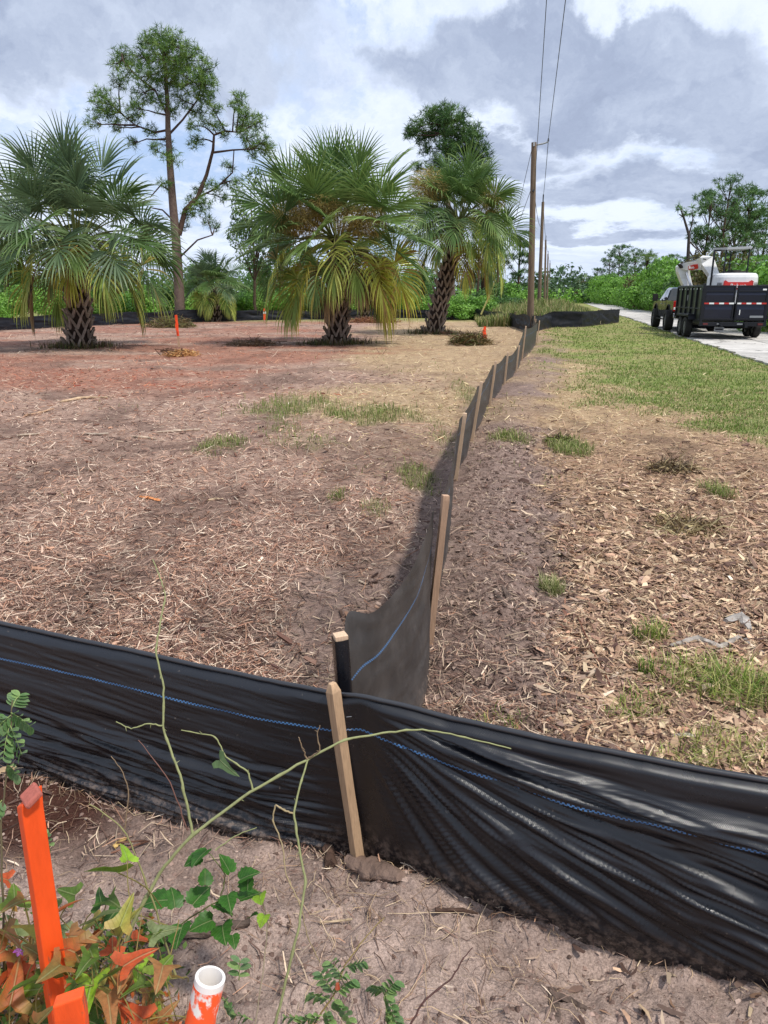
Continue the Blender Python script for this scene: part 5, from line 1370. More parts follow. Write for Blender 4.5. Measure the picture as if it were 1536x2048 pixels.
# rear: two gates in a frame, top edges rise a little to the right
for sx_ in (-1, 1):
    g_ = empty('gate_door', (0, 0, 0)); g_.parent = tr
    cx_ = sx_ * TW_ / 4; w_ = TW_ / 2 - .05; h_ = TT - TB - .05
    def gp(nm, c, s, m_, bv=.006):
        a = Acc(); a.box(c, s); return a.obj(nm, m_, g_, bevel=bv)
    gp('door_panel', (cx_, -.03, TB + h_ / 2 + .04), (w_ - .08, .025, h_ - .08), dp, 0)
    a = Acc()
    for z_ in (TB + .06, TB + .06 + h_ * .50, TB + h_ * .86, TB + h_ + .01): a.box((cx_, -.055, z_), (w_, .05, .055))
    for q in (-1, 1): a.box((cx_ + q * (w_ / 2 - .025), -.058, TB + h_ / 2 + .03), (.055, .05, h_))
    a.obj('door_frame', bl, g_, bevel=.006)
    # sheet is pressed: shallow slanted fold in each half
    a = Acc(); x0_, x1_ = cx_ - w_ / 2 + .06, cx_ + w_ / 2 - .06
    for z0_, z1_ in ((TB + .10, TB + .56), (TB + .70, TB + 1.02)):
        zm = z0_ * .35 + z1_ * .65
        a.add([(x0_, -.045, z0_), (x1_, -.045, z0_), (x1_, -.075, zm), (x0_, -.075, zm), (x1_, -.045, z1_), (x0_, -.045, z1_)], [[0, 1, 2, 3], [3, 2, 4, 5]])
    a.obj('pressed_sheet', dp, g_)
    n = 6
    for k in range(n):
        a = Acc(); ww = (w_ - .03) / n; a.box((cx_ - w_ / 2 + .015 + ww * (k + .5), -.084, TB + .615), (ww - .006, .008, .055)); col_ = M['red_light'] if (k % 2 == (0 if sx_ < 0 else 1)) else M['white_tape']
        a.obj('reflective_tape', col_, g_)
    if sx_ > 0:
        gp('latch_handle', (cx_ - w_ / 2 + .16, -.10, TB + .30), (.03, .03, .18), M['white_tape'], .004)
        gp('small_label', (cx_ + w_ / 2 - .14, -.088, TB + 1.10), (.13, .01, .055), M['white_tape'], 0)
        gp('name_plate', (cx_ + w_ / 2 - .30, -.088, TB + .15), (.46, .01, .075), M['grey_paint'], 0)
        a = Acc(); a.cyl((cx_ - w_ / 2 + .02, -.10, TB + .62), (0, 0, 1), .022, h_, 8); a.obj('locking_bar', bl, g_)
for sx_ in (-1, 1):
    a = Acc(); a.box((sx_ * TW_ / 2, -.04, (TB + TT) / 2 + (.04 if sx_ > 0 else 0)), (.085, .10, TT - TB + .12 + (.12 if sx_ > 0 else 0))); a.obj('rear_post', bl, tr, bevel=.008)
    for z_ in (TB + .12, TT - .18):
        a = Acc(); a.cyl((sx_ * (TW_ / 2 + .045), -.08, z_), (0, 0, 1), .03, .12, 8); a.obj('hinge', bl, tr)
    a = Acc(); a.box((sx_ * .35 - .1, -.10, TB - .115), (.20, .03, .05)); a.obj('marker_light', M['grey_paint'], tr)
    a = Acc(); a.box((sx_ * (TW_ / 2 - .16), -.10, TB - .115), (.17, .03, .07)); a.obj('tail_light', M['dim_red'], tr)
a = Acc(); a.box((0, -.03, TB - .12), (TW_ + .10, .12, .15)); a.obj('rear_bumper', bl, tr, bevel=.01)
a = Acc(); a.box((-.42, .02, .35), (.34, .02, .17), Matrix.Rotation(R(3), 3, 'Y')); a.obj('number_plate', M['grey_paint'], tr, bevel=.003)
a = Acc(); a.box((-.42, -.005, .35), (.26, .012, .05)); a.obj('plate_mark', bl, tr)
for sx_ in (-1, 1):
    a = Acc(); p_ = np.array([[sx_ * .55, TL_, .5], [0, TL_ + 1.25, .5]]); a.tube(p_, .055, 6); a.obj('tongue_bar', bl, tr)
a = Acc(); a.box((0, TL_ + .45, .85), (.8, .45, .5)); a.obj('pump_box', bl, tr, bevel=.02)

# ------------------------------------------------------------------ pickup
PX_, PY_ = RY(1335, 600, 34.3)[0] + 1.01, 33.1
tk = empty('pickup_truck', (PX_ - .12, PY_, .03), -math.atan(.2)); tag(tk, 'black crew cab pickup truck hitched in front of the dump trailer', 'pickup truck')
tp = M['truck_paint']
def side_prof(pts_, x0, x1, m_, name, parent, bv=.03):
    a = Acc(); a.prism([(x0, y_, z_) for y_, z_ in pts_], (x1 - x0, 0, 0)); return a.obj(name, m_, parent, bevel=bv)
def arch(yc, rr__, zb, n=8): return [(yc + rr__ * math.cos(t_), zb + rr__ * math.sin(t_)) for t_ in np.linspace(0, math.pi, n)]
W2 = 1.0
low_p = [(0.08, .78)] + [(.08, 1.32)] + [(1.95, 1.34), (4.25, 1.32), (5.55, 1.25), (5.85, 1.12), (5.88, .62), (5.42, .62)] + arch(4.85, .50, .62) + [(4.3, .58), (1.85, .58)] + arch(1.22, .50, .62) + [(.70, .66)]
side_prof(low_p, -W2, W2, tp, 'body', tk, .045)
a = Acc()
rows__ = [(1.33, 1.93, 4.25, .95), (1.86, 2.28, 3.55, .76), (1.915, 2.45, 3.40, .70)]
V = []
for z_, y0_, y1_, hw in rows__: V += [(-hw, y0_, z_), (hw, y0_, z_), (hw, y1_, z_), (-hw, y1_, z_)]
F_ = [[i * 4 + k, i * 4 + (k + 1) % 4, i * 4 + 4 + (k + 1) % 4, i * 4 + 4 + k] for i in range(2) for k in range(4)] + [[8, 9, 10, 11]]
a.add(V, F_); a.obj('cab', tp, tk, bevel=.03)
def quadp(nm, v, m_, par=tk):
    v = np.array(v, float); n_ = np.cross(v[1] - v[0], v[2] - v[0]); n_ /= np.linalg.norm(n_)
    a = Acc(); a.prism(v + n_ * .006, n_ * .012); return a.obj(nm, m_, par)
quadp('rear_window', [(-.78, 2.02, 1.42), (.78, 2.02, 1.42), (.66, 2.245, 1.82), (-.66, 2.245, 1.82)], M['glass'])
for sx_ in (-1, 1):
    for y0_, y1_, u0, u1 in ((2.15, 2.95, 2.40, 2.98), (3.02, 3.95, 3.04, 3.45)):
        v = [(sx_ * .935, y0_, 1.39), (sx_ * .935, y1_, 1.39), (sx_ * .785, u1, 1.81), (sx_ * .785, u0, 1.81)]
        quadp('side_window', v if sx_ > 0 else v[::-1], M['glass'])
    for yd in (1.98, 2.98, 4.05):
        a = Acc(); a.box((sx_ * (W2 + .002), yd, .98), (.008, .012, .62)); a.obj('door_seam', M['rubber'], tk)
    for yd in (2.2, 3.2):
        a = Acc(); a.box((sx_ * (W2 + .02), yd, 1.17), (.03, .16, .03)); a.obj('door_handle', M['chrome'], tk, bevel=.008)
    a = Acc(); a.box((sx_ * (W2 + .20), 4.0, 1.46), (.24, .10, .34)); a.box((sx_ * (W2 + .05), 4.0, 1.40), (.18, .05, .05)); a.obj('mirror', M['rubber'], tk, bevel=.02)
    a = Acc(); a.box((sx_ * (W2 - .09), .055, 1.10), (.17, .07, .44)); tl_ = a.obj('tail_light', M['red_light'], tk, bevel=.015)
    a = Acc(); a.box((sx_ * (W2 - .09), .015, 1.00), (.13, .02, .10)); a.obj('reverse_lens', M['white_tape'], tl_, bevel=.005)
    for yc in (1.22, 4.85):
        wheel(tk, (sx_ * (W2 - .05), yc, .46), .46, .34, .26)
        a = Acc(); a.tube([(sx_ * (W2 + .01), y_, z_) for y_, z_ in arch(yc, .53, .62, 12)], .028, 6); a.obj('arch_flare', M['rubber'], tk, smooth=True)
    a = Acc(); a.box((sx_ * (W2 - .02), 3.1, .48), (.12, 2.3, .04)); a.obj('side_step', M['rubber'], tk)
a = Acc(); a.box((0, .065, 1.04), (1.62, .05, .56)); a.obj('tailgate', tp, tk, bevel=.02)
a = Acc(); a.box((0, -.02, .70), (1.96, .20, .20)); a.obj('rear_bumper', M['chrome'], tk, bevel=.03)
a = Acc(); a.box((0, 1.0, 1.325), (1.72, 1.75, .03)); a.obj('bed_cover', M['rubber'], tk)
a = Acc(); a.box((0, 5.88, 1.0), (1.5, .06, .35)); a.obj('grille', M['chrome'], tk, bevel=.02)
a = Acc(); a.box((0, 2.9, .60), (.9, 5.0, .14)); a.obj('chassis', M['rubber'], tk)

# ------------------------------------------------------------------ mini excavator standing in the trailer
EX, EY = RY(1459, 600, 29.6)[0], 29.6
ex = empty('mini_excavator', (EX, EY, .74), -math.atan(.17)); tag(ex, 'small white and red excavator with canopy riding in the dump trailer', 'excavator')
wp = M['white_paint']
# rounded tail: outline in plan, extruded with a domed lid
def rounded(w_, d_, n=10, pw=3.2):
    return [(w_ * math.copysign(abs(math.cos(t_)) ** (2 / pw), math.cos(t_)), d_ * math.copysign(abs(math.sin(t_)) ** (2 / pw), math.sin(t_))) for t_ in np.linspace(0, 2 * math.pi, n * 4, endpoint=False)]
pl_ = rounded(.86, .85); nP = len(pl_)
lev = [(.55, 1.0), (1.24, 1.0), (1.50, .985), (1.60, .95), (1.65, .88), (1.665, .75)]
V = [(x_ * s_, y_ * s_, z_) for z_, s_ in lev for x_, y_ in pl_]
F_ = [[i * nP + k, i * nP + (k + 1) % nP, (i + 1) * nP + (k + 1) % nP, (i + 1) * nP + k] for i in range(len(lev) - 1) for k in range(nP)]
a = Acc(); a.add(V, F_); a.add([V[(len(lev) - 1) * nP + k] for k in range(nP)], [list(range(nP))]); a.obj('engine_hood', wp, ex, smooth=False, bevel=.0)
# red badge shape on the tail: flared at both ends
ya = -.872
bd = [(-.52, 1.36), (-.46, 1.40), (-.36, 1.33), (.36, 1.33), (.46, 1.40), (.54, 1.36), (.54, 1.12), (.46, 1.06), (-.46, 1.06), (-.52, 1.12)]
a = Acc(); a.prism([(x_, ya, z_) for x_, z_ in bd], (0, .03, 0)); rbp = a.obj('red_tail_badge', M['red_paint'], ex, bevel=.008)
a = Acc(); a.prism([(x_ * .90, ya - .006, 1.23 + (z_ - 1.23) * .70) for x_, z_ in bd], (0, .012, 0)); a.obj('badge_inset', mat('bright_red', (.72, .04, .03), .4), rbp)
for sx_ in (-1, 1):
    a = Acc()
    for k in range(5): a.box((sx_ * .66, -.835, 1.07 + k * .055), (.17, .03, .032), Matrix.Rotation(R(sx_ * 14), 3, 'Z'))
    a.obj('side_grille', M['rubber'], ex)
def text(body, size, loc, rot, m_, parent, ext=.004):
    cu = bpy.data.curves.new('lettering', 'FONT'); cu.body = body; cu.size = size; cu.extrude = ext; cu.align_x = 'CENTER'; cu.align_y = 'CENTER'; cu.offset = size * .02
    o = bpy.data.objects.new('lettering', cu); COL.objects.link(o)
    me = bpy.data.meshes.new_from_object(o); bpy.data.objects.remove(o)
    o = bpy.data.objects.new('lettering', me); COL.objects.link(o); o.parent = parent; o.location = loc; o.rotation_euler = rot; me.materials.clear(); me.materials.append(m_)
    return o
text('Bobcat', .20, (0, ya - .022, 1.19), (math.pi / 2, 0, 0), M['white_tape'], rbp)
# turret deck, seat, levers
a = Acc(); a.box((0, .35, .62), (1.5, 1.7, .14)); a.obj('turret_deck', M['grey_paint'], ex, bevel=.02)
a = Acc(); a.box((.05, .10, 1.62), (.48, .20, .34)); a.box((.05, .30, 1.45), (.5, .45, .14)); a.obj('seat', M['rubber'], ex, bevel=.04)
a = Acc(); a.box((.04, -.12, 1.68), (.95, .45, .12), taper=(.9, .8)); a.obj('hood_cover', M['rubber'], ex, bevel=.03)
# canopy
cz = 2.50
pst = {'l': (-.86, -.35), 'lr': (-.50, -.60), 'rr': (.33, -.60), 'm': (-.02, .55)}
for nm, (x_, y_) in pst.items():
    zb = .60 if nm == 'l' else 1.55
    a = Acc(); a.tube([(x_, y_, zb), (x_, y_, cz - .06), (x_ * .97, y_ + .05, cz)], .036 if nm == 'l' else .026, 8); a.obj('canopy_post', bl, ex, smooth=True)
a = Acc(); a.tube([(-.84, -.32, cz - .02), (-.50, -.60, cz + .01)], .03, 8); a.obj('canopy_brace', bl, ex, smooth=True)
a = Acc(); a.prism([(-.86, -.30, cz), (-.50, -.66, cz), (.38, -.66, cz + .03), (.42, .60, cz + .03), (-.70, .62, cz)], (0, 0, .085)); a.obj('canopy_roof', mat('light_grey_paint', (.42, .43, .44), .45), ex, bevel=.02)
# tracks and blade
for sx_ in (-1, 1):
    a = Acc(); pr = [(.95 * math.cos(t_) * (1 if abs(math.cos(t_)) < .99 else 1), .24 + .22 * math.sin(t_)) for t_ in np.linspace(0, 2 * math.pi, 24, endpoint=False)]
    a.prism([(sx_ * .75 - .15, y_, z_) for y_, z_ in pr], (.30, 0, 0)); a.obj('track', M['rubber'], ex)
a = Acc(); a.box((0, 1.25, .22), (1.45, .07, .36)); a.obj('blade', wp, ex)
# boom, arm and rams as plates with real thickness
exm = Matrix.Translation(ex.location) @ Matrix.Rotation(ex.rotation_euler.z, 4, 'Z'); inv = np.array(exm.inverted())
def loc_(p): return (inv @ np.append(np.array(p), 1))[:3]
def beam(name, P, hw, th, m_, par=ex, bv=.012):
    P = np.array([loc_(q) for q in P]); n = len(P)
    tn_ = nrmz(np.gradient(P, axis=0)); sd = nrmz(np.cross(tn_, np.array([.25, -1, 0]) + 0 * tn_)); nn = nrmz(np.cross(tn_, sd))
    hw = np.array(hw)[:, None]
    V = []
    for k in range(n):
        for q, w_ in ((-1, -1), (1, -1), (1, 1), (-1, 1)): V.append(P[k] + sd[k] * q * hw[k] + nn[k] * w_ * th / 2)
    F_ = [[i * 4 + k, i * 4 + (k + 1) % 4, i * 4 + 4 + (k + 1) % 4, i * 4 + 4 + k] for i in range(n - 1) for k in range(4)] + [[3, 2, 1, 0], [n * 4 - 4, n * 4 - 3, n * 4 - 2, n * 4 - 1]]
    a = Acc(); a.add(V, F_); return a.obj(name, m_, par, bevel=bv)
BY = 31.0
bo = beam('boom', [RY(1434, 566, 30.4), RY(1424, 545, 30.5), RY(1414, 524, 30.7), RY(1407, 525, 30.8), RY(1395, 530, 31), RY(1375, 533, 31.3), RY(1362, 532, 31.5)], [.15, .20, .27, .26, .18, .15, .11], .26, wp)
beam('boom_badge', [RY(1396, 532.5, 30.84), RY(1386, 534.5, 30.98), RY(1377, 536, 31.12)], [.085, .10, .07], .05, M['red_paint'], bo, .004)
q_ = loc_(RY(1387, 535, 30.93)); text('Bobcat', .13, q_, (math.pi / 2, 0, 0), M['white_tape'], bo)
ar = beam('arm', [RY(1358, 529, 31.5), RY(1364, 538, 31.5), RY(1369, 556, 31.5), RY(1377, 580, 31.4)], [.12, .24, .21, .15], .24, wp)
beam('ram_cylinder', [RY(1409, 518, 30.8), RY(1383, 524, 31.1)], [.045, .045], .09, M['grey_paint'], bo, .01)
beam('ram_rod', [RY(1383, 524, 31.1), RY(1362, 526, 31.4)], [.025, .025], .05, M['chrome'], bo, .004)
beam('arm_ram', [RY(1372, 545, 31.2), RY(1384, 580, 31.1)], [.04, .04], .08, M['chrome'], ar, .01)
beam('hose', [RY(1361, 527, 31.2), RY(1372, 518.5, 31.1), RY(1395, 515, 30.9), RY(1412, 519, 30.6)], [.014] * 4, .03, M['rubber'], bo, 0)
beam('pin_plate', [RY(1359, 533, 31.3), RY(1362, 531, 31.3)], [.09, .09], .30, M['rubber'], ar, .01)
beam('bucket', [RY(1376, 580, 31.4), RY(1384, 592, 31.2), RY(1380, 604, 31.2)], [.16, .24, .14], .5, M['grey_paint'])
print('vehicles', time.time() - T0)

# ------------------------------------------------------------------ heaps and debris in the plot
def heap(px, py, w_, h_, n, cols, label, name='brush_pile', cat='brush pile', sz=(.25, .02), spread=1.0, up=.3):
    c = G(px, py); e = empty(name, c); tag(e, label, cat); a = Acc(); r = np.random.default_rng(px)
    v = nrmz(r.normal(0, 1, (n, 3))) * (r.random((n, 1)) ** .5) * np.array([w_ / 2, w_ / 2.6, h_]); v[:, 2] = np.abs(v[:, 2]) * .9
    d = nrmz(r.normal(0, 1, (n, 3)) * [1, 1, .5] + UPV * up); L_ = sz[0] * r.uniform(.5, 1.3, n)
    m_ = v + d * (L_ * .5)[:, None]; en = m_ + nrmz(d - UPV * .5) * (L_ * .5)[:, None]; en[:, 2] = np.maximum(en[:, 2], .01)
    A_ = jitc(np.array([C3(*q) for q in cols])[r.integers(0, len(cols), n)], .2)
    a.strips(np.stack([v, m_, en], 1), np.tile([sz[1], sz[1] * .8, sz[1] * .3], (n, 1)), nrmz(np.cross(d, r.normal(0, 1, (n, 3)))), A_)
    a.obj('twigs', M['leaf'], e)
    k = Acc(); 
    for q in range(7 if w_ > .7 else 0):
        p0 = np.array([r.uniform(-.5, .5) * w_, r.uniform(-.3, .3) * w_, .03]); k.tube([p0, p0 + [r.uniform(-.3, .3), r.uniform(-.2, .2), h_ * r.uniform(.3, 1)], p0 + [r.uniform(-.6, .6), 0, h_ * r.uniform(.4, 1)]], .012, 5, C3(96, 72, 58))
    if k.v: k.obj('sticks', M['bark'], e)
    return e
heap(940, 690, 1.5, .45, 1500, ((112, 84, 58), (86, 64, 46), (134, 108, 74), (104, 106, 62)), 'brown brush heap between the leaning palm and the short orange stake')
heap(343, 655, 2.6, .55, 1300, ((120, 118, 74), (136, 110, 82), (100, 84, 60)), 'low heap of cut greenery at the foot of the tall pine', sz=(.35, .03))
heap(362, 712, 1.1, .20, 900, ((212, 152, 110), (190, 128, 90), (226, 178, 134)), 'small mound of pale orange wood shavings in front of the slim survey stake', 'mulch_mound', 'mulch mound', (.10, .02))
heap(505, 690, 1.8, .12, 700, ((112, 84, 74), (88, 66, 58), (140, 112, 96)), 'flat scatter of dark sticks left of the middle palm', sz=(.3, .02), up=.05)
heap(745, 645, 3.4, .35, 1500, ((140, 84, 64), (120, 72, 58), (164, 112, 86)), 'reddish debris heap behind the middle palm', sz=(.3, .03), up=.1)
heap(1345, 940, .5, .06, 500, ((120, 96, 80), (84, 64, 54), (176, 150, 124)), 'dark twiggy clump in the wood chips at the right', sz=(.16, .012), up=.15)
heap(1370, 1060, .55, .06, 500, ((200, 176, 146), (160, 134, 108), (110, 86, 72)), 'pale splintered wood bits at the right, below the dark twiggy clump', sz=(.16, .012), up=.1)
heap(1120, 885, .35, .06, 350, ((110, 104, 64), (84, 64, 54), (150, 160, 84)), 'green and brown sod turned over in the wood chips', 'sod_clump', 'sod clump', (.12, .010))
# skirts of dead leaves and grass round the palm feet
for (gx, w_, lb_) in ((g1, 1.5, 'ring of dead leaves and weeds round the foot of the left palm'), (g2, 1.6, 'ring of weeds round the foot of the middle palm'), (g3, 1.5, 'ring of dry weeds round the foot of the leaning palm')):
    a = Acc(); n = 1100; th = rng.uniform(0, 6.3, n); q = np.abs(rng.normal(.55, .28, n)); x_ = gx[0] + np.cos(th) * q * w_ * .75; y_ = gx[1] + np.sin(th) * q * w_ * .6
    blades(a, x_, y_, rng.uniform(.08, .30, n), np.full(n, .022), jitc(pal([C3(104, 112, 62), C3(84, 88, 50), C3(132, 112, 78), C3(96, 76, 58)], n), .2), .7)
    tag(a.obj('weeds', M['blade']), lb_, 'weeds', 'weeds round the palm feet')
def chunk(pts_px, rad, label, name, cat, col, z=.012, seed=0, flat=.55, seg=9, rough=.13):
    r = np.random.default_rng(seed); P = np.array([G(x_, y_) + [0, 0, 0] for x_, y_ in pts_px]); P[:, 2] = height(P[:, 0], P[:, 1]) + z
    n = (len(P) - 1) * 5 + 1; ti = np.linspace(0, len(P) - 1, n); Q = np.stack([np.interp(ti, range(len(P)), P[:, k]) for k in range(3)], 1)
    rd = np.interp(ti, range(len(P)), rad) * (1 + r.normal(0, .13, n)); c = Q.mean(0)
    a = Acc(); a.tube(Q - c, rd, seg, np.array(col)[None] * (1 + r.normal(0, .2, (n, 1))))
    V = a.v[0]; mid = np.repeat(Q - c, seg, 0); 
    V[:, 2] = mid[:, 2] + (V[:, 2] - mid[:, 2]) * flat; V += r.normal(0, rd.mean() * rough, V.shape)
    o = a.obj(name, M['bark'], smooth=False); o.location = c
    return tag(o, label, cat)
GB = C3(128, 110, 100); DB = C3(92, 72, 62); PB = C3(206, 182, 150); RB = C3(176, 112, 76)
chunk([(696, 1730), (745, 1752), (800, 1790)], [.022, .040, .018], 'muddy brown piece of log lying at the foot of the near wooden stake', 'log_piece', 'log', C3(136, 114, 102), .014, 1, .6, 14, .05)
chunk([(662, 1745), (657, 1700), (652, 1675)], [.020, .018, .008], 'short dark splintered stub standing against the fabric left of the stake', 'wood_stub', 'wood stub', DB, .01, 2, 1.0)
chunk([(1150, 1478), (1190, 1488), (1228, 1500)], [.014, .017, .010], 'dark wood piece just behind the near fence in the wood chips', 'wood_piece', 'wood piece', C3(120, 92, 82), .012, 3, .6)
chunk([(1005, 1200), (1020, 1230), (1035, 1245)], [.010, .017, .010], 'flat dark bark slab in the soil right of the receding fence', 'bark_slab', 'bark', GB * .8, .008, 4, .4)
chunk([(985, 1205), (1000, 1232), (1010, 1248)], [.006, .012, .006], 'narrow dark bark strip left of the flat bark slab', 'bark_slab', 'bark', GB * .7, .008, 5, .4)
chunk([(1040, 1165), (1062, 1178), (1080, 1192)], [.006, .012, .006], 'thin bark strip above the flat bark slabs', 'bark_slab', 'bark', GB * .8, .008, 6, .4)
chunk([(680, 1228), (690, 1245), (700, 1260)], [.008, .012, .006], 'dark bark strip just left of the wrapped corner stake', 'bark_slab', 'bark', DB, .008, 7, .4)
chunk([(1155, 1245), (1185, 1310), (1220, 1380)], [.004, .005, .003], 'long thin reddish twig slanting through the wood chips', 'twig', 'twig', C3(128, 86, 70), .018, 8, 1)
chunk([(1340, 1300), (1395, 1285), (1440, 1300), (1480, 1275)], [.012, .020, .016, .008], 'weathered grey driftwood branch near the right edge', 'driftwood', 'driftwood', C3(176, 166, 156), .016, 9, .8)
chunk([(1450, 1250), (1480, 1240), (1500, 1262)], [.018, .030, .014], 'curled pale grey wood slab above the driftwood branch', 'driftwood', 'driftwood', C3(196, 188, 180), .02, 10, .7)
chunk([(1490, 1280), (1510, 1300), (1530, 1310)], [.010, .013, .008], 'small grey wood splinter below the curled slab', 'driftwood', 'driftwood', C3(170, 160, 152), .014, 14, .7)
chunk([(1345, 1478), (1370, 1476), (1395, 1480)], [.008, .012, .006], 'small whitish wood chunk left of the yellow grass clump', 'wood_piece', 'wood piece', C3(208, 198, 184), .012, 11, .6)
chunk([(280, 995), (300, 997), (320, 1002)], [.014, .022, .012], 'orange wood chip lying alone in the mulch on the left', 'wood_piece', 'wood piece', C3(226, 150, 96), .014, 12, .35)
chunk([(412, 1003), (430, 998), (447, 999)], [.008, .010, .006], 'pale stick beside the orange wood chip, further right', 'stick', 'stick', PB, .012, 13, .8)
chunk([(1060, 975), (1080, 979), (1095, 976)], [.010, .013, .008], 'pale flat chip in the tan sand right of the receding fence', 'wood_piece', 'wood piece', C3(222, 196, 156), .010, 15, .4)
chunk([(120, 805), (165, 797), (215, 797)], [.018, .024, .015], 'long pale stick lying in the mulch on the left', 'stick', 'stick', C3(214, 184, 150), .02, 16, .8)
chunk([(50, 830), (80, 824), (108, 817)], [.018, .020, .012], 'pale stick left of and below the long one', 'stick', 'stick', C3(196, 160, 130), .02, 17, .8)
chunk([(315, 870), (360, 866), (400, 863)], [.014, .020, .012], 'greyish stick lying in the mulch left of the grass patch', 'stick', 'stick', C3(196, 176, 156), .02, 18, .8)
chunk([(165, 871), (195, 872), (218, 871)], [.012, .018, .012], 'grey stick lying flat, left of the other grey sticks', 'stick', 'stick', C3(190, 172, 154), .02, 19, .8)
chunk([(35, 878), (60, 874), (80, 872)], [.012, .018, .012], 'pale stick near the left edge of the photo', 'stick', 'stick', C3(206, 186, 164), .02, 20, .8)
chunk([(265, 878), (290, 881), (312, 884)], [.012, .018, .010], 'short grey stick between the other two grey sticks', 'stick', 'stick', C3(196, 174, 150), .02, 21, .8)
chunk([(222, 1706), (300, 1690), (235, 1694)], [.003, .003, .002], 'thin reddish twig on the soil behind the tall orange stake', 'twig', 'twig', C3(128, 92, 76), .012, 22, 1)
chunk([(228, 1698), (240, 1690), (252, 1680)], [.008, .010, .006], 'yellow wood chip on the soil right of the tall orange stake', 'wood_piece', 'wood piece', C3(214, 180, 116), .01, 23, .4)
chunk([(870, 1842), (925, 1836), (955, 1830)], [.005, .006, .003], 'dark stick poking at the fabric foot right of the log', 'stick', 'stick', DB, .02, 24, 1)
chunk([(640, 1857), (675, 1857), (705, 1855)], [.003, .003, .002], 'pale thin root on the soil below the log piece', 'root', 'root', PB, .01, 25, 1)
chunk([(1100, 1975), (1140, 1990), (1180, 2010)], [.005, .008, .004], 'dark root half buried in the sandy soil at the bottom right', 'root', 'root', GB * .8, .006, 26, .7)
chunk([(1105, 1965), (1110, 2010), (1115, 2045)], [.010, .012, .010], 'grey bark strip half buried at the bottom right', 'bark_slab', 'bark', GB * .9, .0, 27, .5)
chunk([(330, 1905), (420, 1880), (500, 1860)], [.012, .016, .010], 'weathered grey wood piece lying under the toothed leaves', 'wood_piece', 'wood piece', C3(116, 100, 90), .012, 28, .6)
chunk([(0, 1628), (15, 1620), (45, 1612)], [.010, .012, .008], 'pale wood splinter at the left edge behind the tall orange stake', 'wood_piece', 'wood piece', C3(206, 176, 140), .06, 29, .5)

# ------------------------------------------------------------------ foreground orange stakes and pipe
def fstake(pt, pb_px, depth, label, w_, d_, yaw, slant=0.0):
    t_ = RD(pt[0], pt[1], depth); Yb = t_[1]; d = ray(*pb_px); f = Yb / d[1]; m_ = np.array([d[0] * f, Yb, CAM_H + d[2] * f])
    ax = (m_ - t_) / np.linalg.norm(m_ - t_); b_ = t_ + ax * (t_[2] / -ax[2]); c = b_.copy(); c[2] = 0
    s_ = stake_mesh(b_ - c, t_ - c, w_, d_, yaw, point=False, below=.15)
    if slant:
        V = s_.v[0]; V[-4:, 2] += (V[-4:, 0] - V[-4:, 0].mean()) / w_ * slant
    return s_, c
s_, c = fstake((58, 1592), (120, 2030), 1.17, '', .036, .020, .95, .03)
e = empty('survey_stake', c); tag(e, 'tall wooden stake painted bright orange, standing in the foreground at the left', 'survey stake', 'orange survey stakes')
s_.obj('painted_stake', M['orange_paint'], e, bevel=.002)
tpc = RD(58, 1585, 1.165) - c; a = Acc(); 
v = nrmz(np.random.default_rng(2).normal(0, 1, (60, 3))) ; 
a.box(tpc + [0.004, -.002, -.004], (.030, .036, .010), Matrix.Rotation(R(40), 3, 'Z') @ Matrix.Rotation(R(-34), 3, 'Y'), C3(190, 110, 96)); a.obj('frayed_top', M['stakewood'], e, bevel=.003)
s_, c = fstake((139, 1992), (150, 2100), .90, '', .036, .018, .2, .01)
e = empty('survey_stake', c); tag(e, 'low orange painted stake top beside the base of the tall orange stake', 'survey stake', 'orange survey stakes'); s_.obj('painted_stake', M['orange_paint'], e, bevel=.002)
# plastic pipe
t_ = RD(421, 1953, 1.16); d = ray(400, 2048); f = (t_[1] - .015) / d[1]; m_ = np.array([d[0] * f, t_[1] - .015, CAM_H + d[2] * f]); ax = (t_ - m_) / np.linalg.norm(t_ - m_)
b_ = t_ - ax * (t_[2] + .05) / ax[2]; c = b_.copy(); c[2] = 0
pm = bpy.data.materials.new('white_plastic_with_orange_overspray'); pm.use_nodes = True; t = pm.node_tree; t.nodes.clear(); B = NB(t)
out = B.n('ShaderNodeOutputMaterial'); p = B.n('ShaderNodeBsdfPrincipled'); p.inputs['Roughness'].default_value = .38
co = B.n('ShaderNodeTexCoord').outputs['Object']; spz = B.n('ShaderNodeSeparateXYZ'); B.l(co, spz.inputs[0])
nz = B.noise(B.vmath('MULTIPLY', co, (1, 1, .6)).outputs[0], 26, 5, .6)
nz = B.math('ADD', nz, B.math('MULTIPLY', B.math('SUBTRACT', spz.outputs[2], float(t_[2]) - .10), .7)); nz = B.math('ADD', nz, B.math('MULTIPLY', B.math('SUBTRACT', spz.outputs[0], float(t_[0] - c[0])), -2.5))
fm = B.sstep(nz, .50, .57)
B.l(B.mix(fm, (.74, .71, .66, 1), (.90, .10, .02, 1)), p.inputs['Base Color']); B.l(p.outputs[0], out.inputs[0])
e = empty('plastic_pipe', c); tag(e, 'white plastic pipe stub sprayed with orange paint, open at the top, in the foreground', 'pipe')
Ro, Ri = .0242, .0185; a = Acc(); seg = 40; u_ = nrmz(np.cross(ax, [0, 1, 0])); w_ = np.cross(ax, u_); b0 = b_ - c; t0 = t_ - c
an = np.linspace(0, 2 * math.pi, seg, endpoint=False); ring = u_[None] * np.cos(an)[:, None] + w_[None] * np.sin(an)[:, None]
rim_ = Acc(); V = np.vstack([b0 + ring * Ro, t0 - ax * .012 + ring * Ro]); k = np.arange(seg); k2 = (k + 1) % seg
a.add(V, np.stack([k, k2, seg + k2, seg + k], 1)); a.obj('pipe_wall', pm, e, smooth=True)
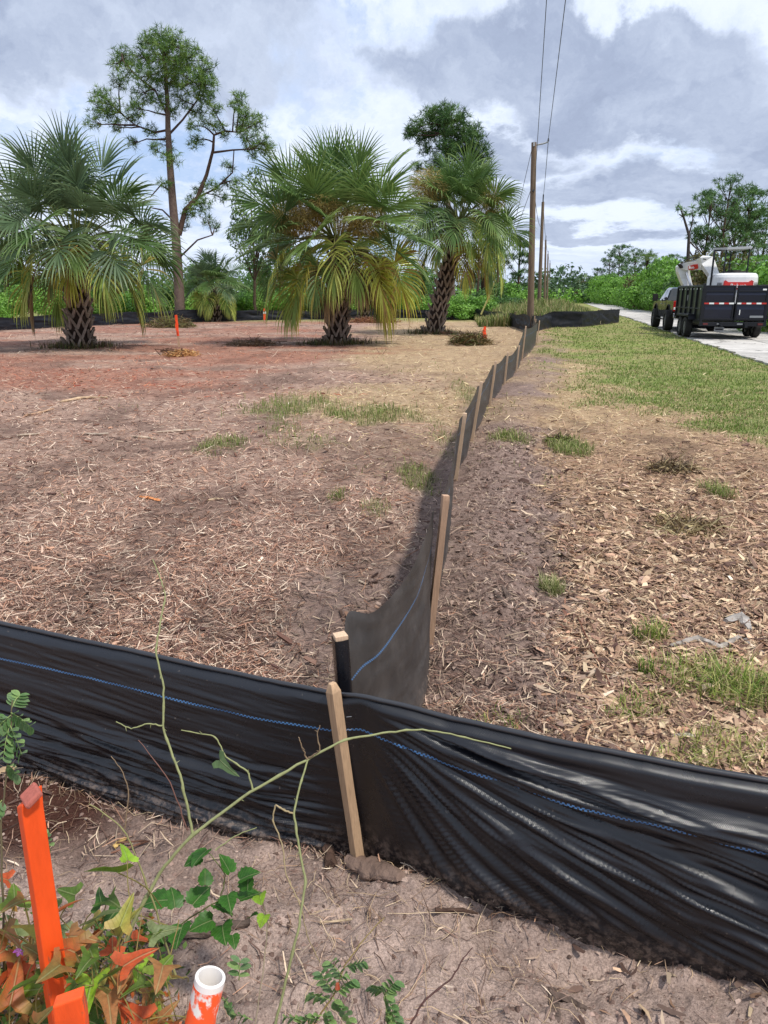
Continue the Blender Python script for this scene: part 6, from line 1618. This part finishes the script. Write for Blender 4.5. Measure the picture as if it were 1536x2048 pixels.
V = np.vstack([t0 - ax * .012 + ring * Ro, t0 - ax * .001 + ring * Ro, t0 + ring * (Ro - .001), t0 + ring * (Ri + .001), t0 - ax * .10 + ring * Ri])
rim_.add(V, np.vstack([np.stack([i * seg + k, i * seg + k2, (i + 1) * seg + k2, (i + 1) * seg + k], 1) for i in range(4)])); rim_.obj('rim', mat('white_plastic', (.78, .74, .70), .35), e, smooth=False)
a = Acc(); a.add(t0 - ax * .09 + ring * (Ri + .0005), [list(range(seg))]); a.obj('silt_inside', mat('pale_silt', (.45, .30, .24), .9), e)

# ------------------------------------------------------------------ foreground vines, leaves, weeds
def leaf_mesh(kind, seed=0, col=(110, 150, 50), col2=None):
    r = np.random.default_rng(seed)
    if kind == 'hastate': half = [(0, 0, 0), (-.14, .16, 0), (-.20, .40, .03), (-.02, .46, .08), (.14, .27, .18), (.32, .20, .32), (.55, .16, .55), (.80, .09, .80), (1.0, .0, 1.0)]
    elif kind == 'toothed': half = [(0, 0, 0), (-.08, .20, .02), (.02, .40, .08), (.08, .36, .12), (.20, .50, .24), (.28, .42, .30), (.42, .46, .44), (.50, .36, .50), (.64, .34, .64), (.72, .24, .72), (.86, .14, .86), (1.0, 0, 1.0)]
    else: half = [(0, 0, 0), (.08, .16, .1), (.3, .27, .3), (.6, .29, .6), (.85, .18, .85), (1.0, 0.0, 1.0)]
    h = np.array(half); n = len(h); fold = r.uniform(.15, .55); curl = r.uniform(.1, .6); tws = r.uniform(-.25, .25)
    V = []; 
    def z(x, y): return fold * abs(x) * .8 - curl * y * y * .6 + tws * x * y
    for (y_, x_, my) in h: V.append((0, my, z(0, my)))
    for s_ in (-1, 1):
        for (y_, x_, my) in h: V.append((s_ * x_, y_, z(s_ * x_, y_) + r.normal(0, .012)))
    F4 = []
    for s_ in (0, 1):
        o_ = n * (1 + s_)
        for k in range(n - 1): F4.append([k, k + 1, o_ + k + 1, o_ + k] if s_ else [k, o_ + k, o_ + k + 1, k + 1])
    c = C3(*col, .72); c2 = C3(*(col2 or col), .72)
    CC = []
    for (x_, y_, z_) in V:
        q = min(1, max(0, (abs(x_) * 1.3 + abs(y_ - .4) * .5) * 1.0)); CC.append(c * (1 - q) + c2 * q)
    CC = np.array(CC) * (1 + r.normal(0, .06, (len(V), 1)))
    return Acc().add(V, F4, CC).mesh('leaf', M['fleaf'], smooth=True)
M['fleaf'] = mat('vine_leaf', attr=True, rough=.45, spec=.35, trans=.38, var=.34, vscale=5, detail=8)
t = M['fleaf'].node_tree; B = NB(t); prn = [n for n in t.nodes if n.type == 'BSDF_PRINCIPLED'][0]; trn = [n for n in t.nodes if n.type == 'BSDF_TRANSLUCENT'][0]
src = prn.inputs['Base Color'].links[0].from_socket
oc = B.n('ShaderNodeTexCoord').outputs['Object']; sp_ = B.n('ShaderNodeSeparateXYZ'); B.l(oc, sp_.inputs[0]); ax_ = B.math('ABSOLUTE', sp_.outputs[0])
rib = B.sstep(ax_, .035, .008)
vein = B.sstep(B.math('ABSOLUTE', B.math('SINE', B.math('MULTIPLY', B.math('SUBTRACT', sp_.outputs[1], B.math('MULTIPLY', ax_, .9)), 19.0))), .16, .03)
vn = B.math('MAXIMUM', rib, B.math('MULTIPLY', vein, .5))
spots_ = B.sstep(B.noise(oc, 13, 6, .7), .62, .72)
cc_ = B.mix(B.math('MULTIPLY', vn, .38), src, (.42, .46, .22, 1)); cc_ = B.mix(B.math('MULTIPLY', spots_, .55), cc_, (.16, .09, .04, 1))
B.l(cc_, prn.inputs['Base Color']); B.l(cc_, trn.inputs['Color'])
bn_ = B.n('ShaderNodeBump'); bn_.inputs['Strength'].default_value = .5; bn_.inputs['Distance'].default_value = .02; B.l(vn, bn_.inputs['Height']); B.l(bn_.outputs[0], prn.inputs['Normal'])
def put_leaf(me, p, size, head, pitch, roll, parent, O):
    o = bpy.data.objects.new('leaf', me); COL.objects.link(o); o.parent = parent
    o.location = tuple(np.array(p) - O); o.rotation_euler = (pitch, roll, head); o.scale = (size, size, size); return o
def smooth_path(P, k=6):
    P = np.array(P); n = len(P); out_ = []
    for i in range(n - 1):
        p0 = P[max(i - 1, 0)]; p1 = P[i]; p2 = P[i + 1]; p3 = P[min(i + 2, n - 1)]
        for t_ in np.linspace(0, 1, k, endpoint=False):
            out_.append(.5 * ((2 * p1) + (-p0 + p2) * t_ + (2 * p0 - 5 * p1 + 4 * p2 - p3) * t_ ** 2 + (-p0 + 3 * p1 - 3 * p2 + p3) * t_ ** 3))
    out_.append(P[-1]); return np.array(out_)
def stem(pts, r0, r1, col, parent, O, name='stem', nodes=True):
    q_ = np.array([RD(*q) for q in pts]); P = smooth_path(q_); ti = np.linspace(0, len(q_) - 1, len(P)); P = .4 * P + .6 * np.stack([np.interp(ti, range(len(q_)), q_[:, k]) for k in range(3)], 1); P += np.random.default_rng(len(pts)).normal(0, .0006, P.shape); P = P - O; n = len(P); rd = np.linspace(r0, r1, n)
    if nodes: rd[::9] *= 1.35
    a = Acc(); a.tube(P, rd, 7, C3(*col, .7)); o = a.obj(name, M['stem'], parent, smooth=True)
    if nodes:
        th = Acc(); r = np.random.default_rng(int(abs(pts[0][0]) * 7))
        for k in range(5, n - 3, 9):
            d = nrmz(r.normal(0, 1, 3)); th.tube([P[k], P[k] + d * .010], [.0016, .0003], 4, C3(*col, .6), cap=False)
        if th.v: th.obj('thorns', M['stem'], o)
    return o
def plant(name, label, cat, root_px, depth, group=None):
    p_ = RD(*root_px, depth); e = empty(name, (p_[0], p_[1], 0)); tag(e, label, cat, group); return e, np.array([p_[0], p_[1], 0])
SG = (156, 160, 110); SB = (140, 118, 92); SR = (126, 88, 76)
vine, O = plant('vine', 'long pale green zigzag vine arching over the near fence and the wooden stake', 'vine', (250, 1850), 1.5)
stem([(225, 1960, 1.50), (265, 1850, 1.50), (320, 1745, 1.52), (385, 1670, 1.52), (500, 1585, 1.54), (612, 1520, 1.56), (690, 1480, 1.58), (780, 1464, 1.60), (845, 1459, 1.60), (930, 1475, 1.60), (1022, 1497, 1.60)], .0042, .0014, SG, vine, O)
stem([(386, 1670, 1.52), (372, 1600, 1.52), (360, 1550, 1.52), (333, 1478, 1.53), (326, 1452, 1.53), (327, 1375, 1.54), (312, 1300, 1.55), (324, 1225, 1.57), (331, 1190, 1.58), (318, 1150, 1.59), (305, 1118, 1.60)], .0030, .0012, SG, vine, O)
stem([(326, 1452, 1.53), (295, 1447, 1.53), (262, 1457, 1.53), (232, 1443, 1.53)], .0018, .0009, SG, vine, O)
stem([(506, 1582, 1.54), (494, 1542, 1.54), (452, 1514, 1.54), (431, 1474, 1.54), (400, 1467, 1.54), (362, 1460, 1.54)], .0021, .0010, SG, vine, O)
stem([(614, 1518, 1.56), (602, 1490, 1.55), (598, 1474, 1.55)], .0018, .0008, SB, vine, O)
stem([(618, 1516, 1.56), (640, 1500, 1.55), (634, 1470, 1.55), (640, 1450, 1.55)], .0018, .0008, SB, vine, O)
stem([(320, 1190, 1.58), (330, 1170, 1.58), (322, 1135, 1.59)], .0016, .0010, SB, vine, O)
me = leaf_mesh('hastate', 3, (120, 150, 100)); put_leaf(me, RD(440, 1520, 1.535), .055, R(170), R(-70), R(60), vine, O)
vine2, O = plant('vine', 'thin zigzag stem hanging down in front of the fence left of the wooden stake', 'vine', (565, 2000), 1.5)
stem([(548, 2060, 1.46), (572, 1960, 1.47), (598, 1850, 1.48), (610, 1765, 1.50), (597, 1690, 1.51), (588, 1625, 1.52), (603, 1560, 1.54), (616, 1518, 1.56)], .0030, .0020, SG, vine2, O)
stem([(588, 1627, 1.52), (570, 1622, 1.51), (552, 1610, 1.51), (546, 1640, 1.51), (566, 1695, 1.51), (572, 1750, 1.50), (600, 1810, 1.49), (618, 1880, 1.5), (640, 1925, 1.52)], .0020, .0009, (176, 158, 120), vine2, O)
vine3, O = plant('vine', 'slender brown and green stems bending left in front of the fence, left side', 'vine', (320, 1900), 1.5)
stem([(350, 1950, 1.50), (305, 1800, 1.50), (275, 1720, 1.50), (248, 1660, 1.50), (200, 1620, 1.50), (178, 1608, 1.50)], .0022, .0010, (150, 146, 96), vine3, O)
stem([(250, 1658, 1.50), (257, 1580, 1.50), (243, 1540, 1.50), (222, 1512, 1.50)], .0015, .0008, SB, vine3, O, nodes=False)
stem([(375, 1660, 1.53), (340, 1565, 1.53), (278, 1480, 1.54)], .0016, .0008, SR, vine3, O, nodes=False)
stem([(430, 1700, 1.55), (470, 1672, 1.55), (515, 1655, 1.55)], .0016, .0009, SG, vine3, O, nodes=False)
vine4, O = plant('twig', 'bare dark curved twig rising from the bottom edge in front of the sandy soil', 'twig', (830, 2040), 1.35)
stem([(815, 2060, 1.38), (850, 2000, 1.4), (905, 1955, 1.42), (925, 1920, 1.43), (945, 1895, 1.44)], .0022, .0010, (92, 62, 56), vine4, O)
# main tangle of leaves in the corner
COLS = [((214, 92, 48), (226, 110, 64)), ((206, 88, 44), (140, 140, 60)), ((196, 132, 84), (176, 140, 86)), ((118, 150, 50), (150, 172, 70)), ((92, 124, 46), (120, 146, 66)), ((170, 176, 72), (206, 170, 96)), ((64, 110, 40), (84, 130, 50)), ((150, 196, 50), (170, 206, 70)), ((120, 140, 84), (150, 160, 110)), ((236, 120, 70), (120, 130, 60)), ((138, 128, 66), (200, 120, 76))]
LM = [leaf_mesh('hastate', 40 + k, *COLS[k % len(COLS)]) for k in range(33)]
DM = [leaf_mesh('toothed', 90 + k, (58, 112, 34), (76, 134, 44)) for k in range(5)] + [leaf_mesh('toothed', 97, (160, 206, 60), (176, 216, 80))]
vp, O = plant('vine_plant', 'dense tangle of arrow shaped green leaves sprayed with orange paint in the bottom left corner', 'vine', (180, 1950), 1.45)
r = random.Random(21)
spots = [(30, 1800, .07, 2, 200), (70, 1850, .10, 5, 215), (15, 1760, .05, 0, 100), (235, 1745, .085, 3, 160), (255, 1720, .05, 7, 40), (215, 1800, .07, 4, 230), (190, 1840, .08, 8, 250), (240, 1870, .07, 5, 300), (175, 1890, .075, 3, 220), (150, 1905, .09, 1, 80),
         (265, 1880, .06, 0, 260), (285, 1890, .06, 3, 280), (275, 1920, .07, 7, 200), (250, 1925, .08, 2, 185), (120, 1930, .07, 10, 150), (60, 1920, .09, 10, 10), (40, 1950, .08, 0, 40), (95, 1960, .09, 4, 160), (10, 1900, .08, 9, 140), (185, 1960, .085, 7, 185), (215, 1990, .08, 2, 210),
         (160, 1930, .07, 3, 120), (240, 1960, .07, 1, 170), (200, 2030, .08, 4, 100), (255, 2020, .06, 0, 190), (300, 1985, .05, 5, 230), (20, 2010, .09, 1, 20), (60, 2030, .08, 5, 330), (5, 1860, .07, 2, 240), (130, 2040, .07, 6, 80), (285, 2040, .07, 0, 60), (320, 2030, .06, 3, 130),
         (330, 1960, .05, 10, 250), (35, 1870, .06, 8, 60), (105, 1820, .07, 4, 30), (150, 1790, .06, 4, 70), (225, 1905, .06, 0, 20), (70, 1985, .08, 9, 350), (0, 1975, .08, 0, 300), (345, 2045, .05, 9, 200)]
for k in range(56): spots.append((r.uniform(-40, 330), r.uniform(1800, 2075), r.uniform(.045, .08), r.choice([0, 1, 2, 3, 4, 5, 6, 8, 10, 10, 3, 4, 6, 4]), r.uniform(0, 360)))
for k in range(26): spots.append((r.uniform(-160, 0), r.uniform(1780, 2120), r.uniform(.05, .09), r.choice([0, 1, 3, 4, 5, 8]), r.uniform(0, 360)))
sa = Acc()
for (x_, y_, s_, k_, hd) in spots:
    dpt = r.uniform(1.28, 1.50) if y_ < 1900 else r.uniform(1.22, 1.42)
    p_ = RD(x_, y_, dpt)
    if p_[2] < .04: p_[2] = .04 + r.uniform(0, .05)
    me = LM[(k_ % 11) + 11 * r.randint(0, 2)]
    put_leaf(me, p_, s_ * .86, R(hd), r.uniform(-.2, .9), r.uniform(-.6, .6), vp, O)
    q = p_ + np.array([r.uniform(-.08, .08), r.uniform(-.03, .10), -r.uniform(.08, .22)]); q[2] = max(q[2], .0)
    sa.tube(smooth_path([p_ - O, (p_ + q) / 2 + [r.uniform(-.02, .02), 0, .01] - O, q - O], 3), [.0012] * 5 + [.0014] * 2, 4, C3(150, 140, 80, .7), cap=False)
sa.obj('leaf_stalks', M['stem'], vp)
for q in range(9):
    x_ = r.uniform(-20, 330); stem([(x_, 2080, 1.42), (x_ + r.uniform(-60, 60), 1960, 1.42), (x_ + r.uniform(-90, 90), r.uniform(1790, 1880), 1.46)], .0022, .0010, (150, 130, 80), vp, O, 'stem', False)
fl = Acc(); p_ = RD(38, 1903, 1.3) - O
for k in range(5):
    t_ = k * 1.256; fl.add([p_, p_ + [math.cos(t_) * .008, 0, math.sin(t_) * .008], p_ + [math.cos(t_ + .6) * .010, -.003, math.sin(t_ + .6) * .010], p_ + [math.cos(t_ + 1.1) * .007, 0, math.sin(t_ + 1.1) * .007]], [[0, 1, 2, 3]], (.55, .12, .6))
fl.obj('flower', M['fleaf'], vp)
# dark toothed leaves
dv, O = plant('weed', 'low vine with dark green toothed leaves right of the orange sprayed tangle', 'weed', (420, 1850), 1.7)
for (x_, y_, s_, hd, m_) in ((415, 1700, .055, 150, 0), (402, 1715, .04, 120, 1), (460, 1745, .05, 60, 2), (480, 1760, .05, 280, 3), (455, 1790, .05, 200, 4), (430, 1810, .05, 250, 0), (335, 1800, .06, 100, 1), (365, 1850, .065, 180, 2), (385, 1810, .06, 330, 3), (350, 1815, .05, 30, 4),
                        (425, 1840, .055, 120, 0), (445, 1850, .06, 200, 1), (480, 1800, .055, 300, 2), (495, 1780, .045, 350, 3), (520, 1790, .04, 200, 5), (530, 1830, .035, 170, 5), (465, 1870, .035, 200, 4), (310, 1860, .05, 220, 3), (500, 1835, .03, 240, 2), (75, 1720, .035, 90, 3), (410, 1770, .04, 20, 2)):
    put_leaf(DM[m_], RD(x_, y_, 1.62), s_ * .95, R(hd), r.uniform(.0, .8), r.uniform(-.4, .4), dv, O)
stem([(300, 1900, 1.66), (380, 1835, 1.64), (440, 1800, 1.63), (500, 1775, 1.63), (525, 1790, 1.62)], .0018, .0010, (110, 120, 66), dv, O, 'stem', False)
stem([(440, 1800, 1.63), (450, 1750, 1.62), (418, 1705, 1.62)], .0015, .0010, (110, 120, 66), dv, O, 'stem', False)
stem([(525, 1800, 1.62), (535, 1850, 1.62), (525, 1950, 1.55), (510, 2048, 1.5)], .0016, .0012, (150, 136, 110), dv, O, 'stem', False)
# pinnate weeds
OM = [leaf_mesh('oval', 130 + k, c_, c2_) for k, (c_, c2_) in enumerate((((120, 156, 104), (146, 176, 124)), ((104, 146, 84), (130, 168, 104)), ((150, 186, 110), (166, 196, 126))))]
def pinnate(parent, O, base, tipp, n, size, seed):
    rr__ = random.Random(seed); b_, t_ = RD(*base), RD(*tipp); ax_ = (t_ - b_); sd = nrmz(np.cross(ax_, [0.1, 1, .2])); k = 0
    a = Acc(); a.tube(np.array([b_, (b_ + t_) / 2 + [0, 0, .004], t_]) - O, [.0011, .0010, .0006], 4, C3(150, 170, 100, .7)); a.obj('leaf_stalk', M['stem'], parent)
    for i in range(n):
        for s2 in (-1, 1):
            u_ = (i + .7) / n; p_ = b_ + ax_ * u_; d = sd * s2 * .9 + nrmz(ax_) * .45 + np.array([0, -.1, rr__.uniform(-.2, .3)])
            q = Vector(d).to_track_quat('Y', 'Z'); o = bpy.data.objects.new('leaflet', OM[rr__.randint(0, 2)]); COL.objects.link(o); o.parent = parent
            o.location = tuple(p_ - O); o.rotation_mode = 'QUATERNION'; o.rotation_quaternion = q; s_ = size * rr__.uniform(.8, 1.15); o.scale = (s_, s_, s_)
w1, O = plant('weed', 'pale green feathery leaved weed at the left edge in front of the fence', 'weed', (10, 1750), 1.4, 'feathery leaved weeds')
stem([(8, 1990, 1.38), (6, 1800, 1.38), (2, 1650, 1.38), (14, 1540, 1.38), (22, 1470, 1.38), (24, 1400, 1.38)], .0024, .0012, (110, 100, 74), w1, O, 'stem', False)
for k, (b_, t_) in enumerate((((22, 1425, 1.38), (62, 1455, 1.37)), ((22, 1430, 1.38), (-15, 1470, 1.37)), ((20, 1450, 1.38), (44, 1510, 1.36)), ((18, 1455, 1.38), (6, 1520, 1.37)), ((24, 1415, 1.38), (40, 1390, 1.4)), ((14, 1530, 1.38), (34, 1550, 1.37)), ((4, 1600, 1.38), (-20, 1640, 1.37)), ((85, 1655, 1.42), (100, 1690, 1.4)), ((20, 1440, 1.38), (-30, 1430, 1.4)))):
    pinnate(w1, O, b_, t_, 5, .022, k)
w2, O = plant('weed', 'feathery green weed with a tiny red flower at the bottom edge, centre', 'weed', (650, 2048), 1.3, 'feathery leaved weeds')
stem([(610, 2080, 1.30), (640, 2030, 1.31), (668, 1990, 1.32), (690, 1930, 1.34), (735, 1870, 1.38), (768, 1835, 1.42)], .0018, .0009, (140, 120, 70), w2, O, 'stem', False)
for k, (b_, t_) in enumerate((((668, 1990, 1.32), (640, 1945, 1.31)), ((672, 1985, 1.32), (705, 1960, 1.31)), ((660, 2000, 1.31), (620, 1990, 1.3)), ((665, 1995, 1.31), (700, 2040, 1.29)), ((645, 2030, 1.3), (600, 2045, 1.29)), ((640, 2040, 1.3), (570, 2035, 1.29)), ((690, 1935, 1.34), (728, 1925, 1.34)), ((650, 2020, 1.3), (665, 2060, 1.28)), ((690, 1960, 1.33), (660, 1925, 1.33)))):
    pinnate(w2, O, b_, t_, 5, .021, 20 + k)
a = Acc(); a.cyl(RD(675, 1972, 1.30) - O, (0, .3, 1), .005, .010, 8, .003, C3(210, 60, 40)); a.obj('flower', M['fleaf'], w2)
w3, O = plant('weed', 'small feathery green weed at the bottom edge right of the flowering one', 'weed', (790, 2048), 1.3, 'feathery leaved weeds')
stem([(775, 2080, 1.30), (772, 2020, 1.31), (768, 1985, 1.32)], .0014, .0009, (120, 140, 80), w3, O, 'stem', False)
for k, (b_, t_) in enumerate((((770, 1985, 1.32), (795, 2048, 1.29)), ((768, 1985, 1.32), (742, 1975, 1.32)), ((770, 1990, 1.32), (790, 1965, 1.32)), ((772, 2020, 1.31), (790, 2060, 1.28)))):
    pinnate(w3, O, b_, t_, 6, .020, 40 + k)
w4, O = plant('weed', 'small dark leafed seedling at the bottom edge between the pipe and the flowering weed', 'weed', (520, 1960), 1.5, None)
for k, (b_, t_) in enumerate((((478, 1960, 1.42), (480, 1920, 1.42)), ((505, 2040, 1.40), (470, 2030, 1.4)), ((445, 1995, 1.42), (462, 2020, 1.4)))):
    pinnate(w4, O, b_, t_, 3, .024, 60 + k)
# ground cover under the tangle
a = Acc(); cc = []; 
for k in range(60):
    g_ = G(r.uniform(-250, 330), r.uniform(1900, 2250)); cc.append((g_[0], g_[1], .05))
leaf_cards(a, cc, np.array([[.09, .07, .10]]), 5200, .020, ((64, 96, 42), (84, 116, 52), (50, 80, 36), (110, 124, 60), (190, 96, 54)), 31)
tag(a.obj('ground_cover', M['leaf']), 'small dark green leaves carpeting the soil under the vine tangle', 'ground cover', kind='stuff')
# roots and dead grass lying on the foreground soil
a = Acc(); n = 3600; x_ = rng.uniform(-1.6, 1.5, n); y_ = yA(x_) - rng.uniform(.0, 1.1, n)
cl_ = rng.random(n) < np.clip(sm(fbm(x_ * 3, y_ * 3, 55), .40, .62) + .12 + .7 * np.exp(-(((x_ + .02) / .3) ** 2 + ((y_ - 1.5) / .25) ** 2)), 0, 1) * (.35 + .65 * sm(y_, 1.0, 1.7)); x_ = x_[cl_]; y_ = y_[cl_]; n = len(x_)
L_ = rng.gamma(3, .020, n) + .015; yaw = rng.uniform(0, 6.3, n); cur = rng.normal(0, .8, n); z_ = height(x_, y_) + .004
P = []
for k, u_ in enumerate(np.linspace(-.5, .5, 5)):
    an_ = yaw + cur * u_; P.append(np.stack([x_ + np.cos(an_) * L_ * u_, y_ + np.sin(an_) * L_ * u_, z_ + rng.uniform(0, .008, n) + np.abs(rng.normal(0, .10, n)) * L_ * (k % 2)], 1))
P = np.stack(P, 1); Wd = np.tile([.0010, .0014, .0014, .0012, .0006], (n, 1)) * rng.uniform(.5, 1.3, (n, 1)); sdv = np.stack([-np.sin(yaw), np.cos(yaw), .3 * np.ones(n)], 1)
a.strips(P, Wd, sdv, jitc(pal([C3(200, 172, 138), C3(168, 136, 108), C3(130, 100, 82), C3(96, 72, 62), C3(214, 190, 156)], n)))
tag(a.obj('dry_roots', M['chip']), 'dry roots and dead grass strewn on the foreground soil', 'roots', kind='stuff')
# crumbs of soil on the bare earth
def crumbs(n, x, y, smin, smax, cols):
    a = Acc(); z = height(x, y); s = smin + (smax - smin) * rng.random(n) ** 3
    base = np.array([[1, 0, 0], [0, 1, 0], [-1, 0, 0], [0, -1, 0], [.1, .1, .75], [.5, .5, .35], [-.5, .5, .4], [-.5, -.5, .35], [.5, -.5, .4]])
    f = np.array([[0, 5, 4], [5, 1, 4], [1, 6, 4], [6, 2, 4], [2, 7, 4], [7, 3, 4], [3, 8, 4], [8, 0, 4], [0, 1, 5], [1, 2, 6], [2, 3, 7], [3, 0, 8]])
    V = base[None] * s[:, None, None] * (1 + rng.normal(0, .28, (n, 9, 3)))
    an = rng.uniform(0, 6.3, n); c_, s_ = np.cos(an)[:, None], np.sin(an)[:, None]
    X = V[..., 0] * c_ - V[..., 1] * s_; Y = V[..., 0] * s_ + V[..., 1] * c_
    V = np.stack([X + x[:, None], Y + y[:, None], V[..., 2] + (z - s * .12)[:, None]], -1)
    F_ = (np.arange(n) * 9)[:, None, None] + f[None]
    a.add(V.reshape(-1, 3), F_.reshape(-1, 3), np.repeat(jitc(pal(cols, n), .14), 9, 0))
    return a
SC1 = [C3(168, 142, 130), C3(142, 118, 108), C3(190, 166, 152), C3(120, 98, 88)]
n = 15000; x_ = rng.uniform(-1.7, 1.7, n); y_ = yA(x_) - .01 - rng.random(n) ** .8 * 1.05
k = fbm(x_ * 5, y_ * 5, 57) + rng.random(n) * .35 > .58; x_, y_ = x_[k], y_[k]
m = 9000; yb_ = rng.uniform(2.4, 9, m) ** 1.0; xb_ = xB(yb_) + rng.normal(.38, .28, m) * (1 + yb_ * .03); k = (np.abs(xb_ - xB(yb_)) > .08); xb_, yb_ = xb_[k], yb_[k]
ac_ = crumbs(len(x_), x_, y_, .0018, .011, SC1)
tag(ac_.obj('soil_crumbs', M['chip']), 'loose crumbs of sandy soil on the bare foreground earth', 'soil', kind='stuff')
ac_ = crumbs(len(xb_), xb_, yb_, .004, .024, [c_ * .85 for c_ in SC1])
tag(ac_.obj('soil_crumbs', M['chip']), 'loose clods of dark soil along the receding fence', 'soil', kind='stuff')
print('done', time.time() - T0, 'tris', sum(sum(max(0, 1) * (len(m.loops) - 2 * len(m.polygons)) for m in [mm]) for mm in bpy.data.meshes))
